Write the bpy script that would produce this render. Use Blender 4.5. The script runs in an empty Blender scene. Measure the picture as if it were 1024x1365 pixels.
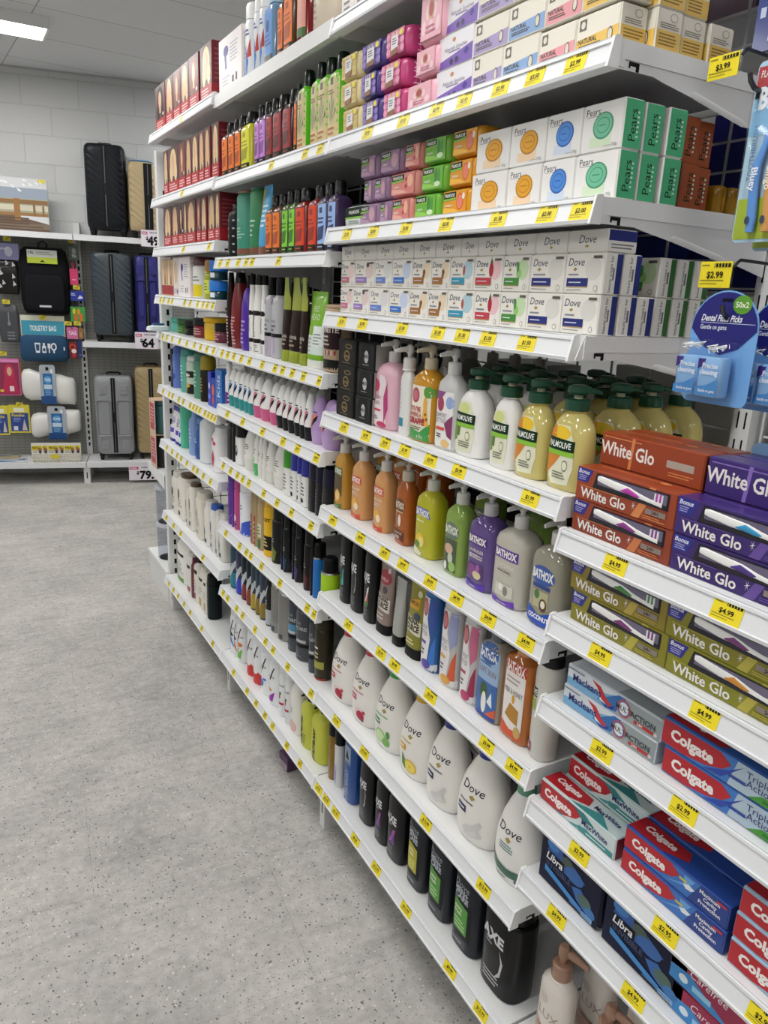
import bpy, math, random
from mathutils import Vector, Matrix
from mathutils.geometry import tessellate_polygon
random.seed(7)
scene = bpy.context.scene
COL = scene.collection
PI = math.pi

# ------------------------------------------------------------------ materials
MATS = {}
def srgb(c):
    return c / 12.92 if c <= 0.04045 else ((c + 0.055) / 1.055) ** 2.4
def lin(hx):
    return tuple(srgb(int(hx[i:i + 2], 16) / 255) for i in (0, 2, 4)) + (1.0,)
def mat(key):
    """'rrggbb' or 'rrggbb:flag'; flags: g gel in clear plastic, m metal, s shiny wrap, r matt, p print, c clear film, e lamp"""
    if key in MATS:
        return MATS[key]
    hx, _, fl = key.partition(':')
    m = bpy.data.materials.new('surface_' + key.replace(':', '_'))
    m.use_nodes = True
    nt = m.node_tree
    b = nt.nodes['Principled BSDF']
    b.inputs['Base Color'].default_value = lin(hx)
    b.inputs['Roughness'].default_value = 0.38
    if max(int(hx[i:i + 2], 16) for i in (0, 2, 4)) < 70:      # near-black plastics and inks
        b.inputs['Specular IOR Level'].default_value = 0.22
        b.inputs['Base Color'].default_value = tuple(v * .55 for v in lin(hx)[:3]) + (1,)
    if fl == 'g':
        b.inputs['Roughness'].default_value = 0.12
        b.inputs['Transmission Weight'].default_value = 0.22
        b.inputs['IOR'].default_value = 1.36
        b.inputs['Coat Weight'].default_value = 0.5
        b.inputs['Coat Roughness'].default_value = 0.05
    elif fl == 'm':
        b.inputs['Metallic'].default_value = 1.0
        b.inputs['Roughness'].default_value = 0.28
    elif fl == 's':
        b.inputs['Roughness'].default_value = 0.32
        b.inputs['Coat Weight'].default_value = 0.22
        b.inputs['Coat Roughness'].default_value = 0.1
    elif fl == 'r':
        b.inputs['Roughness'].default_value = 0.8
    elif fl == 'p':
        b.inputs['Roughness'].default_value = 0.5
    elif fl == 'c':
        b.inputs['Roughness'].default_value = 0.05
        b.inputs['Transmission Weight'].default_value = 1.0
        b.inputs['IOR'].default_value = 1.08
    elif fl == 'x':                         # thin clear film / blister: see-through with a gloss
        out = nt.nodes['Material Output']
        tr = nt.nodes.new('ShaderNodeBsdfTransparent')
        gl = nt.nodes.new('ShaderNodeBsdfGlossy'); gl.inputs['Roughness'].default_value = 0.08
        lw = nt.nodes.new('ShaderNodeLayerWeight'); lw.inputs['Blend'].default_value = .5
        pw = nt.nodes.new('ShaderNodeMath'); pw.operation = 'POWER'; pw.inputs[1].default_value = 4.0
        nt.links.new(lw.outputs['Facing'], pw.inputs[0])
        fr = nt.nodes.new('ShaderNodeMath'); fr.operation = 'MULTIPLY_ADD'; fr.inputs[1].default_value = .4; fr.inputs[2].default_value = .035
        nt.links.new(pw.outputs[0], fr.inputs[0])
        mx = nt.nodes.new('ShaderNodeMixShader')
        tr.inputs['Color'].default_value = lin(hx)
        nt.links.new(fr.outputs[0], mx.inputs[0])
        nt.links.new(tr.outputs[0], mx.inputs[1]); nt.links.new(gl.outputs[0], mx.inputs[2])
        nt.links.new(mx.outputs[0], out.inputs['Surface'])
    MATS[key] = m
    return m

# ------------------------------------------------------------------ mesh builder
class MB:
    def __init__(s):
        s.v = []; s.f = []; s.fm = []; s.mk = []
    def mi(s, key):
        if key not in s.mk: s.mk.append(key)
        return s.mk.index(key)
    def add(s, vs, fs, key):
        o = len(s.v); i = s.mi(key)
        s.v.extend(vs)
        for f in fs:
            s.f.append([o + a for a in f]); s.fm.append(i)
    def box(s, x0, x1, y0, y1, z0, z1, key, tf=None):
        vs = [(x, y, z) for z in (z0, z1) for y in (y0, y1) for x in (x0, x1)]
        if tf: vs = [tf(v) for v in vs]
        s.add(vs, [(0, 2, 3, 1), (4, 5, 7, 6), (0, 1, 5, 4), (2, 6, 7, 3), (0, 4, 6, 2), (1, 3, 7, 5)], key)
    def prism(s, poly, axis, a0, a1, key):
        """poly = 2D points; extruded along axis ('x','y','z') from a0 to a1"""
        n = len(poly)
        def P(p, a):
            return {'x': (a, p[0], p[1]), 'y': (p[0], a, p[1]), 'z': (p[0], p[1], a)}[axis]
        vs = [P(p, a0) for p in poly] + [P(p, a1) for p in poly]
        fs = [tuple(range(n))[::-1], tuple(range(n, 2 * n))] + [(i, (i + 1) % n, n + (i + 1) % n, n + i) for i in range(n)]
        ar = sum(poly[i][0] * poly[(i + 1) % n][1] - poly[(i + 1) % n][0] * poly[i][1] for i in range(n))
        if (ar < 0) != (axis == 'y'):
            fs = [f[::-1] for f in fs]
        s.add(vs, fs, key)
    def loft(s, rings, key, segs=24, tf=None, cap0=True, cap1=True):
        """rings: (z, hw, hd, n[, xo, yo]); superellipse sections, width along y, depth along x"""
        vs = []; fs = []
        for r in rings:
            z, hw, hd, n = r[:4]
            xo = r[4] if len(r) > 4 else 0; yo = r[5] if len(r) > 5 else 0
            for k in range(segs):
                t = 2 * PI * (k + .5) / segs
                c, q = math.cos(t), math.sin(t)
                vs.append((xo + hd * math.copysign(abs(c) ** (2 / n), c), yo + hw * math.copysign(abs(q) ** (2 / n), q), z))
        if tf: vs = [tf(v) for v in vs]
        m = len(rings)
        for i in range(m - 1):
            for k in range(segs):
                a = i * segs + k; b = i * segs + (k + 1) % segs
                fs.append((a, b, b + segs, a + segs))
        if cap0: fs.append(tuple(range(segs))[::-1])
        if cap1: fs.append(tuple(range((m - 1) * segs, m * segs)))
        s.add(vs, fs, key)
    def cbox(s, hw, hd, z0, z1, b, key, tf=None):
        """carton: box with slightly eased edges"""
        def ring(z, i):
            x, y = hd - i, hw - i
            return [(x, y - b, z), (x - b, y, z), (-x + b, y, z), (-x, y - b, z), (-x, -y + b, z), (-x + b, -y, z), (x - b, -y, z), (x, -y + b, z)]
        vs = ring(z0, b) + ring(z0 + b, 0) + ring(z1 - b, 0) + ring(z1, b)
        if tf: vs = [tf(v) for v in vs]
        fs = []
        for i in range(3):
            for k in range(8):
                a = i * 8 + k; c = i * 8 + (k + 1) % 8
                fs.append((a, c, c + 8, a + 8))
        fs += [tuple(range(8))[::-1], tuple(range(24, 32))]
        s.add(vs, fs, key)
    def tube(s, pts, r, key, segs=8):
        vs = []; fs = []
        P = [Vector(p) for p in pts]
        for i, p in enumerate(P):
            d = (P[min(i + 1, len(P) - 1)] - P[max(i - 1, 0)]).normalized()
            u = d.orthogonal().normalized() if abs(d.z) > .95 else d.cross(Vector((0, 0, 1))).normalized()
            w = d.cross(u)
            for k in range(segs):
                t = 2 * PI * k / segs
                vs.append(tuple(p + u * (r * math.cos(t)) + w * (r * math.sin(t))))
        for i in range(len(P) - 1):
            for k in range(segs):
                a = i * segs + k; b = i * segs + (k + 1) % segs
                fs.append((a, b, b + segs, a + segs))
        fs += [tuple(range(segs))[::-1], tuple(range((len(P) - 1) * segs, len(P) * segs))]
        s.add(vs, fs, key)
    def build(s, name, parent=None, smooth=True, ang=0.7, loc=None):
        me = bpy.data.meshes.new(name)
        me.from_pydata(s.v, [], s.f)
        for k in s.mk: me.materials.append(mat(k))
        me.polygons.foreach_set('material_index', s.fm)
        if smooth:
            me.polygons.foreach_set('use_smooth', [True] * len(s.f))
            me.update()
            me.set_sharp_from_angle(angle=ang)
        me.update()
        o = bpy.data.objects.new(name, me)
        COL.objects.link(o)
        if parent: o.parent = parent
        if loc: o.location = loc
        return o

def tag(o, label, cat, group=None, kind=None):
    o['label'] = label; o['category'] = cat
    if group: o['group'] = group
    if kind: o['kind'] = kind
    return o
def thing(name, label, cat, loc=(0, 0, 0), rz=0, group=None):
    o = bpy.data.objects.new(name, None); COL.objects.link(o)
    o.empty_display_size = .02
    o.location = loc; o.rotation_euler = (0, 0, rz)
    return tag(o, label, cat, group)
def struct(o):
    o['kind'] = 'structure'; return o

# ------------------------------------------------------------------ lettering
TXT = {}
def glyphs(t, bold=0.0):
    k = (t, bold)
    if k not in TXT:
        c = bpy.data.curves.new('lettering', 'FONT'); c.body = t; c.resolution_u = 2; c.offset = bold
        o = bpy.data.objects.new('lettering', c)
        m = bpy.data.meshes.new_from_object(o)
        vs = [(v.co.x, v.co.y) for v in m.vertices]
        fs = [tuple(p.vertices) for p in m.polygons]
        bpy.data.objects.remove(o); bpy.data.curves.remove(c); bpy.data.meshes.remove(m)
        x0 = min(v[0] for v in vs); x1 = max(v[0] for v in vs)
        TXT[k] = ([(v[0] - x0, v[1]) for v in vs], fs, x1 - x0)
    return TXT[k]

class Lab:
    """flat print laid on a surface: surf(u, z, off) -> point; u to the right and z up as the viewer sees it"""
    def __init__(s, surf, hw, z0, h, fine=None):
        s.mb = MB(); s.surf = surf; s.hw = hw; s.z0 = z0; s.h = h; s.fine = fine
    def put(s, pts, fs, key, layer):
        off = .0003 + .0003 * layer
        if s.fine:                           # follow the curve: cut long triangles down
            pts = list(pts); out = []
            st = [(f[0], f[i], f[i + 1]) for f in fs for i in range(1, len(f) - 1)]
            mid = {}
            while st:
                t = st.pop()
                e = max(((abs(pts[t[i]][0] - pts[t[(i + 1) % 3]][0]) + .3 * abs(pts[t[i]][1] - pts[t[(i + 1) % 3]][1]), i) for i in range(3)))
                if e[0] < s.fine * 1.25: out.append(t); continue
                a, b, c = t[e[1]], t[(e[1] + 1) % 3], t[(e[1] + 2) % 3]
                k = (min(a, b), max(a, b))
                if k not in mid:
                    pts.append(((pts[a][0] + pts[b][0]) / 2, (pts[a][1] + pts[b][1]) / 2)); mid[k] = len(pts) - 1
                m = mid[k]; st += [(a, m, c), (m, b, c)]
            fs = out
        s.mb.add([s.surf(u, z, off) for u, z in pts], fs, key)
    def rect(s, u0, z0, u1, z1, key, layer=1):
        nu = max(1, math.ceil(abs(u1 - u0) / s.fine)) if s.fine else 1
        nz = max(1, math.ceil(abs(z1 - z0) / (s.fine * 3))) if s.fine else 1
        pts = [(u0 + (u1 - u0) * i / nu, z0 + (z1 - z0) * j / nz) for j in range(nz + 1) for i in range(nu + 1)]
        w = nu + 1
        s.put(pts, [(j * w + i, j * w + i + 1, (j + 1) * w + i + 1, (j + 1) * w + i) for j in range(nz) for i in range(nu)], key, layer)
    def ell(s, u, z, ru, rz, key, layer=1, n=22):
        pts = [(u, z)]
        for q in (.5, 1):
            pts += [(u + ru * q * math.cos(2 * PI * k / n), z + rz * q * math.sin(2 * PI * k / n)) for k in range(n)]
        fs = [(0, 1 + k, 1 + (k + 1) % n) for k in range(n)]
        fs += [(1 + k, 1 + n + k, 1 + n + (k + 1) % n, 1 + (k + 1) % n) for k in range(n)]
        s.put(pts, fs, key, layer)
    def poly(s, pts, key, layer=1):
        tr = tessellate_polygon([[Vector((p[0], p[1], 0)) for p in pts]])
        fs = []
        for a, b, c in tr:
            ar = (pts[b][0] - pts[a][0]) * (pts[c][1] - pts[a][1]) - (pts[c][0] - pts[a][0]) * (pts[b][1] - pts[a][1])
            fs.append((a, b, c) if ar > 0 else (a, c, b))
        s.put(list(pts), fs, key, layer)
    def text(s, t, u, z, size, key, layer=3, fl='', wmax=None):
        vs, fs, w = glyphs(t, .022 if 'b' in fl else (.045 if 'B' in fl else 0.0))
        sc = size / .7
        if wmax and w * sc > wmax: sx = wmax / w
        else: sx = sc
        sl = .22 if 's' in fl else 0
        x0 = 0 if 'l' in fl else -w * sx / 2
        P = [(x0 + a * sx + sl * b * sc, b * sc - size / 2) for a, b in vs]
        if 'v' in fl: P = [(-b, a) for a, b in P]
        if 'V' in fl: P = [(b, -a) for a, b in P]
        s.put([(u + a, z + b) for a, b in P], fs, key, layer)
    def ops(s, ops):
        hw, h = s.hw, s.h
        Z = lambda z: s.z0 + z * h
        for i, o in enumerate(ops):
            k = o[0]; ly = 1 + i * .35
            if k == 'r': s.rect(o[1] * hw, Z(o[2]), o[3] * hw, Z(o[4]), o[5], ly)
            elif k == 'e': s.ell(o[1] * hw, Z(o[2]), o[3] * hw, o[4] * h, o[5], ly)
            elif k == 'o': s.ell(o[1] * hw, Z(o[2]), o[3] * hw, o[3] * hw, o[4], ly)
            elif k == 'p': s.poly([(a * hw, Z(b)) for a, b in o[1]], o[2], ly)
            elif k == 't':
                fl = o[6] if len(o) > 6 else ''
                wm = 1.84 * hw if not ('v' in fl or 'V' in fl) else h * .92
                if len(o) > 7: wm = o[7] * 2 * hw
                s.text(o[1], o[2] * hw, Z(o[3]), o[4] * (hw if 'v' in fl or 'V' in fl else h), o[5], ly, fl, wm)
            elif k == 'l':          # lines of small print: u0,u1,z0,z1,rows,colour
                n = o[5]
                for j in range(n):
                    z = o[3] + (o[4] - o[3]) * (j + .5) / n; d = abs(o[4] - o[3]) / n * .22
                    e = o[2] - (o[2] - o[1]) * random.choice((0, .08, .25, .15))
                    s.rect(o[1] * hw, Z(z - d), e * hw, Z(z + d), o[6], ly)
    def build(s, name, parent):
        return s.mb.build(name, parent, smooth=False) if s.mb.v else None

def flat_front(hd):
    return lambda u, z, off: (-hd - off, -u, z)
def flat_side(hw):                       # the side turned to the near end of the row (-y)
    return lambda u, z, off: (u, -hw - off, z)
def flat_top(h):
    return lambda u, z, off: (z, -u, h + off)
def ring_front(rings):
    def f(u, z, off):
        r = rings
        i = 0
        while i < len(r) - 2 and z > r[i + 1][0]: i += 1
        a, b = r[i], r[i + 1]
        t = 0 if b[0] == a[0] else min(1, max(0, (z - a[0]) / (b[0] - a[0])))
        hw = a[1] + (b[1] - a[1]) * t; hd = a[2] + (b[2] - a[2]) * t; n = a[3] + (b[3] - a[3]) * t
        q = min(.985, abs(u) / hw)
        c = (1 - q ** n) ** (1 / n)
        uu = math.copysign(q * hw, u)
        # push out along the section's normal
        nx = (max(c, 1e-3)) ** (n - 1) / hd; ny = q ** (n - 1) / hw
        l = math.hypot(nx, ny)
        return (-c * hd - off * nx / l, -uu - math.copysign(off * ny / l, u), z)
    return f

# ------------------------------------------------------------------ camera (solved from the shelf edges)
CAMP = Vector((-.8126, -3.5575, 1.5587)); YAW, PIT, ROL, FPX = .52068, .27820, .047844, 1007.14
F_ = Vector((math.sin(YAW) * math.cos(PIT), math.cos(YAW) * math.cos(PIT), -math.sin(PIT)))
R0 = Vector((math.cos(YAW), -math.sin(YAW), 0)); U0 = R0.cross(F_)
R_ = math.cos(ROL) * R0 + math.sin(ROL) * U0
U_ = -math.sin(ROL) * R0 + math.cos(ROL) * U0
cd = bpy.data.cameras.new('camera'); cam = bpy.data.objects.new('camera', cd); COL.objects.link(cam)
cd.sensor_fit = 'VERTICAL'; cd.sensor_height = 24; cd.sensor_width = 18; cd.lens = FPX / 1365 * 24
cd.clip_start = .02
M = Matrix((R_, U_, -F_)).transposed().to_4x4(); M.translation = CAMP
cam.matrix_world = M
scene.camera = cam
def at(px, py, n, d):
    """the point of the plane n.p = d seen at this place of the photograph"""
    r = F_ * FPX + R_ * (px - 512) - U_ * (py - 682.5)
    n = Vector(n)
    return CAMP + r * ((d - n.dot(CAMP)) / n.dot(r))
def y_of(px, x, z):
    k = (px - 512) / FPX; n = R_ - k * F_
    return CAMP.y - (n.x * (x - CAMP.x) + n.z * (z - CAMP.z)) / n.y
# ------------------------------------------------------------------ product shapes (front faces -x, base centre at the origin)
def put_label(root, surf, hw, z0, z1, art, fine=None, name='label'):
    if art:
        L = Lab(surf, hw, z0, z1 - z0, fine); L.ops(art); return L.build(name, root)
def lofted(root, name, rings, key, segs=24, ang=.7, tf=None):
    m = MB(); m.loft(rings, key, segs, tf); return m.build(name, root, ang=ang)
def R3(h, hw, hd, prof, z0=0.0):
    return [(z0 + t * h, hw * a, hd * b, n) for t, a, b, n in prof]
def pump_head(root, z, r, key, key2=None, hh=.045, spout=.034, up=.0, rz=0.0, flat=False):
    """screw collar, stem, and a pressing head with its spout"""
    g = MB()
    g.loft([(z, r, r, 2), (z + .002, r * 1.04, r * 1.04, 2), (z + hh * .42, r * 1.0, r * 1.0, 2), (z + hh * .46, r * .86, r * .86, 2)], key, 24)
    c = g.build('collar', root)
    s = MB(); s.loft([(z + hh * .4, r * .36, r * .36, 2), (z + hh * .74 + up, r * .36, r * .36, 2)], key2 or key, 14)
    s.build('stem', root)
    p = MB(); zt = z + hh * .62 + up
    ca, sa = math.cos(rz), math.sin(rz)
    rot = lambda v: (v[0] * ca - v[1] * sa, v[0] * sa + v[1] * ca, v[2])
    w = r * (.95 if flat else .62)
    p.loft([(zt, w * .8, w * .8, 2), (zt + hh * .1, w, w, 2), (zt + hh * .3, w * .95, w * .95, 2), (zt + hh * .37, w * .6, w * .6, 2)], key, 20, rot)
    # spout: tapering bar pointing to the front
    a = MB()
    q = lambda v: rot((-v[2], v[1], zt + hh * .2 + v[0] - (max(0, v[2] - .015) * .22)))
    t = hh * .12
    a.loft([(w * .3, w * .62, t, 3), (spout * .6, w * .46, t * .85, 3), (spout, w * .3, t * .6, 3)], key, 12, q)
    h = p.build('pump_head', root)
    a.build('spout', h)

def k_box(root, it):
    c = it.c; m = MB()
    b = min(.0016, it.hd * .2)
    m.cbox(it.hw, it.hd, 0, it.h, b, c[0])
    m.build('carton', root, ang=.4)
    put_label(root, flat_front(it.hd), it.hw - b, b, it.h - b, it.art, name='front_print')
    put_label(root, flat_side(it.hw), it.hd - b, b, it.h - b, it.side, name='side_print')
    if it.top: put_label(root, flat_top(it.h), it.hw - b, 0, it.hd - b, it.top, name='top_print')
def k_can(root, it):
    h, w, d, c = it.h, it.hw, it.hd, it.c
    cf = it.o.get('cap', .2)
    hb = h * (1 - cf)
    r = R3(hb, w, d, [(0, .93, .93, 2), (.015, 1, 1, 2), (.94, 1, 1, 2), (.975, .93, .93, 2), (1, .82, .82, 2)])
    lofted(root, 'body', r, c[0], 24)
    k = it.o.get('capw', .93)
    lofted(root, 'cap', R3(h * cf, w, d, [(0, k, k, 2), (.75, k * .98, k * .98, 2), (.93, k * .88, k * .88, 2), (1, k * .7, k * .7, 2)], hb), c[1], 24)
    if it.o.get('ring'):
        lofted(root, 'shoulder_ring', R3(h * .03, w, d, [(0, 1.0, 1.0, 2), (1, .94, .94, 2)], hb - h * .028), 'c9ccce:m', 24)
    put_label(root, ring_front(r), w, 0, hb * .95, it.art, .006)
def k_tube(root, it):
    h, w, d, c = it.h, it.hw, it.hd, it.c
    cf = it.o.get('cap', .13)
    hc = h * cf
    lofted(root, 'cap', R3(hc, w, d, [(0, .9, .93, 3), (.05, .93, .98, 3), (.95, .92, .95, 3), (1, .88, .9, 3)]), c[1], 24)
    r = R3(h - hc, w, d, [(0, .86, .9, 2.6), (.04, .92, .98, 2.6), (.3, .95, .86, 2.4), (.65, .98, .5, 2.3), (.93, 1, .14, 2.6), (.94, 1, .07, 4), (1, 1, .07, 4)], hc)
    lofted(root, 'body', r, c[0], 28)
    put_label(root, ring_front(r), w, hc, h, it.art, .006)
def k_roll(root, it):
    h, w, d, c = it.h, it.hw, it.hd, it.c
    hb = h * .3
    lofted(root, 'cap', R3(hb, w, d, [(0, .8, .8, 2.2), (.04, .84, .84, 2.2), (.9, .98, .98, 2.2), (1, .97, .97, 2.2)]), c[1], 22)
    r = R3(h - hb, w, d, [(0, .97, .97, 2.2), (.1, 1, 1, 2.1), (.4, .93, .93, 2), (.7, .74, .74, 2), (.88, .54, .54, 2), (.96, .36, .36, 2), (1, .12, .12, 2)], hb)
    lofted(root, 'body', r, c[0], 22)
    put_label(root, ring_front(r), w, hb, h, it.art, .006)
def k_flat(root, it):
    h, w, d, c = it.h, it.hw, it.hd, it.c
    hb = h * (1 - it.o.get('cap', .2))
    r = R3(hb, w, d, [(0, .93, .93, 5), (.02, 1, 1, 5), (.88, 1, 1, 5), (.94, .9, .9, 4), (.985, .62, .66, 3), (1, .5, .6, 2.5)])
    lofted(root, 'body', r, c[0], 32)
    q = min(w * .62, d * .75)
    lofted(root, 'cap', [(hb, q, q, 2), (hb + (h - hb) * .85, q * .92, q * .92, 2), (h, q * .75, q * .75, 2)], c[1], 18)
    put_label(root, ring_front(r), w, 0, hb, it.art, .006)
def k_sham(root, it):
    """rounded upright bottle with flip cap; o: n section, sh shoulder start, cap, capw"""
    h, w, d, c = it.h, it.hw, it.hd, it.c
    n = it.o.get('n', 2.8); cf = it.o.get('cap', .13); cw = it.o.get('capw', .55); sh = it.o.get('sh', .84); bt = it.o.get('bt', .97)
    hb = h * (1 - cf)
    r = R3(hb, w, d, [(0, .9 * bt, .9, n), (.02, bt, 1, n), (.45, 1, 1, n), (sh, .97, .98, n), (sh + (1 - sh) * .45, .88, .9, n), (sh + (1 - sh) * .8, cw + .12, max(cw, .6) + .06, 2.3), (1, cw, max(cw, .6), 2.2)])
    lofted(root, 'body', r, c[0], 28)
    lofted(root, 'cap', R3(h - hb, w, d, [(0, cw * 1.02, max(cw, .6) * 1.02, 2.4), (.8, cw * .98, max(cw, .6) * .98, 2.4), (.95, cw * .9, max(cw, .6) * .9, 2.4), (1, cw * .75, max(cw, .6) * .75, 2.4)], hb), c[1], 24)
    put_label(root, ring_front(r), w, 0, hb, it.art, .006)
def k_taper(root, it):
    """slim bottle swelling towards the base with a tall narrow cap"""
    h, w, d, c = it.h, it.hw, it.hd, it.c
    hb = h * (1 - it.o.get('cap', .2))
    b = it.o.get('belly', .35); tp = it.o.get('tip', .45)
    r = R3(hb, w, d, [(0, .8, .8, 2.4), (.02, .86, .86, 2.4), (b, 1, 1, 2.3), (.7, .88, .88, 2.2), (.92, .6, .66, 2.1), (1, tp, tp + .1, 2)])
    lofted(root, 'body', r, c[0], 26)
    lofted(root, 'cap', R3(h - hb, w, d, [(0, tp, tp + .1, 2), (1, tp * .8, tp * .9, 2)], hb), c[1], 18)
    put_label(root, ring_front(r), w, 0, hb, it.art, .006)
def k_dove(root, it):
    """wide egg-shaped family bottle, narrow at the neck"""
    h, w, d, c = it.h, it.hw, it.hd, it.c
    hb = h * .87
    r = R3(hb, w, d, [(0, .74, .8, 2.4), (.02, .82, .88, 2.4), (.12, .94, .97, 2.3), (.3, 1, 1, 2.2), (.5, .95, .98, 2.2), (.7, .78, .86, 2.1), (.86, .55, .68, 2), (.95, .38, .52, 2), (1, .3, .44, 2)])
    lofted(root, 'body', r, c[0], 32)
    q = w * .31
    lofted(root, 'cap', [(hb - .002, q * 1.08, q * 1.08, 2), (hb + h * .05, q * 1.04, q * 1.04, 2), (hb + h * .055, q * .98, q * .98, 2), (h * .985, q * .95, q * .95, 2), (h, q * .8, q * .8, 2)], c[1], 24)
    put_label(root, ring_front(r), w, 0, hb, it.art, .006)
def k_pump(root, it):
    h, w, d, c = it.h, it.hw, it.hd, it.c
    n = it.o.get('n', 3.2)
    hh = it.o.get('hh', .05); hb = h - hh; sh = it.o.get('sh', .8); q = it.o.get('neck', .0135)
    r = R3(hb, w, d, [(0, .88, .88, n), (.02, .96, .96, n), (.06, 1, 1, n), (sh, .98, .98, n), (sh + (1 - sh) * .4, .9, .9, n), (sh + (1 - sh) * .75, .66, .7, 2.4)]) + [(hb * .985, q * 1.15, q * 1.15, 2), (hb, q, q, 2)]
    lofted(root, 'body', r, c[0], 32)
    pump_head(root, hb, q, c[1], None, hh, it.o.get('spout', .036), it.o.get('up', 0), it.rz)
    put_label(root, ring_front(r), w, 0, hb * sh, it.art, .006)
def k_palm(root, it):
    """squat rounded handwash bottle with a finger dimple and a flat green pump"""
    h, w, d, c = it.h, it.hw, it.hd, it.c
    hb = h * .76
    r = R3(hb, w, d, [(0, .86, .86, 2.8), (.02, .94, .94, 2.8), (.2, 1, 1, 2.7), (.5, .99, .99, 2.6), (.70, .94, .95, 2.5), (.84, .82, .86, 2.3), (.93, .6, .7, 2.1), (.975, .42, .5, 2)]) + [(hb, .0185, .0185, 2)]
    lofted(root, 'body', r, c[0], 32)
    pump_head(root, hb, .02, c[1], 'd8d2b0', h * .24, .036, it.o.get('up', 0), it.rz, True)
    put_label(root, ring_front(r), w, 0, hb, it.art, .006)
def k_soap(root, it):
    """flow-wrapped bar lying on its long edge: pillow body, crimped ends"""
    h, w, d, c = it.h, it.hw, it.hd, it.c
    e = w * .16
    pr = [(-w, h * .40, d * .1), (-w + e * .35, h * .42, d * .14), (-w + e * .45, h * .44, d * .5), (-w + e, h * .485, d * .9), (-w + 2 * e, h * .5, d), (w - 2 * e, h * .5, d), (w - e, h * .485, d * .9), (w - e * .45, h * .44, d * .5), (w - e * .35, h * .42, d * .14), (w, h * .40, d * .1)]
    tf = lambda v: (v[0], -v[2], v[1] + h * .5)
    lofted(root, 'wrapper', [(z, a, b, 4) for z, a, b in pr], c[0], 28, .9, tf)
    put_label(root, flat_front(d), w - 1.6 * e, h * .1, h * .9, it.art, name='front_print')
    if it.side: put_label(root, flat_side(w), d * .6, h * .1, h * .9, it.side, name='end_print')
def k_jar(root, it):
    h, w, d, c = it.h, it.hw, it.hd, it.c
    cf = it.o.get('cap', .35); hb = h * (1 - cf)
    r = R3(hb, w, d, [(0, .9, .9, 2), (.05, .97, .97, 2), (.9, .97, .97, 2), (1, .9, .9, 2)])
    lofted(root, 'body', r, c[0], 24)
    lofted(root, 'lid', R3(h - hb, w, d, [(0, 1, 1, 2), (.9, 1, 1, 2), (1, .93, .93, 2)], hb), c[1], 24)
    put_label(root, ring_front(r), w, 0, hb, it.art, .006)
def k_brush(root, it):
    """toothpaste carton with a bonus toothbrush showing through a window along its upper front"""
    h, w, d, c = it.h, it.hw, it.hd, it.c
    b = .001
    m = MB(); m.cbox(w, d, 0, h, b, c[0]); m.build('carton', root, ang=.4)
    put_label(root, flat_front(d), w - b, b, h - b, it.art, name='front_print')
    put_label(root, flat_side(w), d - b, b, h - b, it.side, name='side_print')
    put_label(root, flat_top(h), w - b, 0, d - b, it.top, name='top_print')
    # toothbrush lying along the window, thick handle at the left
    tb = MB(); zc = h * .70
    cu = w * .13
    tf = lambda v: (-d - .0014 + v[0], -v[2] - cu, zc + v[1])
    L = w * .66
    tb.loft([(-L, .0035, .0011, 2.5, 0, .004), (-L * .9, .0052, .0012, 2.5, 0, .004), (-L * .4, .0058, .0012, 2.5, 0, .001), (0, .0050, .0012, 2.5, 0, 0), (L * .3, .0036, .0011, 2.5, 0, -.003), (L * .6, .0028, .001, 2.5, 0, -.005), (L * .95, .0035, .001, 2.5, 0, -.006)], 'fbfbf9', 14, tf)
    t = tb.build('toothbrush', root)
    gr = MB()
    tg = lambda v: (-d - .0024 + v[0], -v[2] - cu, zc + v[1])
    gr.loft([(-L * .25, .0008, .0008, 2, 0, -.003), (-L * .05, .0045, .001, 2, 0, -.0005), (L * .22, .0028, .0009, 2, 0, -.0038), (L * .32, .0006, .0006, 2, 0, -.004)], c[1], 12, tg)
    gr.build('grip', t)
    br = MB()
    for j in range(5):
        br.box(-d - .0024, -d - .0006, -L * (.72 + .05 * j) - .0028 - cu, -L * (.72 + .05 * j) - cu, zc - .003, zc + .008, c[1] if j % 2 else 'e9e9ee')
    br.build('bristles', t, smooth=False)
    wn = MB()
    x0 = -d - .0042
    P = [(-w * .56, h * .93), (w * .86, h * .93), (w * .86, h * .48), (-w * .62, h * .48)]
    for q in range(4):
        a = P[q]; e = P[(q + 1) % 4]
        wn.add([(-d, -a[0], a[1]), (-d, -e[0], e[1]), (x0, -e[0] * .985, e[1] * .985 + h * .01), (x0, -a[0] * .985, a[1] * .985 + h * .01)], [(3, 2, 1, 0)], 'ffffff:x')
    wn.add([(x0, -a[0] * .985, a[1] * .985 + h * .01) for a in P], [(3, 2, 1, 0)], 'ffffff:x')
    wn.build('clear_window', root, smooth=False)
def k_pack(root, it):
    """soft rectangular pack with rounded corners"""
    h, w, d, c = it.h, it.hw, it.hd, it.c
    r = R3(h, w, d, [(0, .93, .86, 5), (.03, .98, .95, 5), (.1, 1, 1, 5), (.9, 1, 1, 5), (.97, .98, .95, 5), (1, .93, .86, 5)])
    lofted(root, 'wrapper', r, c[0], 36)
    put_label(root, flat_front(d), w * .97, h * .03, h * .97, it.art, name='front_print')
KIND = {k[2:]: v for k, v in list(globals().items()) if k.startswith('k_')}

class It: pass
TYPES = {}
def T(tid, kind, name, cat, desc, h, dep, c, art=None, side=None, top=None, **o):
    """dep: half-depth / half-width ratio for round things, depth in metres for boxes and packs"""
    TYPES[tid] = (kind, name, cat, desc, h, dep, c.split(), art, side, top, o)

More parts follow.
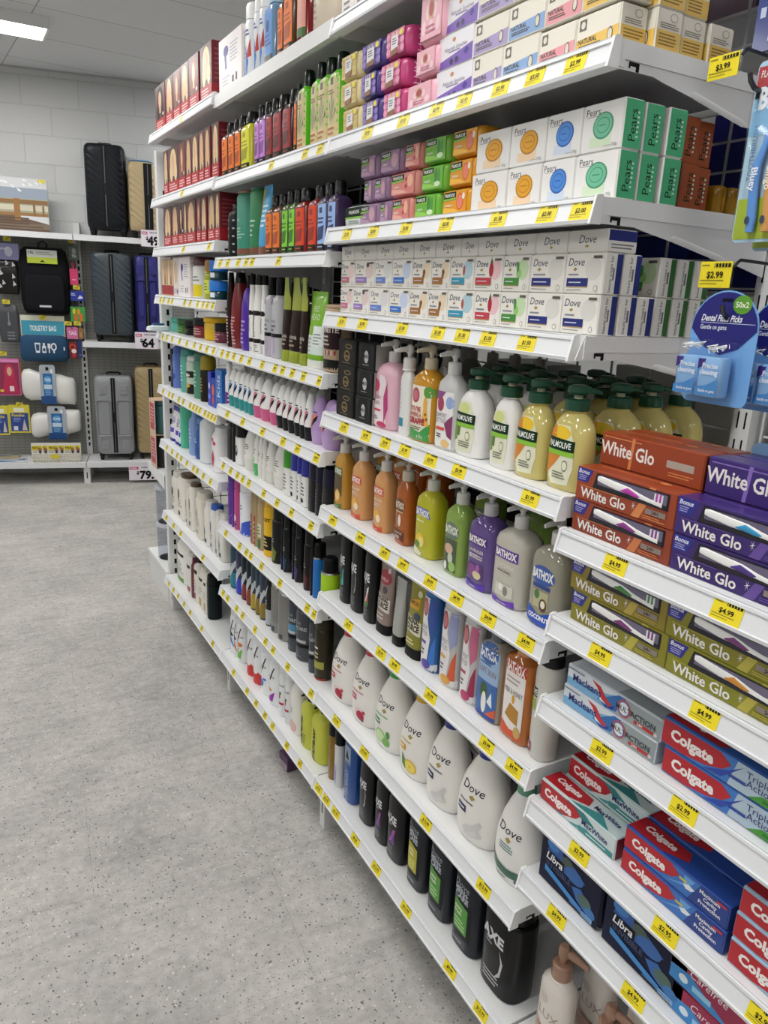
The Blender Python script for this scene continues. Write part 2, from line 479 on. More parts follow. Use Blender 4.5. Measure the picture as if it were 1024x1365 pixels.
ORD = ['first', 'second', 'third', 'fourth', 'fifth', 'sixth', 'seventh', 'eighth', 'ninth', 'tenth', 'eleventh', 'twelfth',
       'thirteenth', 'fourteenth', 'fifteenth', 'sixteenth', 'seventeenth', 'eighteenth']
BAY = {1: 'far bay', 2: 'middle bay', 3: 'soap bay', 4: 'toothpaste bay'}
SHELFNAME = {}
PLACED = []                              # (root, base label, y, shelf code)
DECK = .036
def item(tid, x, y, z, hw, hd=None, h=None, rz=0.0, where=None, note='', y_sort=None, shelf=None):
    kind, name, cat, desc, hh, dep, c, art, side, top, o = TYPES[tid]
    it = It(); it.h = h or hh; it.hw = hw; it.c = c; it.art = art; it.side = side; it.top = top; it.o = o
    it.rz = o.get('prz', 0.0)
    it.hd = hd if hd else (dep / 2 if kind in ('box', 'pack', 'brush', 'soap') else hw * dep)
    base = desc + (' ' + note if note else '') + (', ' + where if where else '')
    r = thing(name, base, cat, (x + it.hd, y, z), rz)
    KIND[kind](r, it)
    PLACED.append([r, base, y if y_sort is None else y_sort, shelf])
    return r
# ------------------------------------------------------------------ room shell
def nodes(name):
    m = bpy.data.materials.new(name); m.use_nodes = True
    nt = m.node_tree
    return m, nt, nt.nodes['Principled BSDF'], nt.nodes.new, nt.links.new
def floor_material():
    m, nt, b, N, L = nodes('speckled_vinyl')
    tc = N('ShaderNodeTexCoord')
    def noise(sc, det, ro=.6, vec=None):
        n = N('ShaderNodeTexNoise'); n.inputs['Scale'].default_value = sc; n.inputs['Detail'].default_value = det; n.inputs['Roughness'].default_value = ro
        L(vec or tc.outputs['Object'], n.inputs['Vector']); return n
    def ramp(src, a, ca, bb, cb):
        r = N('ShaderNodeValToRGB'); e = r.color_ramp.elements
        e[0].position = a; e[0].color = lin(ca); e[1].position = bb; e[1].color = lin(cb); L(src, r.inputs[0]); return r
    def mix(fac, a, c, mode='MIX'):
        x = N('ShaderNodeMix'); x.data_type = 'RGBA'; x.blend_type = mode
        if isinstance(fac, float): x.inputs[0].default_value = fac
        else: L(fac, x.inputs[0])
        for s, v in ((6, a), (7, c)):
            if isinstance(v, str): x.inputs[s].default_value = lin(v)
            else: L(v, x.inputs[s])
        return x.outputs[2]
    base = ramp(noise(2.6, 6, .68).outputs[0], .34, '939290', .66, 'cecbc5').outputs[0]
    fine = ramp(noise(38, 4, .7).outputs[0], .3, '989794', .7, 'd4d1ca').outputs[0]
    col = mix(.45, base, fine)
    # stretched smudges of the printed stone
    mp = N('ShaderNodeMapping'); mp.inputs['Scale'].default_value = (1.2, 5.5, 1); mp.inputs['Rotation'].default_value = (0, 0, .12); L(tc.outputs['Object'], mp.inputs['Vector'])
    sm = ramp(noise(3.2, 5, .65, mp.outputs[0]).outputs[0], .5, '000000', .72, 'ffffff').outputs[0]
    sc = N('ShaderNodeMath'); sc.operation = 'MULTIPLY'; sc.inputs[1].default_value = .35; L(sm, sc.inputs[0])
    col = mix(sc.outputs[0], col, '7d7c78')
    # dark and pale chips
    def chips(scale, thr, dens, c, col):
        v = N('ShaderNodeTexVoronoi'); v.inputs['Scale'].default_value = scale; L(tc.outputs['Object'], v.inputs['Vector'])
        w = noise(scale * 2.2, 2)
        ad = N('ShaderNodeMath'); ad.operation = 'MULTIPLY_ADD'; ad.inputs[1].default_value = .5; L(w.outputs[0], ad.inputs[0]); L(v.outputs['Distance'], ad.inputs[2])
        lt = N('ShaderNodeMath'); lt.operation = 'LESS_THAN'; lt.inputs[1].default_value = thr + .25; L(ad.outputs[0], lt.inputs[0])
        sp = N('ShaderNodeSeparateColor'); L(v.outputs['Color'], sp.inputs[0])
        l2 = N('ShaderNodeMath'); l2.operation = 'LESS_THAN'; l2.inputs[1].default_value = dens; L(sp.outputs[0], l2.inputs[0])
        mu = N('ShaderNodeMath'); mu.operation = 'MULTIPLY'; L(lt.outputs[0], mu.inputs[0]); L(l2.outputs[0], mu.inputs[1])
        return mix(mu.outputs[0], col, c)
    col = chips(85, .19, .34, '605f61', col)
    col = chips(52, .16, .14, '74726f', col)
    col = chips(70, .2, .2, 'd2cfc7', col)
    col = chips(170, .22, .34, '706f70', col)
    # tile joints
    bt = N('ShaderNodeTexBrick'); bt.offset = .5; bt.inputs['Scale'].default_value = 1; bt.inputs['Brick Width'].default_value = .92; bt.inputs['Row Height'].default_value = .46
    bt.inputs['Mortar Size'].default_value = .0009; bt.inputs['Mortar Smooth'].default_value = .3
    bt.inputs['Color1'].default_value = bt.inputs['Color2'].default_value = (0, 0, 0, 1); bt.inputs['Mortar'].default_value = (1, 1, 1, 1)
    mp2 = N('ShaderNodeMapping'); mp2.inputs['Rotation'].default_value = (0, 0, .09); L(tc.outputs['Object'], mp2.inputs['Vector']); L(mp2.outputs[0], bt.inputs['Vector'])
    ms = N('ShaderNodeMath'); ms.operation = 'MULTIPLY'; ms.inputs[1].default_value = .45; L(bt.outputs['Color'], ms.inputs[0])
    col = mix(ms.outputs[0], col, '7d7b77')
    L(col, b.inputs['Base Color']); b.inputs['Roughness'].default_value = .62
    b.inputs['Specular IOR Level'].default_value = .3
    return m
def block_material():
    m, nt, b, N, L = nodes('painted_blockwork')
    tc = N('ShaderNodeTexCoord')
    bt = N('ShaderNodeTexBrick'); bt.offset = .5; bt.inputs['Scale'].default_value = 1
    bt.inputs['Brick Width'].default_value = .40; bt.inputs['Row Height'].default_value = .2; bt.inputs['Mortar Size'].default_value = .005; bt.inputs['Mortar Smooth'].default_value = .6
    bt.inputs['Color1'].default_value = lin('d3d4d4'); bt.inputs['Color2'].default_value = lin('cfd0d0'); bt.inputs['Mortar'].default_value = lin('c6c7c7')
    L(tc.outputs['Object'], bt.inputs['Vector'])
    nz = N('ShaderNodeTexNoise'); nz.inputs['Scale'].default_value = 60; nz.inputs['Detail'].default_value = 4; L(tc.outputs['Object'], nz.inputs['Vector'])
    ad = N('ShaderNodeMath'); ad.operation = 'MULTIPLY_ADD'; ad.inputs[1].default_value = -1.2; L(bt.outputs['Fac'], ad.inputs[0]); L(nz.outputs[0], ad.inputs[2])
    bp = N('ShaderNodeBump'); bp.inputs['Strength'].default_value = .5; bp.inputs['Distance'].default_value = .006; L(ad.outputs[0], bp.inputs['Height'])
    L(bt.outputs['Color'], b.inputs['Base Color']); L(bp.outputs[0], b.inputs['Normal']); b.inputs['Roughness'].default_value = .7
    return m
def ceiling_material():
    m, nt, b, N, L = nodes('ceiling_tiles')
    tc = N('ShaderNodeTexCoord')
    mp = N('ShaderNodeMapping'); mp.inputs['Location'].default_value = (.11, -1.745 + .61 * 4, 0); mp.inputs['Rotation'].default_value = (0, 0, -.06); L(tc.outputs['Object'], mp.inputs['Vector'])
    bt = N('ShaderNodeTexBrick'); bt.offset = 0; bt.inputs['Scale'].default_value = 1; bt.inputs['Brick Width'].default_value = 1.22; bt.inputs['Row Height'].default_value = .61
    bt.inputs['Mortar Size'].default_value = .004; bt.inputs['Mortar Smooth'].default_value = .2
    bt.inputs['Color1'].default_value = lin('e2e3e5'); bt.inputs['Color2'].default_value = lin('dfe0e2'); bt.inputs['Mortar'].default_value = lin('a5a6a9')
    L(mp.outputs[0], bt.inputs['Vector'])
    L(bt.outputs['Color'], b.inputs['Base Color']); b.inputs['Roughness'].default_value = .85
    return m
WA = math.radians(-13.5)
WT = Vector((math.cos(WA), math.sin(WA), 0)); WN = Vector((math.sin(WA), -math.cos(WA), 0)); WO = Vector((0, 3.16, 0))
WRZ = PI / 2 + WA                         # turns a thing's front (-x) to face away from the back wall
def bw(px, py, d):
    """point seen at a pixel on the plane d in front of the back wall -> (s along the wall, z)"""
    p = at(px, py, WN, WN.dot(WO) + d)
    return (p - WO).dot(WT), p.z
def wpt(s, d, z):
    p = WO + WT * s + WN * d
    return (p.x, p.y, z)
CEIL = 3.05
def slab(name, x0, x1, y0, y1, z0, z1, m, rot=None, loc=None):
    b = MB(); b.box(x0, x1, y0, y1, z0, z1, 'cccccc'); o = b.build(name, smooth=False)
    o.data.materials.clear(); o.data.materials.append(m)
    if loc: o.location = loc
    if rot: o.rotation_euler = rot
    return struct(o)
slab('floor', -5, 4, -8, 4.4, -.05, 0, floor_material())
slab('ceiling', -5, 4, -8, 4.4, CEIL, CEIL + .05, ceiling_material())
# block wall: modelled lying so that its texture plane is the wall face
slab('wall_back', -5.2, 4.2, 0, CEIL, -.1, 0, block_material(), (PI / 2, 0, WA), tuple(WO))
m_, nt_, b_, N_, L_ = nodes('painted_plaster'); b_.inputs['Base Color'].default_value = lin('c4c5c4'); b_.inputs['Roughness'].default_value = .7
slab('wall_left', -5.1, -5, -8, 4.4, 0, CEIL, m_)
slab('wall_right', 4, 4.1, -8, 4.4, 0, CEIL, m_)
slab('wall_front', -5, 4, -8.1, -8, 0, CEIL, m_)
b = MB(); b.box(-5, 4, -.012, 0, CEIL - .012, CEIL, 'b8b9bb'); o = b.build('trim_1', smooth=False); o.location = tuple(WO); o.rotation_euler = (0, 0, WA); struct(o)

# ceiling lights: surface battens in a regular grid
def lamp_mat():
    m = bpy.data.materials.new('lit_diffuser'); m.use_nodes = True
    b = m.node_tree.nodes['Principled BSDF']; b.inputs['Base Color'].default_value = (.9, .9, .9, 1)
    b.inputs['Emission Color'].default_value = (1, .985, .96, 1); b.inputs['Emission Strength'].default_value = LAMP
    return m
LAMP = 14.0
EXPO = 0.82
MATS['lamp'] = lamp_mat()
LX = (-3.14, -.74, 1.66); LY = (2.03, -.37, -2.77, -5.17)
for i, x in enumerate(LX):
    for j, y in enumerate(LY):
        if x > 0 and j in (1, 2): continue
        side = ('over the aisle', 'behind the long shelves')[x > 0] if x > -2 else 'over the far left of the store'
        t = thing('ceiling_light', 'white rectangular ceiling light %s, %s from the back wall' % (side, ORD[j]), 'ceiling light', (x, y, CEIL), 0, 'rectangular ceiling lights')
        m = MB(); m.box(-.596, .596, -.131, .131, -.064, -.058, 'lamp'); m.build('diffuser', t, smooth=False)
        m = MB(); m.box(-.61, .61, -.145, .145, -.06, 0, 'f2f2f2')
        for q in (-1, 1):
            m.box(-.61, .61, q * .138 - .007, q * .138 + .007, -.064, -.06, 'f2f2f2'); m.box(q * .603 - .007, q * .603 + .007, -.131, .131, -.064, -.06, 'f2f2f2')
        m.build('housing', t, smooth=False)

# ------------------------------------------------------------------ the long shelving run (front x = 0, far end y = 0, near end towards the camera)
WHITE, RAIL = 'e7e8e8', 'dfe1e4'
HGT = {'11': 2.131, '12': 1.879, '13': 1.679, '14': 1.481, '15': 1.326, '16': 1.084, '17': .831, '18': .482, '19': .15,
       '21': 2.118, '22': 1.872, '23': 1.622, '24': 1.326, '25': 1.123, '26': .928, '27': .679, '28': .427, '29': .15,
       '31': 2.115, '32': 1.872, '33': 1.673, '34': 1.479, '35': 1.231, '36': .982, '37': .735, '38': .432, '39': .15,
       '41': 1.182, '42': 1.036, '43': .886, '44': .686, '45': .534, '46': .15}
WORDS = ['top', 'second', 'third', 'fourth', 'fifth', 'sixth', 'seventh', 'eighth', 'bottom']
def shelf_words(code):
    b, k = int(code[0]), int(code[1])
    if b == 4: return ['', 'first', 'second', 'third', 'fourth', 'fifth', 'bottom'][k]
    return WORDS[k - 1]
SPX, SPD = .40, .40
def make_shelf(code, far=False):
    bay, h = int(code[0]), HGT[code]
    y0, y1 = -.9 * (bay - 1), -.9 * bay
    g = thing('gondola_shelf', 'white steel %s shelf of the %s with price rail' % (shelf_words(code), BAY[bay]), 'shelf', (0, (y0 + y1) / 2, h), 0, 'white shelves of the long run')
    H = .45
    m = MB()
    m.box(.0125, SPX, -H + .003, H - .003, .031, DECK, WHITE)
    m.box(.0125, .026, -H + .003, H - .003, .002, .031, WHITE)
    for s in (-1, 1):
        m.box(.02, SPX, s * (H - .0035) - .0006, s * (H - .0035) + .0006, .012, .0315, WHITE)
    if code == '21': m.box(.004, .0125, -H + .003, H - .003, .000, DECK, WHITE)
    m.build('deck', g, smooth=False)
    for s in (-1, 1):
        m = MB(); yb = s * (H - .006)
        P = [(-.002, 0), (.0125, .034), (SPX, .030), (SPX, -.055), (.33, -.040), (.10, -.003), (.085, 0)]
        if h < .2: P = [(-.002, 0), (.0125, .034), (SPX, .030), (SPX, 0)]
        m.prism(P, 'y', yb - .001, yb + .001, WHITE)
        br = m.build('bracket', g, smooth=False)
        if s < 0:
            m = MB(); q = yb - .0016
            m.box(.035, .055, q, q + .0004, .006, .011, '1a1a1a'); m.box(.049, .055, q, q + .0004, .000, .006, '1a1a1a'); m.box(.035, .038, q, q + .0004, .003, .006, '1a1a1a')
            m.box(.0275, .0295, q - .0006, q, .028, .0345, '333333')
            m.build('hook_slot', br, smooth=False)
            m = MB()
            m.loft([(.165, .001, .001, 2), (.172, .005, .004, 2), (.285, .005, .004, 2), (.30, .002, .002, 2)], WHITE, 14, lambda v: (v[2], yb - .001 + v[0] * .3, -.009 - (v[2] - .165) * .19 + v[1]))
            m.build('rib', br)
    if code != '21':
        m = MB()
        yr = (-H + .004, H - .004) if code not in ('34',) else (-H + .018, H - .004)
        P = [(-.006, -.001), (-.0068, .004), (-.0036, .0048), (.0036, .0285), (.0012, .0295), (.0022, .0335), (.004, .0345), (.0035, .0365), (.0125, .0372), (.0125, -.001)]
        m.prism(P, 'y', yr[0], yr[1], RAIL)
        r = m.build('price_rail', g, smooth=False)
        for s in (0, 1):
            m = MB()
            ye = yr[s]; a, c = (ye - .0035, ye + .001) if s == 0 else (ye - .001, ye + .0035)
            m.prism([(-.0082, -.002), (.0005, .036), (.006, .038), (.0128, .038), (.0128, -.002)], 'y', a, c, 'eceded')
            m.build('rail_end', r, smooth=False)
    return g
for c in HGT: make_shelf(c)

def upright(y, label, ztop=2.2, foot=True):
    u = thing('shelving_upright', label, 'shelving upright', (0, y, 0), 0, 'uprights of the long run')
    m = MB(); m.box(.405, .445, -.018, .018, 0, ztop, WHITE); 
    for k in range(int(ztop / .05) - 3):
        for s in (-.009, .006):
            m.box(.4042, .4052, s, s + .003, .16 + .05 * k, .19 + .05 * k, '202020')
    m.build('post', u, smooth=False)
    m = MB(); m.box(.03, .404, -.016, .016, 0, .149, 'dadbda'); f = m.build('foot', u, smooth=False)
    m = MB(); m.box(.0292, .0302, -.003, .003, .05, .11, '55565a'); m.build('foot_slot', f, smooth=False)
for y, l in ((-.9, 'white steel upright with foot between the far bay and middle bay'), (-1.8, 'white steel upright with foot between the middle bay and soap bay'),
             (-2.7, 'white steel upright with foot between the soap bay and toothpaste bay'), (-3.6, 'white steel upright at the near end of the toothpaste bay'), (-.0, 'white steel upright with foot at the far end of the long run')):
    upright(y, l)
# welded wire back panels
def wire_panel(loc, w, z0, z1, label, rz=0, group='wire back panels'):
    t = MB(); r = .0019
    n = int(round(w / .1))
    for k in range(n + 1):
        y = -w / 2 + w * k / n; t.box(-r, r, y - r, y + r, z0, z1, 'cfd1d3')
    k = z0
    while k <= z1:
        t.box(r, 3 * r, -w / 2, w / 2, k - r, k + r, 'cfd1d3'); k += .05
    o = t.build('wire_back_panel', smooth=False); o.location = loc; o.rotation_euler = (0, 0, rz)
    return tag(o, label, 'wire panel', group)
for b_i in (1, 2, 3, 4):
    wire_panel((.425, -.9 * b_i + .45, 0), .84, .20, 2.2, 'grey welded wire grid at the back of the %s' % BAY[b_i])
m = MB(); m.box(.412, .438, -3.58, -.04, .0, .17, 'c9cac9'); tag(m.build('kick_panel', smooth=False), 'pale steel kick panel under the back of the long shelving run', 'kick panel')
# added dark sheets standing in for the shade behind the fuller bays
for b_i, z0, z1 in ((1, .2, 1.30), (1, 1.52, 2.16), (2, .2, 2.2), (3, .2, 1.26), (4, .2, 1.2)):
    m = MB(); m.box(.434, .438, -.42, .42, z0, z1, '2c2c2f:r'); o = m.build('shade_sheet', smooth=False); o.location = (0, -.9 * b_i + .45, 0)
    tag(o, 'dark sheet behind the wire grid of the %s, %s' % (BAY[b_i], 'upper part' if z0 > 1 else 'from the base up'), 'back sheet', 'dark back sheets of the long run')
# the other face of the run, seen through the wires
for b_i in (1, 2, 3, 4):
    for k, h in enumerate((.15, .7, 1.12, 1.56, 2.03)):
        if b_i in (1, 4) and k in (1,): continue
        g = thing('gondola_shelf', 'grey-white shelf on the other aisle side of the %s, %s from the floor' % (BAY[b_i], ORD[k]), 'shelf', (.45, -.9 * b_i + .45, h), 0, 'shelves of the other aisle')
        m = MB(); m.box(0, .40, -.446, .446, .028, .036, WHITE); m.box(.388, .40, -.446, .446, 0, .028, WHITE); m.build('deck', g, smooth=False)
        for s in (-1, 1):
            m = MB(); m.prism([(0, -.055), (0, .028), (.387, .028), (.387, 0), (.3, 0), (.07, -.04)], 'y', s * .442 - .001, s * .442 + .001, WHITE); m.build('bracket', g, smooth=False)
T('bg', 'box', 'carton', 'box', 'plum carton', .3, .16, '4a2c46')
def bgbox(y, w, h, z, d, col, desc, x=.47):
    TYPES['bg'] = ('box', 'carton', 'box', desc, h, d, [col], None, None, None, {})
    item('bg', x, y, z, w / 2, h=h, where='behind the wire grid of the soap bay' if y > -2.7 else 'behind the wire grid of the toothpaste bay')
Z5 = 2.03 + .037
for i, (y, w, h, c, dsc) in enumerate(((-1.95, .2, .2, '4d4650', 'tall dark grey carton'), (-2.2, .22, .17, '3c3640', 'wide charcoal carton'), (-2.44, .2, .13, '55454f', 'low brownish carton'), (-2.62, .13, .16, '5b1f3c', 'plum carton'), (-2.86, .24, .2, '6a1d42', 'crimson carton'))):
    bgbox(y, w, h, Z5, .16, c, dsc)
Z4 = 1.56 + .037
for i, (y, w, h, c, dsc) in enumerate(((-1.95, .2, .3, '57525a', 'upright grey carton'), (-2.16, .18, .28, '6b2a44', 'upright dark red carton'), (-2.37, .2, .26, '1b2a86', 'deep blue carton'), (-2.58, .18, .33, '2a2f90', 'tall royal blue carton'), (-2.83, .2, .33, '4a1c5a', 'purple carton'))):
    bgbox(y, w, h, Z4, .16, c, dsc)
Z3 = 1.12 + .037
for i, (y, w, h, c, dsc) in enumerate(((-1.95, .2, .25, '8c8c8c', 'grey paper pack'), (-2.2, .2, .22, 'dcdcdc', 'white paper pack'), (-2.42, .19, .28, 'c9c9c6', 'tall pale paper pack'), (-2.62, .15, .24, 'e3e3e0', 'bright white paper pack'), (-2.84, .2, .28, '4a4a4a', 'dark carton'))):
    bgbox(y, w, h, Z3, .16, c, dsc)
# ------------------------------------------------------------------ what stands on the shelves
K, WH = '1b1b1d', 'f1f0ec'
def portrait(hair, skin='d9ab8c'):        # blurred model on a hair-colour box
    return [('r', -1, 0, 1, 1, '6b2a30'), ('r', -1, .27, 1, 1, '5c4140'), ('e', .05, .66, .62, .3, hair), ('e', -.35, .45, .3, .2, hair), ('e', .5, .45, .28, .2, hair),
            ('e', .02, .66, .3, .2, skin), ('r', -.14, .38, .2, .5, skin), ('r', -1, .02, 1, .26, 'b3262e'), ('l', -.8, .7, .06, .22, 3, 'e8c9c4'), ('e', .62, .34, .16, .035, 'd8d0cc')]
REDSIDE = [('r', -1, 0, 1, 1, '7a1f2a'), ('r', -1, .02, 1, .26, 'a3202a'), ('l', -.8, .8, .3, .9, 7, '9c4a50')]
for i, hr in enumerate(('d8b27c', 'e3c792', '8a4a2c', '3a2620')):
    nm = ('golden blonde', 'pale blonde', 'auburn', 'dark brown')[i]
    T('dye%d' % i, 'box', 'hair_dye_box', 'hair dye', 'red %s hair-colour box' % nm, .17, .07, '8c1f2a:p', portrait(hr), REDSIDE)
T('dyew', 'box', 'hair_dye_box', 'hair dye', 'white pale-blonde hair-colour box', .155, .07, 'e9e2dc', [('r', -1, 0, 1, 1, 'e6ddd6'), ('e', 0, .62, .6, .3, 'd9b98a'), ('e', 0, .62, .3, .2, 'e0b697'), ('r', -1, .05, 1, .2, 'c9c0c8'), ('e', .5, .12, .2, .05, '3a2a7a')], None)
T('dyer', 'box', 'hair_dye_box', 'hair dye', 'red and blonde-waves hair box', .15, .07, 'a02430', [('r', -1, 0, 1, 1, 'd7b78c'), ('p', [(-.8, .3), (-.5, 1), (-.2, .3)], 'f0dcb8'), ('p', [(0, .3), (.3, 1), (.5, .3)], '8c6238'), ('r', -1, .02, 1, .28, 'a81f2c'), ('e', .1, .68, .26, .16, 'd8a98a')], REDSIDE)
SHV = [('r', -1, 0, 1, 1, 'efe9ea'), ('e', -.35, .74, .22, .1, '3b2c86'), ('p', [(-.5, .72), (-.35, .76), (-.28, .42), (-.42, .4)], '4a3a8c'), ('l', 0, .75, .48, .84, 6, 'b9b4bc'), ('r', .2, .1, .34, .22, '2b2b32'), ('r', .5, .1, .62, .24, '2b2b32'), ('l', -.7, -.05, .1, .3, 3, 'c4bcc2')]
T('shaver', 'box', 'shaver_box', 'box', 'white carton picturing a violet shaver', .155, .06, 'ece6e2', SHV, [('l', -.8, .8, .1, .9, 9, 'd2cbc6')])
T('minispray', 'can', 'spray_can', 'spray can', 'white spray can with blue leaf', .2, 1, 'eceef2 f4f4f4', [('p', [(-.7, .1), (0, .62), (.4, .3), (.1, .02)], '3d7fd0'), ('p', [(.1, .35), (.6, .7), (.7, .4)], 'c9483a'), ('l', -.5, .5, .75, .88, 2, '4860a8')], cap=.22)
T('bluebot', 'flat', 'hair_oil_bottle', 'bottle', 'blue labelled flat bottle', .19, .8, '86aed0:g 9cc0dc', [('r', -.8, .06, .8, .9, '5b93d6'), ('r', -.8, .06, .8, .16, '2c4a3a'), ('e', 0, .62, .3, .1, '2a4a86'), ('l', -.6, .6, .3, .5, 3, '2c4f94')])
def hb(main, dark, acc='26301f'):
    return [('r', -.85, .04, .85, .86, main), ('r', -.85, .04, .85, .15, acc), ('r', -.3, .7, .3, .8, dark), ('l', -.6, .6, .5, .64, 2, dark), ('p', [(-.7, .2), (-.5, .45), (.7, .48), (.5, .24)], dark), ('l', -.55, .55, .07, .12, 1, main)]
for tid, nm, body, main, dark in (('hbo', 'orange', '5a3a1c:s', 'f07a1e', 'b34a10'), ('hby', 'yellow', 'c9c81c:s', 'e6e02a', 'a0a010'), ('hbl', 'lilac', '6b4a78:s', 'cf8ae0', '8a4a9c'),
                                  ('hbr', 'dark red', '3c1418:s', 'a3232a', '5e1014'), ('hbg', 'lime', '41621e:s', '86d43c', '3f7a1c'), ('hbs', 'orange-red', '7a1410:s', 'e0441c', '9c2410'), ('hbb', 'light blue', '3c2c50:s', '9cbcf0', '34406c')):
    T(tid, 'flat', 'hair_oil_bottle', 'bottle', nm + ' labelled hair bottle', .165, .8, body + ' 17181a:s', hb(main, dark))
CAN = [('r', -.95, .04, .95, .93, 'cbbd8c'), ('r', -.25, .78, .25, .88, '4a4636'), ('r', -.95, .04, .95, .22, 'd8c490')] + \
      [('p', [(0, .24), (a - .06, .5 + b), (a, .58 + b), (a + .08, .5 + b)], '4f7f58') for a, b in ((-.7, -.1), (-.4, .02), (0, .1), (.4, .02), (.7, -.1))] + [('l', -.7, .7, .06, .2, 2, 'b06a3c'), ('l', -.6, .6, .64, .72, 2, '8a6a40')]
T('hemp', 'flat', 'shampoo_bottle', 'bottle', 'bright green leaf-print bottle', .19, .8, '5fc41e:s 14281a:s', CAN)
T('tubred', 'sham', 'hair_tonic_bottle', 'bottle', 'deep red tonic bottle', .19, 1, '8c1c22:g 2a0c10', [('r', -.5, .1, .6, .9, 'e0a090'), ('r', -.4, .1, .6, .22, '3e6a2c')], cap=.1, capw=.8, n=2)
T('tub', 'jar', 'cream_tub', 'tub', 'large beige tub with black lid', .13, 1, 'd3c6b2 1a1c22', [('l', -.7, .1, .15, .8, 5, 'a8967c')], cap=.2)
T('pkbox', 'box', 'cosmetic_box', 'box', 'white box with pink stripe', .12, .08, 'efe9e6', [('p', [(-1, .3), (-1, .55), (1, .85), (1, .6)], 'e38a96'), ('l', -.6, .5, .05, .25, 2, '8d7f84')], None)
T('stud', 'sham', 'hair_spray_bottle', 'bottle', 'black glitter-dotted slim bottle', .17, 1, '202022 1a1a1c:s', [('e', a * .3, .12 + .16 * b, .1, .02, 'a8a8ac') for a in (-2, 0, 2) for b in range(5)], cap=.1, capw=.6, n=2)
T('teal', 'can', 'hair_tube', 'tube', 'tall teal hair tube', .2, .8, '2f8a72 8a5a40', [('r', -.9, 0, .9, .14, '7a4a36'), ('t', 'silk', 0, .62, .06, 'c8e0d0', 's'), ('l', -.6, .6, .3, .5, 4, '9ccab8')], cap=.04)
T('tealb', 'can', 'hair_tube', 'tube', 'narrow green hair tube', .2, .8, '3c8a5c 2c6a48', [('r', -.9, 0, .9, .14, '7a4a36'), ('l', -.6, .6, .3, .6, 4, 'a8d0b0')], cap=.04)
T('bluet', 'tube', 'hair_tube', 'tube', 'sky blue and yellow tube', .2, .6, '4fa8d8 7a4a36', [('p', [(-1, .3), (-1, .95), (-.3, .95), (-.5, .3)], 'd8a83a'), ('l', -.3, .7, .3, .7, 5, 'cfe8f4')])
T('wbot', 'sham', 'lotion_bottle', 'bottle', 'white bottle with yellow label', .155, .8, 'ededea 5a2430', [('r', 0, .05, .85, .42, 'e2cf1c'), ('r', -.9, .05, 0, .3, 'e8a48c'), ('l', -.7, .7, .5, .7, 2, '8a8a8a')], cap=.22, capw=.9, n=2, sh=.95)
T('scrun', 'sham', 'hair_oil_bottle', 'bottle', 'small bottle with wood-coloured stopper', .14, 1, 'b8bf3c:g a87a2c', [('r', -.8, .2, .8, .7, 'cfd84a'), ('l', -.6, .6, .3, .6, 3, '3c6a2c')], cap=.3, capw=.9, n=2)
T('wax', 'jar', 'hair_wax_jar', 'jar', 'clear jar with blue lid', .068, 1, '1f4f5c:g 1c78d8', [('r', .1, .25, .7, .8, 'dfe8f0')], cap=.55)
T('tealjar', 'jar', 'cream_jar', 'jar', 'mint green jar', .06, 1, '66c4b0 5ab8a4', None, cap=.3)
T('grnjar', 'jar', 'cream_jar', 'jar', 'leaf green jar', .06, 1, '3f7a2c 3a6a34', [('l', -.6, .6, .2, .7, 2, '8ab06a')], cap=.35)
T('pouch', 'jar', 'cream_jar', 'jar', 'low black jar', .06, 1, '22251e 2a2a2a', [('l', -.6, .6, .3, .7, 2, '77704a')], cap=.4)
T('redjar', 'jar', 'cream_jar', 'jar', 'wine red jar with black lid', .075, 1, '8a1c28:s 1a1a1c:s', [('l', -.6, .6, .2, .8, 3, 'd8b0a8')], cap=.35)
T('yeljar', 'jar', 'cream_jar', 'tub', 'bright yellow tub', .085, 1, 'f0c414 e4b80e', [('r', -.9, .1, -.3, .9, 'e9e9e4'), ('e', -.5, .45, .16, .12, '26262a')], cap=.2)
T('magjar', 'jar', 'cream_jar', 'jar', 'dark magenta jar with black lid', .07, 1, '6e1436:s 18181a:s', [('l', -.6, .6, .2, .8, 3, 'd8a0b8')], cap=.4)
T('redc', 'taper', 'conditioner_bottle', 'bottle', 'glossy dark red curved bottle', .25, .75, '7c0c14:s 120c10:s', [('l', -.6, .5, .05, .5, 9, 'd8a8a4')], cap=.14, tip=.5)
T('blkred', 'taper', 'conditioner_bottle', 'bottle', 'dark maroon curved bottle', .25, .6, '3a0c14:s 120c10:s', [('l', -.6, .5, .05, .5, 9, 'e0c0bc')], cap=.14, tip=.5)
T('purp', 'taper', 'conditioner_bottle', 'bottle', 'purple tapered bottle', .24, .7, '4a1ca0:s 16101c', [('l', -.6, .5, .1, .5, 6, 'b8a0e0')], cap=.16, tip=.3, belly=.12)
COCO = [('r', -.8, .56, .9, .63, '2c2620'), ('t', 'coconut', -.1, .42, .62, '2a2622', 'vb'), ('r', -.8, .16, .95, .22, '2c2620'), ('l', -.6, .7, .02, .14, 4, '8a8a8a')]
T('coco', 'taper', 'conditioner_bottle', 'bottle', 'white slender coconut bottle', .24, .7, 'f3f2ee:s 1e1c1c', COCO, cap=.12, tip=.6, belly=.4)
T('silv', 'sham', 'conditioner_bottle', 'bottle', 'silver bottle with black band', .235, .8, 'b9b9bd:s 16161a', [('r', -.9, .85, -.1, .96, '5c2c7c'), ('r', -1, .34, 1, .4, '1c1c1e'), ('r', -1, 0, .2, .33, 'c8b0d4'), ('t', 'miracle', -.1, .6, .05, '6a6a70', ''), ('l', -.6, .5, .42, .55, 2, '55555a')], cap=.22, capw=.5, n=2.6, sh=.9)
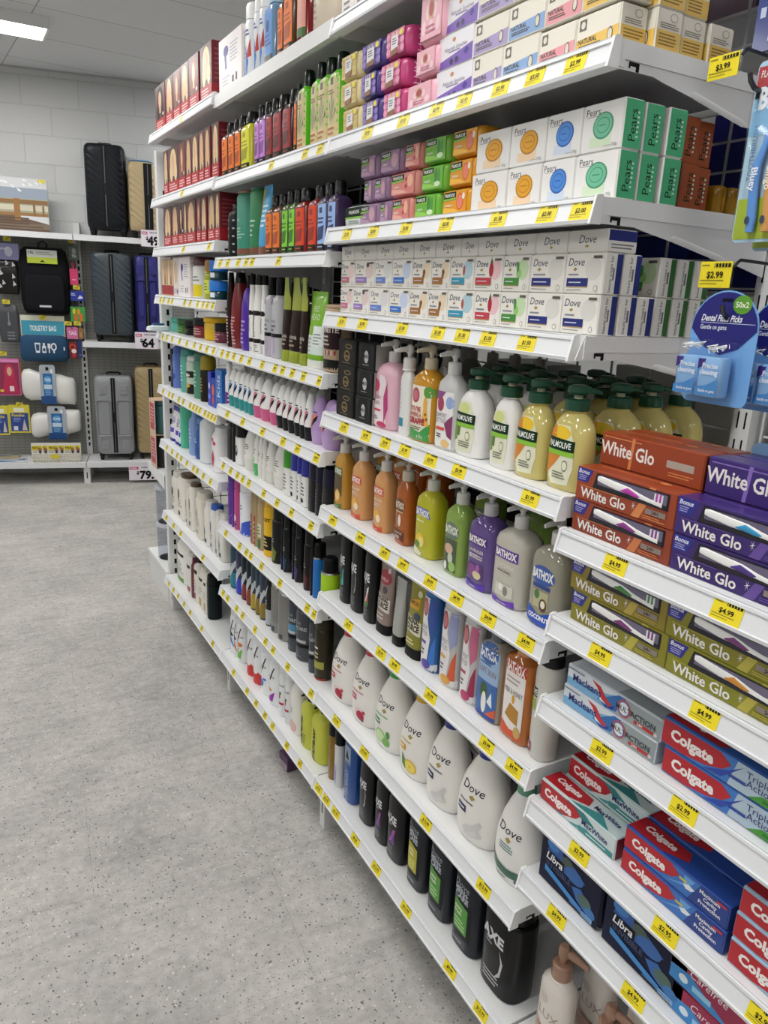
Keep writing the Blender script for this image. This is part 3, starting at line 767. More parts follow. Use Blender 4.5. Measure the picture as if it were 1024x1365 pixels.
T('bruntube', 'tube', 'hair_tube', 'tube', 'brown tube with olive crimped end', .235, .5, '33201c 8c9a1e', [('r', -1, .56, 1, 1, '9aa43a'), ('p', [(.1, 1), (1, 1), (1, .72)], '1e3c1e'), ('t', 'macadamia', -.1, .2, .06, 'd8d0c8', '', .8), ('l', -.7, .6, .05, .17, 2, '9a8c74')], cap=.14)
BED = [('t', 'BED', 0, .75, .085, 'e2edc4', ''), ('t', 'HEAD', 0, .63, .085, 'e2edc4', ''), ('r', -1, .2, -.2, .5, '8cb83a'), ('r', -.95, .08, .95, .36, 'd3dfd8'), ('r', .0, .2, .95, .5, 'e0e6e4'), ('l', -.8, -.1, .1, .34, 4, '9aa8a0'), ('l', .1, .8, .22, .4, 4, '8a9690'), ('r', -1, 0, 1, .08, '7cb024')]
T('bed', 'tube', 'hair_tube', 'tube', 'lime green styling tube', .2, .5, '7db81e:s d8dad2', BED, cap=.11)
T('brun', 'sham', 'conditioner_bottle', 'bottle', 'beige inverted bottle on black cap', .17, .75, 'b39b7e b39b7e', [('r', -1, 0, 1, .2, '19191b'), ('r', -.95, .36, .95, .86, '3a1c22'), ('t', 'BRILLIANT', 0, .78, .06, 'cfc2b4', '', .85), ('t', 'BRUNETTE', 0, .66, .09, 'e8ded4', 'b', .9), ('l', -.7, .5, .4, .58, 3, 'bfb0a4')] + [('r', -.9 + .2 * i, .27, -.8 + .2 * i, .34, 'e0d4c8' if i % 2 else '9a3038') for i in range(9)], cap=.04, capw=.9, sh=.96, n=2.4)
T('blackpk', 'box', 'cosmetic_box', 'box', 'black box with pale diamond emblem', .17, .05, '1b191b', [('p', [(-.8, .4), (0, .62), (.8, .4), (0, .18)], 'c8b4b0'), ('p', [(-.6, .4), (0, .56), (.6, .4), (0, .24)], '2a1c1e'), ('e', 0, .38, .3, .08, '8a3038'), ('p', [(-.8, .98), (.8, .8), (.8, .92), (0, 1)], 'e6e4e2'), ('l', -.8, .8, .68, .76, 1, 'cfcac8')], None)
# far bay, lower shelves
T('salon', 'box', 'cosmetic_box', 'box', 'black carton with white lettering', .17, .05, '18161a', [('t', 'SALON', 0, .45, 1.0, 'd8d4d8', 'v'), ('r', -1, .02, 0, .1, '3c3a40')], None)
T('bluecan', 'can', 'spray_can', 'spray can', 'periwinkle blue tall can', .185, 1, '6f8ad8 5a74c4', [('e', 0, .35, .6, .1, '4460c0'), ('l', -.5, .5, .55, .8, 4, 'b8c8f0')], cap=.16)
T('tealcan', 'can', 'spray_can', 'spray can', 'teal tall can', .185, 1, '5aa898 3c8c80', [('l', -.5, .5, .3, .8, 5, 'b8e0d4')], cap=.16)
T('patcan', 'can', 'spray_can', 'spray can', 'patterned black-and-gold can', .16, 1, 'b8c8b8 dfe4e0', [('r', -.9, .05, .9, .35, '2c2c20'), ('e', 0, .3, .5, .08, 'd8a84a'), ('r', -.9, .55, .9, .75, '3a3a34'), ('e', .1, .62, .4, .05, 'e0d8c0'), ('e', -.2, .16, .3, .05, 'd07a3a')], cap=.12)
T('grncan', 'can', 'spray_can', 'spray can', 'green tall can', .185, 1, '4c8c72 3a7460', [('l', -.5, .5, .3, .8, 5, 'a8d0c0')], cap=.16)
T('yelcan', 'can', 'spray_can', 'spray can', 'dark can with mustard top', .18, 1, '2a261c a09018', [('l', -.5, .5, .3, .8, 5, '9a8848')], cap=.3)
T('blubx', 'box', 'toothpaste_box', 'box', 'narrow royal blue upright box', .13, .04, '1c34b8', [('e', 0, .6, .5, .1, 'e8e8f4'), ('r', -.7, .2, .7, .35, '6a86f0')], None)
T('orgbx', 'box', 'toothpaste_box', 'box', 'narrow orange and blue box', .11, .04, '2440a8', [('e', 0, .6, .7, .2, 'e06a2c'), ('e', 0, .25, .6, .12, 'd83a2c')], None)
T('blu2bx', 'box', 'toothpaste_box', 'box', 'bright blue upright box', .15, .04, '1d6cc4', [('t', 'Kids', 0, .6, .9, 'e8f0f8', 'v'), ('r', -.8, .05, .8, .2, '1550a0')], [('r', -1, 0, 1, 1, '2474c8')])
T('purtub', 'tube', 'gel_tube', 'tube', 'small purple and white tube', .1, .8, '7a2c8a f0eef2', [('r', -1, .02, 1, .2, 'f0eef2')], cap=.1)
T('wtube', 'tube', 'cream_tube', 'tube', 'white tube with navy cap on top', .16, .7, 'eceaf0 23208c', [('e', 0, .6, .6, .1, 'b8b8d4'), ('r', -.8, .2, .6, .34, '4a34b0'), ('r', -1, .86, 1, 1, '23208c'), ('l', -.6, .6, .44, .56, 2, '3c3c60')], cap=.08)
T('mint', 'can', 'spray_can', 'spray can', 'plain mint green cylinder', .2, 1, '56c49c 4ab890', None, cap=.05)
T('ltblue', 'sham', 'shampoo_bottle', 'bottle', 'pale blue slim bottle', .19, .8, '7c9cd0 7090c4', [('l', -.5, .5, .3, .7, 4, 'b8cce8')])
T('bluegel', 'sham', 'shampoo_bottle', 'bottle', 'clear blue rounded bottle', .17, .8, '3a68b4:g 5a90d0', [('r', -.7, .1, .7, .4, '2a5090'), ('l', -.5, .5, .45, .6, 2, 'c8dcf0')], sh=.6)
T('bigwht', 'sham', 'shampoo_bottle', 'bottle', 'broad plain white bottle', .195, .8, 'dfe4e6 3a5ac0', [('p', [(-1, .1), (-1, .8), (-.7, .5), (-.85, .2)], '34447c')], cap=.06, capw=.6, n=2.6)
T('pnkwht', 'sham', 'shampoo_bottle', 'bottle', 'white bottle with magenta petals', .175, .8, 'f0eef0 e6e6e8', [('e', -.2, .8, .3, .05, 'd02c50'), ('e', .2, .72, .3, .05, 'd02c50'), ('p', [(-.5, .3), (0, .55), (.3, .35), (0, .1)], 'c01c5c')], cap=.1, capw=.7)
def cream(extra, a='3a3a3a'): return [('e', -.2, .6, .3, .12, a), ('l', -.6, .5, .3, .5, 3, 'a39c90'), ('r', -.5, .12, .2, .2, a)] + extra
T('crm', 'sham', 'shampoo_bottle', 'bottle', 'cream-white tall shampoo bottle', .2, .7, 'e2ded4 dcd8ce', cream([]), cap=.12, capw=.8, n=3, sh=.9)
T('crmb', 'sham', 'shampoo_bottle', 'bottle', 'cream-white bottle with brown cap', .215, .75, 'e8e4da 5e4a30:s', cream([('r', -.6, .1, .1, .2, '2c2a26')], '6a5436'), cap=.07, capw=.72, n=3, sh=.93)
T('crmd', 'sham', 'shampoo_bottle', 'bottle', 'ivory square-shouldered bottle', .205, .7, 'dedacd d8d4c6', cream([], 'b5ae9e'), cap=.13, capw=.88, n=3.4, sh=.95)
T('crmn', 'sham', 'shampoo_bottle', 'bottle', 'ivory bottle with navy swirl', .195, .7, 'e4e2da dcdad4', [('p', [(-.7, .15), (-.6, .6), (0, .4), (-.2, .2)], '2c3870'), ('r', -.6, .1, .4, .2, '2a2c50')], cap=.12, capw=.8, n=2.8, sh=.9)
T('crmblue', 'sham', 'shampoo_bottle', 'bottle', 'white bottle with blue cap', .2, .7, 'e4e4e0 2c5cb8', cream([], '2c3870'), cap=.1, capw=.85, n=2.8, sh=.92)
T('bigpump', 'pump', 'shampoo_bottle', 'bottle', 'large white bottle with black pump', .255, .75, 'efeee8 1a1a1c', [('r', -.7, .78, .5, .86, '1e1e1e'), ('e', -.1, .55, .4, .08, 'd0d0cc'), ('r', -.6, .06, .5, .18, '5a9a34'), ('l', -.6, .5, .3, .45, 3, 'aaa8a0')], n=2.6, sh=.86)
T('whtlab', 'sham', 'shampoo_bottle', 'bottle', 'white bottle with small red label', .2, .7, 'ebe9e4 d8d4cc', [('r', -.6, .7, .6, .78, '2a2a2a'), ('r', -.6, .08, .6, .2, 'b02a3a')], cap=.1, capw=.7, n=2.6)
T('winesh', 'sham', 'shampoo_bottle', 'bottle', 'slim wine-red bottle', .19, .7, '6a2430:s 561a24', None, cap=.1, capw=.7)
T('blkcapw', 'sham', 'shampoo_bottle', 'bottle', 'white bottle with black cap', .215, .75, 'e6e2d8 1c1a1c', [('r', -.6, .74, .6, .84, '2a2a2a'), ('r', -.6, .1, .3, .24, '8a3a34'), ('l', -.6, .5, .3, .6, 4, 'b4aea2')], cap=.13, capw=.5, n=2.8, sh=.88)
T('goldlab', 'sham', 'shampoo_bottle', 'bottle', 'white bottle with tan label', .195, .7, 'e8e4da dedace', [('r', -.6, .76, .6, .84, '2a2a2a'), ('r', -.6, .1, .4, .3, 'b89a50'), ('l', -.6, .5, .4, .6, 3, 'b4aea2')], cap=.1, capw=.7, n=2.8)
T('dkteal', 'sham', 'shampoo_bottle', 'bottle', 'large dark green-black bottle', .2, .8, '16262a 121c20', [('l', -.6, .3, .3, .8, 4, '2c4048')], cap=.22, capw=.97, n=2.4, sh=.98)
# middle bay deodorants
def roll(sw, dk='22305e'): return [('l', -.5, .55, .5, .58, 1, dk), ('p', [(-.5, .08), (.1, .5), (.5, .48), (-.1, .05)], sw), ('p', [(-.2, .05), (.1, .32), (.6, .46), (.5, .3)], '2a2a34')]
T('rteal', 'roll', 'roll_on_deodorant', 'deodorant', 'white roll-on with teal cap', .13, .72, 'f3f3f1 1f8f90', roll('4a80c8'))
T('rpink', 'roll', 'roll_on_deodorant', 'deodorant', 'white roll-on with pink cap', .13, .72, 'f3f3f1 d05a8c', roll('d87a8c'))
T('rblk', 'roll', 'roll_on_deodorant', 'deodorant', 'white roll-on with black cap', .13, .72, 'f3f3f1 232329', roll('c86a7c'))
T('rlil', 'roll', 'roll_on_deodorant', 'deodorant', 'lilac roll-on', .13, .72, 'bb9bd0 c0a2d2', roll('e0805a', '3a2a6c'))
T('rwb', 'roll', 'roll_on_deodorant', 'deodorant', 'plain white roll-on behind the front row', .13, .72, 'eeeeec d8d8d8')
T('wstick', 'can', 'deodorant_stick', 'deodorant', 'white slim stick with purple base', .15, 1, 'f0eef2 f4f4f6', [('r', -1, .02, 1, .45, '7a2c8a')], cap=.3, capw=.7)
T('blkst', 'sham', 'deodorant_stick', 'deodorant', 'black oval deodorant', .15, .7, '1a1a1e:s 1c1c20:s', None, cap=.2, capw=.9, sh=.9)
T('bwst', 'sham', 'deodorant_stick', 'deodorant', 'white roll-on with black top', .15, .7, 'f0f0ee 19191c:s', [('e', 0, .5, .4, .2, '2a2a2e'), ('e', .1, .55, .2, .1, 'c8c8c8')], cap=.35, capw=.95, sh=.98)
T('wroll', 'roll', 'roll_on_deodorant', 'deodorant', 'white rounded roll-on', .14, .7, 'edece6 e4e3dc', [('l', -.5, .5, .3, .5, 3, '55584e'), ('e', 0, .18, .3, .08, 'd8d6ca')])
T('wrollg', 'roll', 'roll_on_deodorant', 'deodorant', 'white roll-on with green base', .14, .7, 'edece6 58b86a', [('l', -.5, .5, .3, .5, 3, '55584e'), ('e', 0, .12, .4, .1, 'a8d8a0')])
T('gcap', 'sham', 'roll_on_deodorant', 'deodorant', 'white roll-on with green dome cap', .14, .75, 'eeeeea 3c9a1e', [('l', -.6, .5, .2, .8, 5, '6a6e72')], cap=.38, capw=1, sh=.99)
T('bcap', 'sham', 'roll_on_deodorant', 'deodorant', 'white roll-on with blue dome cap', .14, .75, 'eeeeea 1a1f9c:s', [('l', -.6, .5, .35, .8, 4, '4a4e62'), ('e', 0, .2, .4, .08, '26262c')], cap=.36, capw=1, sh=.99)
T('blkro', 'sham', 'roll_on_deodorant', 'deodorant', 'black roll-on with navy cap', .145, .75, '18181c:s 14143c:s', [('l', -.5, -.2, .1, .8, 7, '8a8a92')], cap=.35, capw=1, sh=.99)
T('purcan', 'can', 'spray_can', 'spray can', 'purple dotted can', .2, 1, '5a1f94:s 52188c:s', [('e', -.4 + .3 * (i % 4), .08 + .05 * i, .08, .012, 'c890e8') for i in range(7)], cap=.18, capw=.98)
T('pinkcan', 'can', 'spray_can', 'spray can', 'pink metallic can', .19, 1, 'c24a86:s b84480:s', [('e', -.1, .3, .5, .09, 'efe6ea'), ('e', -.3, .12, .16, .03, 'e8d8e0'), ('e', .3, .14, .16, .03, '2a2028')], cap=.18, capw=.98)
T('wpcan', 'can', 'spray_can', 'spray can', 'white can with violet flowers', .2, 1, 'e9ebf0 e4e6ec', [('p', [(-.9, 0), (-.9, .35), (-.2, .2), (0, 0)], '7a3ab0'), ('p', [(0, 0), (.2, .3), (.9, .4), (.9, 0)], '3a5ac8'), ('e', -.2, .5, .2, .03, '6a80c8'), ('l', -.5, .5, .6, .75, 2, '7a86b0')], cap=.2, capw=.96)
T('becan', 'can', 'spray_can', 'spray can', 'beige can with red strip', .195, 1, 'b09a72 a08c66', [('r', -.3, .05, .4, .7, 'a03028'), ('l', -.2, .3, .1, .6, 5, 'e8dcc0')], cap=.16)
T('begcan', 'can', 'spray_can', 'spray can', 'beige can with green strip', .195, 1, 'b8a27a a8946c', [('r', -.5, .3, .6, .6, 'dcdcb8'), ('r', -.4, .05, .5, .25, '2c6a3c'), ('l', -.3, .4, .34, .55, 3, '2c6a3c')], cap=.16)
T('yelspr', 'can', 'spray_can', 'spray can', 'yellow and black can', .2, 1, 'e8b80e d8a808', [('r', -1, .14, 1, .44, '2a2418'), ('t', 'BOOST', 0, .78, .07, '3a300c', 'b'), ('l', -.6, .6, .2, .4, 3, 'd8c470')], cap=.16)
def dk(acc, t=None): return [('p', [(-.6, .08), (-.2, .45), (.6, .3), (.4, .06)], acc), ('l', -.5, .4, .5, .62, 2, '8a8a90')] + ([('t', t, -.3, .35, .45, 'c8c8cc', 'vb')] if t else [])
T('blkgrn', 'can', 'spray_can', 'spray can', 'black can with olive flash', .19, 1, '17181a:s 121214:s', dk('6a7a1c', 'SPORTSTAR'), cap=.24, capw=.9)
T('blkblu', 'can', 'spray_can', 'spray can', 'black can with blue flash', .19, 1, '14161e:s 101014:s', dk('1c3c6a'), cap=.24, capw=.9)
T('blkpur', 'can', 'spray_can', 'spray can', 'black can with violet flash', .19, 1, '151219:s 111014:s', dk('3c2a6a'), cap=.24, capw=.9)
T('blkred2', 'can', 'spray_can', 'spray can', 'black can with maroon flash', .19, 1, '161214:s 121012:s', dk('5a1c24'), cap=.24, capw=.9)
T('bluspr', 'can', 'spray_can', 'spray can', 'bright blue can with black cap', .165, 1, '1670c8 17171a', None, cap=.26, capw=.84, ring=1)
T('limspr', 'can', 'spray_can', 'spray can', 'lime green can with black cap', .14, 1, 'a2c81c 17171a', [('l', -.95, -.8, .1, .8, 6, '4a5a10')], cap=.3, capw=.8, ring=1)
def rx(acc, up='16364c'): return [('r', -1, 0, 1, .4, acc), ('p', [(-.9, .25), (.7, .72), (.9, .64), (-.2, .2)], 'c8ccd0'), ('t', 'rexona', 0, .62, .07, 'b8c4cc', 'b', .7)]
for tid, nm, up, acc in (('rxt', 'teal', '123a52', '1c7a90'), ('rxb', 'cobalt', '14204a', '2a38c0'), ('rxr', 'maroon', '14283a', '7a2430'), ('rxo', 'rust', '14283a', '8c3a24'), ('rxy', 'mustard', '16344a', 'b09a1c'), ('rxg', 'gold-brown', '16304a', '8c7420')):
    T(tid, 'can', 'spray_can', 'spray can', 'dark %s sport spray can' % nm, .2, 1, up + ':s ' + up + ':s', rx(acc), cap=.16, capw=.96)
T('rxw', 'can', 'spray_can', 'spray can', 'black and silver spray can', .2, 1, '1a1c20:s 17181c:s', [('r', -1, 0, 1, .38, 'b8bcc0'), ('p', [(-.6, .6), (-.2, .7), (.5, .95), (0, .66)], 'e0e2e4'), ('l', -.5, .5, .48, .6, 2, 'a8acb0')], cap=.16, capw=.96)
T('silcan', 'can', 'spray_can', 'spray can', 'silver-grey tall can', .2, 1, '9a9a96:m a4a4a0', [('l', -.6, -.2, .1, .8, 9, '3c3c40'), ('r', 0, .04, .5, .14, '44464a')], cap=.18, capw=.95)
MEN = [('t', 'DOVE', 0, .8, .06, '9aa0a8', '', .6), ('t', 'MEN+CARE', 0, .7, .07, 'b8bcc2', 'b', .85), ('r', -1, .3, 1, .37, '17181c'), ('r', -.1, .4, .8, .46, 'c0c4c8'), ('l', -.7, .5, .08, .25, 3, '6a7078')]
T('mencan', 'can', 'spray_can', 'spray can', 'charcoal grey spray can', .2, 1, '3c4048:s 343840:s', MEN, cap=.18, capw=.97)
T('menblu', 'can', 'spray_can', 'spray can', 'charcoal can with blue glow', .2, 1, '343c48:s 2c343e:s', [('r', -1, .42, 1, .6, '4a8ab0')] + MEN, cap=.18, capw=.97)
T('olive', 'can', 'spray_can', 'spray can', 'dark olive can with red base', .2, 1, '3c3418:s 3a3218:s', [('r', -1, 0, 1, .05, 'b03a20'), ('r', -.9, .25, .9, .4, 'a0a040'), ('l', -.5, .5, .45, .6, 2, 'cfc8a0'), ('r', -.5, .66, .4, .7, 'e8e4d0')], cap=.2, capw=.97)
def rw(*e): return [('t', 'rexona', 0, .72, .07, '5a3a44', 's', .8), ('p', [(-.1, .62), (.5, .95), (.6, .95), (.1, .62)], '2a2a30')] + list(e)
WS = 'eceef0 e4e6ea'
T('wrblue', 'can', 'spray_can', 'spray can', 'white can with blue star', .19, 1, WS, rw(('p', [(-.8, .15), (0, .35), (.8, .15), (0, .55)], '2f78d0'), ('p', [(-.9, .5), (0, .66), (.6, .5)], '1c2238')), cap=.16)
T('wrorg', 'can', 'spray_can', 'spray can', 'white can with orange star', .19, 1, WS, rw(('p', [(-.8, .2), (0, .35), (.8, .15), (0, .55)], 'd86a2c'), ('p', [(-.9, .5), (0, .66), (.6, .5)], '1c2238')), cap=.16)
T('wrgrn', 'can', 'spray_can', 'spray can', 'white can with green leaves', .19, 1, WS, rw(('p', [(-.8, .3), (0, .1), (.2, .4)], '58b83c'), ('p', [(-.3, .15), (.5, .12), (.7, .4)], '7ac84a'), ('e', .3, .5, .4, .06, 'e0843a'), ('e', -.4, .55, .3, .05, '22242c')), cap=.16)
T('wrred', 'can', 'spray_can', 'spray can', 'white can with red swoosh base', .2, 1, WS, rw(('p', [(-1, 0), (-1, .25), (.2, .45), (1, .2), (1, 0)], 'cc3a34'), ('e', .2, .42, .5, .16, 'f0f0ee')), cap=.16)
T('wrspl', 'can', 'spray_can', 'spray can', 'white can with blue splash', .19, 1, WS, rw(('e', -.2, .3, .5, .1, '2f74d8'), ('e', .4, .4, .2, .03, '2f74d8'), ('e', -.5, .5, .15, .025, '2f74d8')), cap=.16)
T('wrpur', 'can', 'spray_can', 'spray can', 'white can with purple flower', .19, 1, WS, rw(('p', [(-.6, .1), (.6, .35), (.4, .1)], 'a02cb0'), ('e', 0, .38, .3, .04, 'e09a4a')), cap=.16)
T('wrber', 'can', 'spray_can', 'spray can', 'white can with red berries', .19, 1, WS, [('t', 'Dove', 0, .78, .08, '2a3050', 's', .7), ('e', -.1, .5, .35, .07, 'b02c3c'), ('r', -.7, .3, .7, .36, 'c03a50'), ('e', .2, .58, .2, .04, '4a6a34')], cap=.16)
T('lotion', 'pump', 'lotion_bottle', 'bottle', 'large white lotion pump bottle', .225, .75, 'eeece6 1a1a1c', [('t', 'Dove', -.3, .72, .09, '3a4a60', 's', .5), ('l', -.6, 0, .55, .64, 2, '5a8a6a'), ('e', .1, .22, .6, .16, 'e0b8b4')], n=2.4, sh=.7)
T('tradie', 'pump', 'body_wash_bottle', 'bottle', 'lime bottle lettered TRADIE', .19, .8, 'c9cc46 18181c', [('t', 'TRADIE', -.35, .42, .55, '2a2c1c', 'vBs'), ('l', .0, .45, .12, .4, 4, '6a6c2c')], n=2.4, sh=.82, hh=.035)
T('tradie2', 'pump', 'body_wash_bottle', 'bottle', 'lime bottle lettered NUT BUTTER', .19, .8, 'c9cc46 18181c', [('t', 'NUT BUTTER BODY', 0, .42, .34, '2a2c1c', 'vB')], n=2.4, sh=.82, hh=.035)
# soap bay
def wrapart(main, band, txt, tc, extra=()): return [('r', -.98, 0, .98, 1, main)] + list(extra) + [('t', txt, -.45, .86, .15, tc, 'b', .4)]
def lux(main, dot): return [('r', -1, 0, 1, 1, main)] + [('e', -.8 + .53 * (i % 4), .2 + .3 * (i // 4), .22, .14, dot) for i in range(12)] + [('r', -.45, .18, .35, .78, 'e4e2e2'), ('t', 'LUX', -.05, .86, .2, 'f3ead0', '', .4), ('l', -.3, .2, .4, .7, 3, '55586a'), ('p', [(-.45, .02), (-.45, .2), (.35, .28), (.35, .02)], '8a5a34'), ('r', .5, .7, .85, .92, 'e8dc3a')]
LUXS = [('t', 'LUX', -.1, .5, .8, 'f3dfe8', 'v')]
T('luxy', 'soap', 'soap_multipack', 'soap', 'cream yellow soap pack', .055, .07, 'e3d3a0:s', lux('dfcc94', 'c9b060'), LUXS)
T('luxp', 'soap', 'soap_multipack', 'soap', 'violet soap pack', .055, .07, '4c3a86:s', lux('54428c', '8a78c0'), LUXS)
T('luxk', 'soap', 'soap_multipack', 'soap', 'magenta soap pack', .055, .07, 'c0407a:s', lux('c8588c', 'e89ab8'), LUXS)
FLO = [('r', -1, 0, 1, 1, 'e9aebc')] + [('e', -.7 + .35 * i, .25 + .3 * (i % 2), .2, .16, 'f3ccd4') for i in range(5)] + [('e', 0, .6, .3, .22, 'c8a06a'), ('e', 0, .6, .22, .16, 'a83a4a'), ('l', -.5, .5, .1, .3, 2, 'c06a80')]
T('pinkp', 'soap', 'soap_multipack', 'soap', 'pale pink floral soap pack', .05, .06, 'e8b0be:s', FLO)
T('pinkbig', 'soap', 'soap_multipack', 'soap', 'tall pale pink floral soap pack', .1, .06, 'e8b0be:s', FLO)
NS = [('r', -1, 0, 1, 1, 'e9e6ec'), ('p', [(-1, 0), (-1, .22), (0, .36), (1, .52), (1, 0)], '7a58b4'), ('t', 'Naturals Sensitive', 0, .56, .13, '4a3c6c', 's', .85), ('l', -.4, .5, .4, .5, 1, '8a7cac'), ('e', -.1, .8, .1, .07, 'c88a5a'), ('p', [(.5, .3), (.65, .44), (.8, .34), (.65, .2)], '3a2c8c'), ('e', -.2, .14, .1, .09, '2c2454'), ('e', .1, .16, .1, .09, '2c2454')]
T('nat', 'box', 'soap_box', 'soap', 'white and purple soap box', .056, .06, 'ece9ee', NS, [('r', -1, 0, 1, .45, '7a58b4'), ('l', -.8, .8, .5, .9, 4, 'a59cb8')])
def bx(c, cd): return [('r', -1, 0, 1, 1, 'e4dfd2'), ('p', [(-1, .02), (-1, .4), (1, .5), (1, .02)], c), ('r', -.9, .62, -.55, .92, '6a6458'), ('e', -.72, .77, .1, .1, 'e0dacd'), ('t', 'NATURAL', -.45, .34, .13, '4a4438', 'b', .45), ('l', -.85, .2, .12, .24, 2, '5a5244'), ('e', .62, .3, .13, .19, '5c554a'), ('e', .62, .3, .1, .15, 'd8d0c0')]
def bxs(c): return [('r', -1, 0, 1, 1, 'e4dfd2'), ('r', -1, 0, 1, .48, c), ('l', -.8, .8, .08, .42, 4, '8a6a2c'), ('l', -.8, .8, .52, .68, 3, '77705f'), ('e', .3, .83, .32, .11, '9a9484'), ('e', .3, .83, .27, .09, 'e4dfd2')]
for tid, nm, c in (('bl', 'lilac', 'a99ac8'), ('bb', 'sky blue', '86a8d4'), ('bp', 'pink', 'e39aa2'), ('by', 'honey yellow', 'e3bc5c')):
    T(tid, 'box', 'soap_box', 'soap', 'cream and %s soap box' % nm, .052, .05, 'e4dfd2', bx(c, c), bxs(c))
def pal(c, l, fr, txt='natural'): return [('r', -1, 0, 1, 1, c), ('p', [(-1, .05), (-1, .3), (0, .2), (.4, .05)], l)] + fr + [('p', [(-.95, .66), (-.95, .94), (.1, .96), (.1, .7)], '17321f'), ('t', 'PALMOLIVE', -.42, .81, .15, 'e9efe4', 'b', .42), ('p', [(-.95, .56), (-.95, .66), (.1, .7), (.1, .62)], '86c23c'), ('t', txt, -.5, .38, .12, 'e9e4dc', 'b', .3)]
T('plv', 'soap', 'soap_bar', 'soap', 'mauve wrapped soap bar', .05, .06, 'a07fa0:s', pal('9c7a9c', 'b795b2', [('e', .5, .5, .35, .35, 'caa0ac')]))
T('ppk', 'soap', 'soap_bar', 'soap', 'salmon pink wrapped soap bar', .05, .06, 'dd8c84:s', pal('dc8880', 'ecb0a4', [('e', .3, .7, .1, .1, 'b83040'), ('e', .45, .5, .1, .1, 'c03a48'), ('e', .3, .35, .1, .1, 'b83040'), ('e', .65, .6, .25, .3, 'f0b89c')]))
T('pgr', 'soap', 'soap_bar', 'soap', 'green wrapped soap bar', .05, .06, '74bc3a:s', pal('6fb83a', '98d45a', [('e', .35, .55, .16, .38, '3f8c34'), ('e', .65, .5, .14, .4, '4f9c3c'), ('e', .5, .2, .3, .12, 'd8efc8')]))
T('por', 'soap', 'soap_bar', 'soap', 'orange wrapped soap bar', .05, .06, 'e6a01e:s', pal('e39c1c', 'f3bc44', [('e', .45, .5, .3, .38, 'd8602c'), ('e', .45, .5, .24, .3, 'e8836a'), ('e', .75, .72, .12, .14, 'efe6d8')], 'moisture'))
T('pwh', 'soap', 'soap_bar', 'soap', 'leaning white and dark green soap pack', .05, .05, 'dfe6e2:s', [('r', -1, .45, 1, 1, '17321f'), ('r', -1, .38, 1, .48, '86c23c'), ('t', 'PALMOLIVE', 0, .74, .18, 'e9efe4', 'b', .9), ('l', -.6, .6, .05, .3, 2, '7a8a80')])
def pears(c, dkc, lt): return [('r', -1, 0, 1, 1, 'ecebe8'), ('t', 'Pears', -.52, .85, .15, '33333a', '', .5), ('r', -.85, .74, -.2, .755, '9a9a9e'), ('r', -.55, .08, .5, .3, lt), ('e', .05, .52, .52, .29, dkc), ('e', .05, .525, .46, .255, c), ('e', .05, .53, .33, .17, dkc), ('e', .05, .53, .3, .15, c), ('l', -.15, .25, .5, .56, 1, dkc), ('t', '100g', .72, .09, .07, '77777c', '', .3), ('r', .2, .07, .55, .085, 'a8a8ac')]
def pears_s(c): return [('r', -1, 0, 1, 1, c), ('t', 'Pears', -.1, .48, .8, '1f3a2c', 'v'), ('l', .35, .6, .2, .8, 6, 'd8efe0')]
for tid, nm, c, d, l, s in (('pa', 'amber', 'e2a21a', 'b87a10', 'f0d4b0', 'c8604a'), ('pb', 'blue', '4488d8', '1f5aac', 'd0dcec', '4a90cc'), ('pg', 'green', '6fbf9a', '3c9470', 'd4e8c8', '4db581'), ('pbr', 'brown', 'a85a2c', '7c3c18', 'a85a2c', 'a5532a')):
    T(tid, 'box', 'soap_box', 'soap', 'white soap box picturing %s bar' % nm if nm != 'brown' else 'reddish brown soap box', .066, .038, 'ecebe8' if nm != 'brown' else '8c4a26', pears(c, d, l) if nm != 'brown' else [('l', -.7, .7, .2, .8, 4, '6c3418')], pears_s(s))
T('amb', 'soap', 'soap_bar', 'soap', 'unboxed amber soap bar', .045, .03, 'a87a14:g')
def dove(c, sw, e=()): return [('r', -1, 0, 1, 1, 'eeebe4'), ('e', .48, .62, .42, .3, sw)] + list(e) + [('t', 'Dove', -.48, .8, .2, '23284a', 's', .5), ('p', [(-.62, .6), (-.5, .66), (-.38, .61), (-.5, .56)], 'a88a3a'), ('l', -.85, -.1, .42, .52, 1, '8a8a94'), ('r', -.92, .17, .25, .38, c), ('r', -.92, .14, .25, .17, 'a88c5c'), ('l', -.8, 0, .24, .3, 1, 'e0e0ea'), ('l', -.9, .1, .05, .1, 1, '9a9890'), ('e', .7, .12, .11, .08, 'a8a498'), ('e', .7, .12, .08, .06, 'eeebe4'), ('r', .45, .88, .9, .95, '5a5a50')]
def dove_s(c): return [('r', -1, 0, .3, 1, 'eeece6'), ('r', .3, 0, 1, 1, c), ('t', 'beauty cream bar', -.35, .5, .34, '3a3a44', 'v'), ('l', -.1, .15, .15, .85, 1, '77777c')]
def dove_t(c): return [('r', -1, 0, 1, 1, 'dad8d2'), ('t', 'Dove', 0, .6, .4, '23284a', 's', .5), ('p', [(-.12, .25), (0, .34), (.12, .26), (0, .17)], 'a88a3a')]
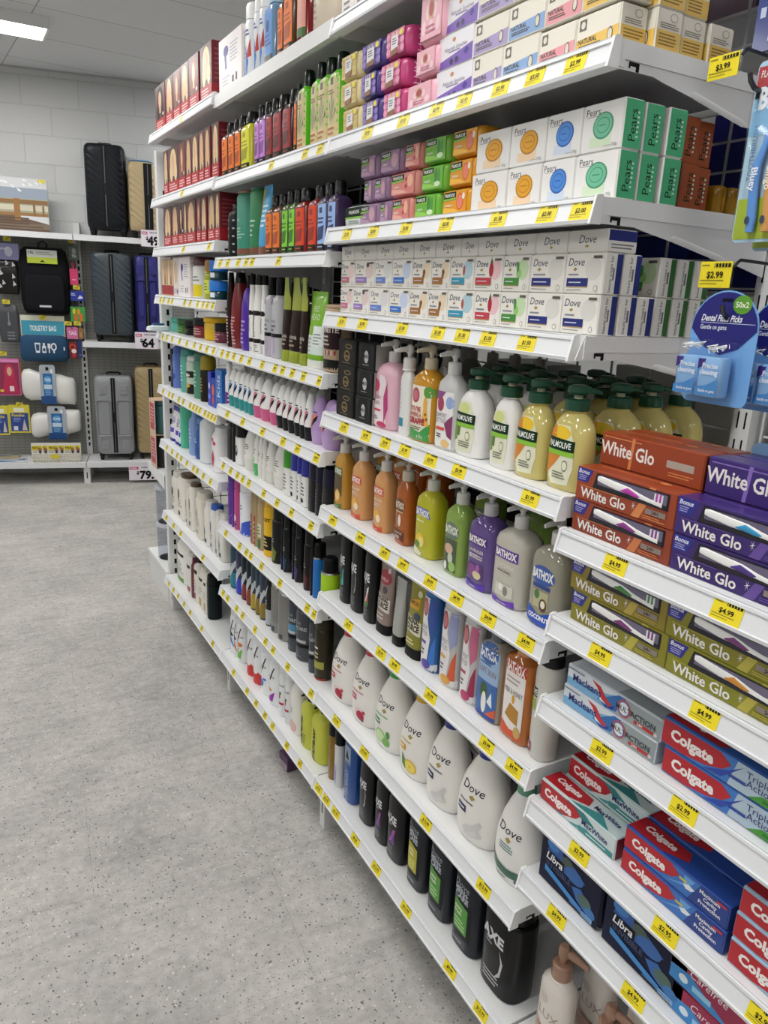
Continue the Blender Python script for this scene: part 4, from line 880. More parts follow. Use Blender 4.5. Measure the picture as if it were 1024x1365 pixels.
for tid, nm, c, sw, e in (('dpk', 'pink', 'cf7a94', 'ecd2cc', ()), ('dpu', 'purple', '9a7cc4', 'e3cfcb', [('e', .3, .85, .14, .1, '4a3a30')]), ('dlb', 'periwinkle', '6684d0', 'dcdcdc', ()), ('dbl', 'blue', '2f74c8', 'c8d4ea', ()), ('dbr', 'brown', 'a06a34', 'ead8b8', [('e', .25, .55, .14, .1, '7c4a24'), ('e', .2, .42, .12, .08, '8a5a2c')]),
                          ('dte', 'teal', '2a94b4', 'b4d0dc', [('e', .15, .6, .1, .16, 'b85a4a')]), ('dre', 'red', 'c03a48', 'ecc4c8', [('e', .2, .62, .16, .22, 'b02438'), ('p', [(.1, .8), (.2, 1), (.3, .8)], '3c6a34')]), ('dgr', 'green', '3f8c34', 'c8e0b4', [('e', .2, .5, .2, .14, '9ccf7a'), ('e', .1, .68, .1, .16, '4a9a3c')]), ('dna', 'navy', '1c2a78', 'dedcd6', ())):
    T(tid, 'box', 'soap_box', 'soap', 'white soap box with %s band' % nm, .06, .036, 'eeebe4', dove(c, sw, e), dove_s({'dna': '1c2a78', 'dgr': '2c6a2c'}.get(tid, c)))
    T(tid + 'f', 'box', 'soap_box', 'soap', 'soap box lying flat, %s end' % nm, .033, .06, 'e6e4de', dove_t(c), [('r', -1, .5, 1, 1, c), ('r', -1, 0, 1, .5, 'e8e6e0'), ('l', -.8, .8, .1, .4, 2, '77777c')])
T('blks', 'box', 'soap_box', 'soap', 'black soap box with gold crest', .062, .045, '1c1a19', [('r', -.95, .04, .95, .96, '23201e'), ('e', 0, .38, .34, .22, '8a7440'), ('e', 0, .38, .26, .16, '2a2620'), ('t', 'GOLD', 0, .36, .1, 'a88e50', 'b', .4), ('e', .2, .76, .4, .1, '77683c'), ('e', .2, .76, .3, .06, '23201e'), ('l', -.5, .5, .06, .12, 1, '77683c')], [('r', -1, 0, 1, 1, '3a3836')])
T('blkw', 'box', 'soap_box', 'soap', 'black soap box with white crest', .062, .045, '1b1b1d', [('r', -.95, .04, .95, .96, '1f1f22'), ('e', 0, .48, .26, .24, 'c4c4c4'), ('t', 'MAN', 0, .5, .16, '1f1f22', 'b', .3), ('p', [(-.9, .9), (-.5, .98), (-.8, .3)], '3c3c40'), ('p', [(.9, .9), (.5, .98), (.8, .3)], '3c3c40'), ('l', -.4, .4, .14, .2, 1, '9a9a9a')], [('r', -1, 0, 1, 1, '9a9890')])
CUS = [('e', -.15, .68, .32, .15, 'c02c60')]
T('hwp', 'pump', 'handwash_bottle', 'handwash', 'pale pink pump handwash', .2, .6, 'e3b4c4:s e0dedc', [('p', [(-.95, .05), (-.95, .5), (-.2, .55), (-.2, 1), (.2, 1), (.5, .8), (.2, .5), (.5, .1), (.2, .02)], 'ecdde2'), ('p', [(.3, .1), (.55, .4), (.45, .9), (.2, .6)], 'b83a78'), ('e', -.5, .8, .34, .12, 'c43a68'), ('t', 'LUXURY', -.4, .58, .07, 'a06a84', '', .45), ('t', 'FLUID', -.4, .48, .07, 'a06a84', '', .4), ('r', -.75, .32, 0, .36, 'd03a60'), ('e', .1, .08, .4, .06, 'c02c60'), ('l', -.6, -.2, .16, .24, 2, '5a5a5a')])
T('hww', 'pump', 'handwash_bottle', 'handwash', 'pearl white pump handwash', .195, .6, 'e2e2e0:s dcdad8', [('r', -.9, .18, .2, .34, '2a8aa0'), ('l', -.7, -.4, .4, .9, 6, 'b4b4b4')])
GIR = [('r', -.85, .03, .85, .97, 'efe7d2'), ('p', [(-.85, .03), (-.85, .22), (.2, .17), (.85, .34), (.85, .03)], '3f9a48'), ('e', .7, .88, .3, .1, '5a9a3c'), ('e', -.28, .8, .34, .13, 'a83c5c'), ('e', -.28, .8, .26, .09, 'c86a7c'), ('e', .55, .68, .13, .12, 'e8b04c'), ('p', [(.35, .3), (.45, .62), (.68, .62), (.8, .3)], 'e8b04c'), ('e', .6, .5, .06, .03, '8c5a24'), ('e', .5, .4, .06, .03, '8c5a24'), ('e', .68, .42, .05, .03, '8c5a24'),
       ('t', "YOU'RE", -.25, .57, .08, 'b02c3c', 'b', .5), ('t', 'HAVING A', -.22, .47, .075, 'b02c3c', 'b', .56), ('t', 'GIRAFFE', -.12, .36, .10, 'b02c3c', 'B', .7), ('l', -.6, .5, .2, .27, 2, '3a5a34')]
T('hwy', 'pump', 'handwash_bottle', 'handwash', 'orange pump handwash with giraffe label', .2, .6, 'e0a02c:g d8cdb0', GIR)
T('hwc', 'pump', 'handwash_bottle', 'handwash', 'silver-white handwash with swirl label', .2, .6, 'c9c9c8:s deddda', [('r', -.85, .05, .8, .97, 'ecebea'), ('p', [(-.85, .8), (-.85, .97), (.2, .97), (-.1, .88)], '8a4a8c'), ('e', .55, .8, .3, .1, '9ab0dc'), ('p', [(.2, .45), (.8, .6), (.8, .2), (.5, .25)], '8c3a68'), ('e', .35, .12, .35, .07, 'e8c080'), ('e', -.25, .76, .32, .12, 'a83c5c'), ('t', 'COMFORT', -.2, .58, .07, '8a7a86', '', .6), ('t', 'BOTTLED', -.2, .49, .07, '8a7a86', '', .6), ('r', -.6, .33, .25, .38, 'd8483c'), ('l', -.5, .1, .2, .28, 2, '3a3a3a')])
T('hwx', 'pump', 'handwash_bottle', 'handwash', 'grey pump bottle', .2, .6, '8e8c88:s b4b2ae')
def palm(main): return [('p', [(-.75, .3), (-.8, .62), (-.45, .82), (.3, .82), (.62, .6), (.66, .3), (.5, .08), (-.4, .06)], 'e6e6cc')] + main + [('p', [(-.84, .5), (-.84, .66), (.64, .64), (.64, .5)], '17402a'), ('t', 'PALMOLIVE', -.1, .575, .075, 'eef2ea', 'b', .6), ('r', -.8, .44, .64, .5, '8cc43c'), ('e', .3, .32, .14, .07, '6a6a5c'), ('e', .3, .32, .12, .055, 'e6e6cc'), ('l', -.3, .45, .14, .24, 3, '77776a')]
T('pmw', 'palm', 'handwash_bottle', 'handwash', 'squat white handwash with olive label', .17, .62, 'f0efec:s 0f4a32:s', palm([('e', -.1, .72, .4, .08, 'd3dc8c'), ('p', [(-.7, .2), (-.75, .5), (-.5, .5), (-.4, .25)], '7a9a4c'), ('p', [(-.5, .3), (-.45, .5), (-.2, .48), (-.25, .3)], '5c7c34')]), prz=2.5)
T('pmy', 'palm', 'handwash_bottle', 'handwash', 'squat honey yellow handwash', .17, .62, 'e6d684:g 0f4a32:s', palm([('e', -.1, .72, .5, .09, 'f0c82c'), ('p', [(-.74, .15), (-.74, .5), (.1, .46), (-.3, .3)], 'd8862c'), ('p', [(-.74, .72), (-.4, .82), (-.3, .66), (-.7, .62)], 'd8862c')]), prz=2.5)
def bathox(bc, sub, pic, low, lc=None, tx='f4efe6'):
    return ([('r', -.72, .03, .72, .96, lc)] if lc else []) + [('r', -.7, .76, .7, .93, bc), ('t', 'BATHOX', 0, .845, .11, tx, 'B', .64), ('t', sub, 0, .66, .055, 'efe9dd' if not lc else '5a4a5c', '', .6), ('l', -.5, .5, .52, .6, 2, 'd8d0c0' if not lc else '77707c')] + pic + [('p', [(-.7, .02), (-.7, .14), (0, .08), (.7, .14), (.7, .02)], low), ('l', -.3, .3, .035, .06, 1, 'efe9e0')]
LEM = [('e', .0, .34, .4, .13, 'e8c42c'), ('e', .1, .3, .24, .1, 'f0e08c'), ('e', -.3, .24, .3, .06, '5a8a34')]
T('bxo', 'pump', 'handwash_bottle', 'handwash', 'clear amber handwash with orange slice', .197, .7, 'd8a040:g d6d4d0', bathox('3c6a34', 'citrus', [('r', -.7, .3, .7, .75, '5a4a2c'), ('e', .1, .3, .45, .14, 'e8a83c'), ('e', .1, .3, .34, .1, 'f0d08c')], '4c7a34'))
T('bxh', 'pump', 'handwash_bottle', 'handwash', 'peach milk-and-honey handwash', .197, .7, 'f0b070:g dcd9d4', bathox('d8482c', 'MILK & HONEY', [('e', 0, .34, .4, .12, 'eab03c'), ('e', .2, .28, .3, .08, 'f4e0c0')], 'd8482c'))
T('bxb', 'pump', 'handwash_bottle', 'handwash', 'deep amber arched-label handwash', .197, .7, 'bc6426:g c9beb2', [('e', 0, .78, .7, .13, '6c3c1c'), ('t', 'BATHOX', 0, .78, .12, 'e6d8c4', 'B', .62), ('l', -.5, .5, .62, .68, 1, 'd0b898'), ('e', .1, .48, .2, .12, 'e8e0d8'), ('p', [(-.7, .14), (-.7, .32), (.7, .26), (.7, .08)], '5a2c14'), ('t', 'coconut', 0, .24, .06, 'efe4d4', '', .55), ('l', -.4, .4, .12, .18, 2, 'efe4d4')])
T('bxl', 'pump', 'handwash_bottle', 'handwash', 'clear yellow lemon handwash', .197, .7, 'd0cc2c:g d8d8cc', [('p', [(-.75, .76), (-.55, .94), (.55, .94), (.75, .76), (0, .82)], '5a6ac0'), ('t', 'BATHOX', 0, .85, .12, 'f4f2ea', 'B', .66), ('l', -.5, .5, .66, .72, 1, 'e4e4b0')] + LEM + [('p', [(-.7, .04), (-.6, .2), (.2, .1), (.1, .02)], 'dcdcc0')])
T('bxc', 'pump', 'handwash_bottle', 'handwash', 'clear green cucumber handwash', .197, .7, '98b858:g d8d8d0', [('e', 0, .78, .68, .16, '6c7c6a'), ('t', 'BATHOX', 0, .8, .13, 'e4e8dc', 'B', .62), ('r', -.6, .06, .6, .64, '4c5a40'), ('e', -.1, .46, .4, .09, 'd8b49c'), ('e', .1, .3, .24, .1, 'c4ccb8'), ('e', .3, .16, .3, .09, '9cc06c'), ('e', -.35, .14, .16, .08, 'e4e8dc')])
T('bxv', 'pump', 'handwash_bottle', 'handwash', 'violet lavender handwash', .197, .7, '70589c:g cfccd2', bathox('4c2a86', 'LAVENDER', [('t', 'HANDWASH', 0, .58, .05, 'e0d8ea', '', .5), ('r', -.6, .2, .6, .44, '5a3a6c'), ('e', -.2, .32, .26, .1, '8a4a8c'), ('e', .2, .26, .3, .07, 'd8c8a0'), ('e', .25, .38, .14, .07, 'a060a8')], '5a34b4'))
T('bxg', 'pump', 'handwash_bottle', 'handwash', 'pearly goats milk handwash', .197, .7, 'c2bfb2:s dedcd8', bathox('5a3a9c', 'GOATS MILK', [('t', 'NATURAL', 0, .57, .05, '55505c', '', .45), ('r', -.4, .16, .6, .36, 'cfcfc0'), ('e', -.1, .3, .14, .06, 'ecebe4'), ('e', .2, .26, .14, .08, '8a8474')], '6a3cb8', None))
T('bxk', 'pump', 'handwash_bottle', 'handwash', 'cloudy coconut handwash with blue label', .197, .7, 'aeaa98:g d6d4d0', [('e', 0, .8, .66, .15, '3a5aa8'), ('t', 'BATHOX', 0, .81, .13, 'f0f0ee', 'B', .6), ('r', -.5, .6, .5, .66, '2c4484'), ('r', -.4, .3, .45, .56, 'b8b48c'), ('e', .2, .36, .22, .1, '5a3c24'), ('e', .2, .37, .13, .06, 'efe8d8'), ('e', -.2, .5, .16, .07, '4c7a44'), ('p', [(-.75, .06), (-.75, .3), (0, .18), (.75, .3), (.75, .06), (0, 0)], '1c4cb8'), ('t', 'COCONUT', 0, .15, .07, 'f0f0ee', 'B', .6)])
def axe(c, sh): return [('t', 'AXE', -.15, .66, .115, 'd8d8dc', 'B', .6), ('l', -.5, .0, .54, .6, 1, '9a9aa0')] + sh + [('l', -.45, .35, .1, .24, 4, '7a7a80')]
HOOK = [('p', [(.28, .62), (.42, .5), (.36, .34), (.1, .27), (.3, .36), (.36, .48)], 'c4c4c8')]
FOX = lambda c, d: [('p', [(-.3, .28), (.25, .34), (.4, .54), (.1, .5), (.0, .4)], c), ('p', [(-.1, .27), (.35, .28), (.3, .46)], d)]
T('axt', 'sham', 'shower_gel_bottle', 'shower gel', 'black bottle with teal motif', .2, .62, '15171a:s 121316:s', axe(0, FOX('2f8a92', '4ab4b0')), cap=.1, capw=.86, n=2.6, sh=.93)
T('axw', 'sham', 'shower_gel_bottle', 'shower gel', 'black bottle with white arc', .2, .62, '15161a:s 121316:s', axe(0, HOOK), cap=.1, capw=.86, n=2.6, sh=.93)
T('axg', 'sham', 'shower_gel_bottle', 'shower gel', 'black bottle with white and red motif', .2, .62, '15171a:s 121316:s', axe(0, FOX('d8dcd8', 'b8483c') + [('r', -.35, .24, .3, .3, '3c8a3c')]), cap=.1, capw=.86, n=2.6, sh=.93)
T('axm', 'sham', 'shower_gel_bottle', 'shower gel', 'black bottle with purple motif', .2, .62, '16151a:s 121316:s', axe(0, FOX('a04aa8', '6a3a8c')), cap=.1, capw=.86, n=2.6, sh=.93)
T('osr', 'tube', 'shower_gel_tube', 'shower gel', 'taupe tube with raspberry label', .175, .62, '8c7a70:s 19191b', [('e', 0, .78, .8, .12, 'a03444'), ('e', .35, .9, .2, .04, 'cfc8c4'), ('t', 'VANILLA', -.2, .74, .05, 'e8c4c4', 'b', .6), ('p', [(-.8, .28), (-.8, .5), (.85, .44), (.85, .22)], 'd4ccc4'), ('t', 'ORIGINAL', 0, .43, .075, '3a302c', 'B', .75), ('t', 'SOURCE', 0, .33, .09, '3a302c', 'B', .75), ('e', .2, .58, .3, .06, '4a4450'), ('l', -.5, .5, .08, .2, 2, 'd0c8c0')], cap=.14)
T('osl', 'tube', 'shower_gel_tube', 'shower gel', 'olive tube with lemon label', .175, .62, '8a8420:s 19191b', [('p', [(-.8, .7), (.5, .8), (.5, .62), (-.8, .6)], 'd8a02c'), ('e', .35, .86, .26, .05, 'd0c8a8'), ('t', 'LEMON', -.2, .7, .06, '4a3a10', 'b', .6), ('p', [(-.8, .28), (-.8, .5), (.85, .44), (.85, .22)], 'd8d4bc'), ('t', 'ORIGINAL', 0, .43, .075, '3a3618', 'B', .75), ('t', 'SOURCE', 0, .33, .09, '3a3618', 'B', .75), ('e', .4, .52, .34, .06, '3c4a60'), ('l', -.5, .5, .06, .16, 2, 'e0dca8')], cap=.14)
T('gryt', 'tube', 'shower_gel_tube', 'shower gel', 'plain pale grey tube', .165, .7, 'a8a8a4 19191b', [('l', -.9, -.6, .2, .9, 8, '55565a')], cap=.15)
def imp(c1, c2, c3): return [('p', [(-.8, .14), (-.8, .55), (-.5, .97), (.2, .97), (.05, .7), (.45, .45), (.2, .05), (-.2, .0)], 'ece9ea'), ('p', [(.45, .5), (.15, .75), (.3, .97), (.85, .97), (.85, .6)], c1), ('p', [(.3, .1), (.55, .35), (.85, .5), (.85, .12)], c2), ('e', -.25, .84, .34, .12, 'a8505c'), ('e', -.25, .84, .26, .08, 'c8787c'), ('t', 'COMFORT', -.3, .58, .06, '8c8490', '', .48), ('t', 'BOTTLED', -.3, .5, .06, '8c8490', '', .48), ('r', -.65, .36, .05, .4, c3), ('e', .1, .1, .5, .06, c3), ('l', -.5, -.1, .2, .3, 2, '44444a')]
T('imb', 'sham', 'shower_gel_bottle', 'shower gel', 'deep blue inverted bottle', .185, .62, '1f5a98:s 2a6aa8:s', [('r', -1, 0, 1, .13, 'd8d8da')] + imp('2c50a0', '3a7ad0', '5a48a8'), cap=.05, capw=.85, sh=.95, n=2.4)
T('imw', 'sham', 'shower_gel_bottle', 'shower gel', 'silver inverted bottle with sunset swirl', .185, .62, 'c0c0be:s c8c8c6', [('r', -1, 0, 1, .13, 'dededd')] + imp('98a0c8', 'd8603c', 'e0a84a'), cap=.05, capw=.85, sh=.95, n=2.4)
T('imp', 'sham', 'shower_gel_bottle', 'shower gel', 'silver inverted bottle with crimson swirl', .185, .62, 'c4c2c2:s c8c8c6', [('r', -1, 0, 1, .13, 'dededd')] + imp('c86a8c', 'a02c58', 'b83a6c'), cap=.05, capw=.85, sh=.95, n=2.4)
T('bsk', 'sham', 'body_wash_bottle', 'body wash', 'grey-beige bottle with island label', .185, .6, 'b4aa96:g 5a626c', [('r', -.8, .03, .8, .97, '9cb8dc'), ('e', 0, .86, .72, .13, '3a64a8'), ('t', 'BATHOX', 0, .85, .11, 'f0f2f4', 'B', .66), ('l', -.6, .6, .7, .74, 1, '2c4c8c'), ('t', 'SOFT SKIN', 0, .63, .075, '8a7468', '', .66), ('r', -.8, .08, .8, .5, '3f6cae'), ('e', -.1, .36, .3, .12, '3c5c34'), ('e', -.05, .22, .2, .14, 'ecebe4'), ('p', [(.1, .08), (.8, .2), (.8, .08)], 'd8603c'), ('p', [(.2, .25), (.5, .4), (.6, .2)], 'e8eef4'), ('r', -.8, .03, .8, .08, '2a4aa0')], cap=.12, capw=.42, n=3.4, sh=.88)
T('bhn', 'sham', 'body_wash_bottle', 'body wash', 'orange honey body wash bottle', .185, .6, 'c87432:g c88a5a', [('r', -.62, .05, .72, .93, 'ece8e4'), ('r', -.62, .8, .72, .93, 'b83a30'), ('t', 'BATHOX', .05, .865, .11, 'f6f0ea', 'B', .62), ('l', -.5, .6, .66, .76, 2, 'b8a8a8'), ('t', 'MILK & HONEY', .05, .58, .06, '55505c', '', .6), ('p', [(-.4, .28), (-.1, .44), (.5, .4), (.5, .22), (0, .24)], 'b8842c'), ('e', .1, .5, .1, .05, 'd89a2c'), ('p', [(-.62, .05), (-.62, .2), (0, .13), (.72, .16), (.72, .05)], 'd8522c'), ('e', .5, .14, .2, .07, 'c8a860')], cap=.08, capw=.42, n=3.4, sh=.9)
T('pmg', 'sham', 'body_wash_bottle', 'body wash', 'tall pearl-white bottle with black lid', .2, .95, 'd4d2ca:s 26262a:s', [('r', -1, .66, -.1, .76, '17402a'), ('t', 'LIVE', -.5, .71, .06, 'eef2ea', 'b', .4), ('r', -1, .52, -.15, .64, '9ab04c'), ('e', -.8, .45, .2, .06, '86b8d0'), ('r', -1, .06, -.2, .16, '8a2c4c'), ('t', 'NEW', -.6, .11, .05, 'f0e4e8', 'b', .3)], cap=.09, capw=.8, n=2.2, sh=.93)
def dv(c, pic, sub): return [('t', 'Dove', -.05, .66, .1, '1c2444', 's', .6), ('p', [(-.14, .55), (0, .585), (.14, .56), (0, .52)], 'a8904a'), ('l', -.55, .3, .46, .5, 1, c), ('r', -.62, .34, -.2, .42, sub), ('l', -.58, -.25, .36, .4, 1, 'f0f0f0')] + pic
POM = [('p', [(-.4, .3), (-.2, .16), (-.05, .1), (-.25, .2)], '6a8060'), ('e', .0, .17, .3, .08, 'ead0d0'), ('e', .08, .15, .24, .07, 'b01c3c'), ('e', .3, .22, .08, .025, 'c03050'), ('e', .2, .1, .1, .03, '8c1430')]
T('dvr', 'dove', 'body_wash_bottle', 'body wash', 'white oval bottle with red cap', .226, .68, 'ece9e3:s b8283c', dv('c8788a', POM, 'c84a60'))
T('dvg', 'dove', 'body_wash_bottle', 'body wash', 'white oval bottle with green cap', .226, .68, 'ece9e3:s 2f9a3c', dv('6aa86a', [('e', -.15, .2, .32, .09, '9ac878'), ('e', -.15, .2, .26, .07, 'cfe6b4'), ('e', .2, .14, .2, .06, '7ab858'), ('e', .3, .26, .1, .05, '4a9440')], '4c8c5c'))
T('dvy', 'dove', 'body_wash_bottle', 'body wash', 'white oval bottle with lemon picture', .226, .68, 'ece9e3:s d0a828', dv('c8b46a', [('e', .1, .17, .33, .09, 'e8c020'), ('e', .1, .17, .27, .07, 'f2dc6c'), ('e', .1, .17, .06, .02, 'e8c020'), ('p', [(-.4, .3), (-.2, .22), (-.15, .1), (-.4, .15)], '4c8c44')], 'd8a83c'))
T('dvb', 'dove', 'body_wash_bottle', 'body wash', 'white oval bottle with blue cap', .226, .68, 'ece9e3:s 232c7c', dv('6a6a78', [('e', .1, .16, .4, .05, 'd8d6d4'), ('p', [(-.2, .14), (.4, .34), (.5, .3), (.1, .1)], 'd4d2d0'), ('p', [(-.3, .1), (.3, .2), (.35, .15), (0, .07)], 'dcdad8')], '2a2c5c'))
T('dvs', 'dove', 'body_wash_bottle', 'body wash', 'white oval bottle with sage green band', .226, .68, 'eceae6:s 5a9478', [('t', 'Dove', -.1, .6, .095, '1c2444', 's', .6), ('p', [(-.2, .5), (-.06, .53), (.08, .505), (-.06, .46)], 'a8904a'), ('l', -.45, .3, .36, .45, 3, '5a8c84'), ('p', [(-.93, .27), (-.5, .2), (0, .18), (.5, .2), (.93, .27), (.93, .18), (.5, .11), (0, .09), (-.5, .11), (-.93, .18)], '3f6a54'), ('e', .45, .08, .12, .03, '55606c'), ('l', -.6, 0, .04, .08, 1, '6a7a80')])
# bottom of the soap bay
T('brnbot', 'can', 'body_spray_bottle', 'bottle', 'amber-brown bottle with black cap', .22, .9, '9a7414:g 1a1a20', [('l', -.7, -.3, .1, .8, 6, 'd0b45c')], cap=.34, capw=1)
T('whtspr', 'can', 'body_spray_bottle', 'bottle', 'white bottle with black top', .215, .9, 'dcdcde 1a1b20', [('r', -.2, .1, .4, .55, 'b8b8d8'), ('t', 'active', .1, .3, .5, '3a3a8c', 'v')], cap=.36, capw=1)
T('blubw', 'sham', 'body_wash_bottle', 'body wash', 'royal blue sports body wash', .205, .7, '164a94:s 14182a:s', [('r', -.5, .66, .5, .96, '8ea4b8'), ('p', [(-.3, .74), (0, .9), (.3, .74)], '1c2430'), ('t', 'adidas', 0, .69, .04, '1c2430', 'b', .4), ('t', '3', -.4, .12, .12, 'c8d8ec', 'b'), ('t', 'AFTER SPORT', .1, .28, .36, 'b8cce4', 'v')], cap=.1, capw=.92, n=2.6, sh=.96)
def dmc(c, cd): return [('t', 'Dove', -.15, .84, .085, '9aa2ac', 's', .55), ('t', 'MEN+', -.15, .755, .07, 'b4bac2', 'B', .5), ('t', 'CARE', -.1, .685, .07, 'b4bac2', 'B', .5), ('r', -.62, .17, .62, .62, '23262c'), ('p', [(-.6, .36), (-.6, .63), (.42, .58), (.42, .24), (-.5, .24)], c), ('t', 'extra', -.25, .53, .045, 'eef0e0', 'b', .3), ('t', 'fresh', -.25, .47, .045, 'eef0e0', 'b', .3), ('l', -.5, .3, .26, .4, 3, cd), ('l', -.5, .3, .08, .13, 1, '9aa2ac')]
T('dmy', 'sham', 'body_wash_bottle', 'body wash', 'charcoal bottle with yellow panel', .222, .7, '2f333b:s 24272e:s', dmc('b8b020', 'e0dc8c'), cap=.12, capw=.9, n=3, sh=.95)
T('dmg', 'sham', 'body_wash_bottle', 'body wash', 'charcoal bottle with green panel', .222, .7, '2d323c:s 24272e:s', dmc('4f9a34', 'b8dca0'), cap=.12, capw=.9, n=3, sh=.95)
T('axbig', 'sham', 'shower_gel_bottle', 'shower gel', 'large black bottle with white arc', .212, .7, '141519:s 101114:s', [('t', 'AXE', -.15, .7, .13, 'd8d8dc', 'B', .62), ('l', -.5, -.1, .56, .64, 2, '9a9aa0'), ('p', [(.28, .6), (.5, .46), (.42, .28), (.1, .2), (.34, .32), (.4, .46)], 'c4c4c8'), ('l', -.5, .4, .1, .24, 3, 'b8b8bc')], cap=.1, capw=.9, n=3, sh=.95)
T('luxbw', 'pump', 'body_wash_bottle', 'body wash', 'ivory bottle with rose-gold pump', .235, .7, 'e4dcd4:s a8826c:s', [('t', 'LUX', .1, .62, .13, 'b09c88', '', .7), ('e', -.3, .85, .3, .08, 'd4c8be'), ('p', [(-.8, 0), (-.8, .45), (0, .36), (.8, .2), (.8, 0)], 'c9a898'), ('l', -.6, .5, .3, .4, 1, 'a08474')], n=2.4, sh=.84, neck=.019, hh=.07, spout=.05, prz=1.9)
# toothpaste bay
def wg(c, dkc, hi, star='e8e4ec'):
    return [('r', -1, 0, 1, 1, c), ('p', [(.2, 0), (.5, 1), (.62, 1), (.36, 0)], hi), ('p', [(-1, .55), (-1, .98), (-.66, .98), (-.76, .55)], '2a2c8a'), ('t', 'Bonus', -.86, .88, .13, 'e4e4f4', 'bs', .12), ('l', -.96, -.78, .6, .78, 3, 'a8a8dc'),
            ('p', [(-.64, .46), (-.57, .95), (.88, .95), (.88, .46)], '2c2838'), ('r', -.54, .60, .84, .9, '6c6680'), ('t', 'White Glo', -.4, .24, .3, 'f0ece8', 'b', .56)] + \
           [('p', [(.24 + .045 * math.cos(a) + .004 * math.sin(a), .32 + .16 * math.sin(a)), (.24 - .004 * math.sin(a), .32 + .015 * math.cos(a)), (.24 + .004 * math.sin(a), .32 - .015 * math.cos(a))], star) for a in (.2, 1.25, 2.3, 3.35, 4.4, 5.45)] + \
           [('r', .48, .22, .86, .38, '8c8078'), ('t', '24H', .66, .3, .1, dkc, 'b', .3), ('l', .44, .86, .06, .18, 2, hi), ('l', -.9, 0, .42, .47, 1, hi)]
def wgt(hi): return [('l', -.8, .4, .3, .6, 3, hi), ('e', .5, .5, .1, .3, hi)]
for tid, nm, c, dkc, hi, gr in (('wgr', 'copper red with magenta brush', '9a4020:s', '4a1c10', 'd88850', 'c03ab0'), ('wgr2', 'copper red with plum brush', '8e3a20:s', '4a1c10', 'c87848', '8c2c8c'), ('wgp', 'deep purple with sky blue brush', '3a2470:s', '1c1040', '6a50a0', '2a9ad0'), ('wgp2', 'deep purple with violet brush', '36206a:s', '1c1040', '6a50a0', '4a2c8c'),
                                ('wgo', 'olive gold with purple brush', '86801c:s', '3a380c', 'b8ac48', '7c2c7c'), ('wgo2', 'olive gold with green brush', '8c7c24:s', '3a380c', 'b8a04c', '3c8c3c'), ('wgo3', 'olive gold with orange brush', '86861c:s', '3a380c', 'b8ac48', 'd8902c')):
    T(tid, 'brush', 'toothpaste_box', 'toothpaste', nm.split(' with')[0] + ' toothpaste box,' + nm.split(' with')[1], .051, .042, c + ' ' + gr, wg(c, dkc, hi), [('l', -.8, .8, .1, .9, 5, hi)], wgt(hi))
PLAIN = lambda c, dkc, hi: [('r', -1, 0, 1, 1, c), ('p', [(-.4, 0), (-.36, 1), (-.3, 1), (-.34, 0)], hi), ('t', 'White Glo', -.45, .55, .42, 'f0ece8', 'b', .56), ('r', .35, .4, .85, .62, 'b0a49a'), ('l', .4, .86, .14, .3, 2, hi), ('l', -.95, .1, .86, .94, 1, hi)]
T('wgrb', 'box', 'toothpaste_box', 'toothpaste', 'copper red toothpaste box set back', .051, .042, '9a4020:s', PLAIN('98401e:s', '4a1c10', 'd88850'), [('l', -.8, .8, .1, .9, 5, 'd88850')], wgt('d88850'))
T('wgpb', 'box', 'toothpaste_box', 'toothpaste', 'deep purple toothpaste box set back', .051, .042, '3a2470:s', PLAIN('3a2470:s', '1c1040', '8a70c0'), [('l', -.8, .8, .1, .9, 5, '6a50a0')], wgt('6a50a0'))
MAC = [('r', -1, 0, 1, 1, 'd8dee6'), ('p', [(-1, 0), (-1, .4), (-.3, .5), (.2, .98), (.3, 0)], '7ab0d8'), ('p', [(-.3, .2), (.15, .98), (.45, .98), (.3, .02)], '2c6cb0'), ('p', [(.1, .02), (.3, .98), (1, .98), (1, .02)], '9aa4a6'), ('p', [(-.45, .95), (-.25, .86), (-.08, .42), (.02, .3), (-.02, .14), (-.2, .3), (-.32, .72)], 'c02c30'), ('p', [(-.28, .5), (-.2, .3), (-.06, .1), (-.22, .14)], 'e8ecf0'), ('p', [(-.26, .22), (-.1, .02), (.06, .1), (.08, .34), (-.04, .12)], '2a3494'),
       ('t', 'Macleans', -.54, .52, .36, '23307c', 'b', .42), ('e', .28, .5, .14, .42, 'c8503c'), ('e', .28, .5, .12, .36, '3a6cb4'), ('e', .28, .5, .1, .3, 'dde2e6'), ('t', 'MULTI', .28, .5, .24, '3a4048', 'b', .16), ('t', 'ACTION', .66, .5, .26, '3a4048', 'b', .3), ('r', .5, .14, .9, .3, 'b8302c'), ('t', '24H', .62, .22, .13, 'f0e8e8', 'b', .1), ('e', .93, .22, .035, .09, 'd8d0d0'), ('r', -.98, .86, -.6, .93, '77808c')]
T('mac', 'box', 'toothpaste_box', 'toothpaste', 'grey-blue toothpaste box', .037, .05, 'd8dee6:s', MAC, [('r', -1, 0, 1, 1, 'c4c8cc')], [('p', [(.1, -1), (.1, 1), (1, 1), (1, -1)], 'a8b0b4')])
def col(bc, rest): return [('r', -1, 0, 1, 1, bc)] + rest[0] + [('p', [(-1, .04), (-1, .96), (-.05, .96), (.12, .7), (.0, .4), (-.25, .16), (-.6, .02)], 'b8202c'), ('t', 'Colgate', -.5, .54, .4, 'f4efec', 'B', .42)] + rest[1]
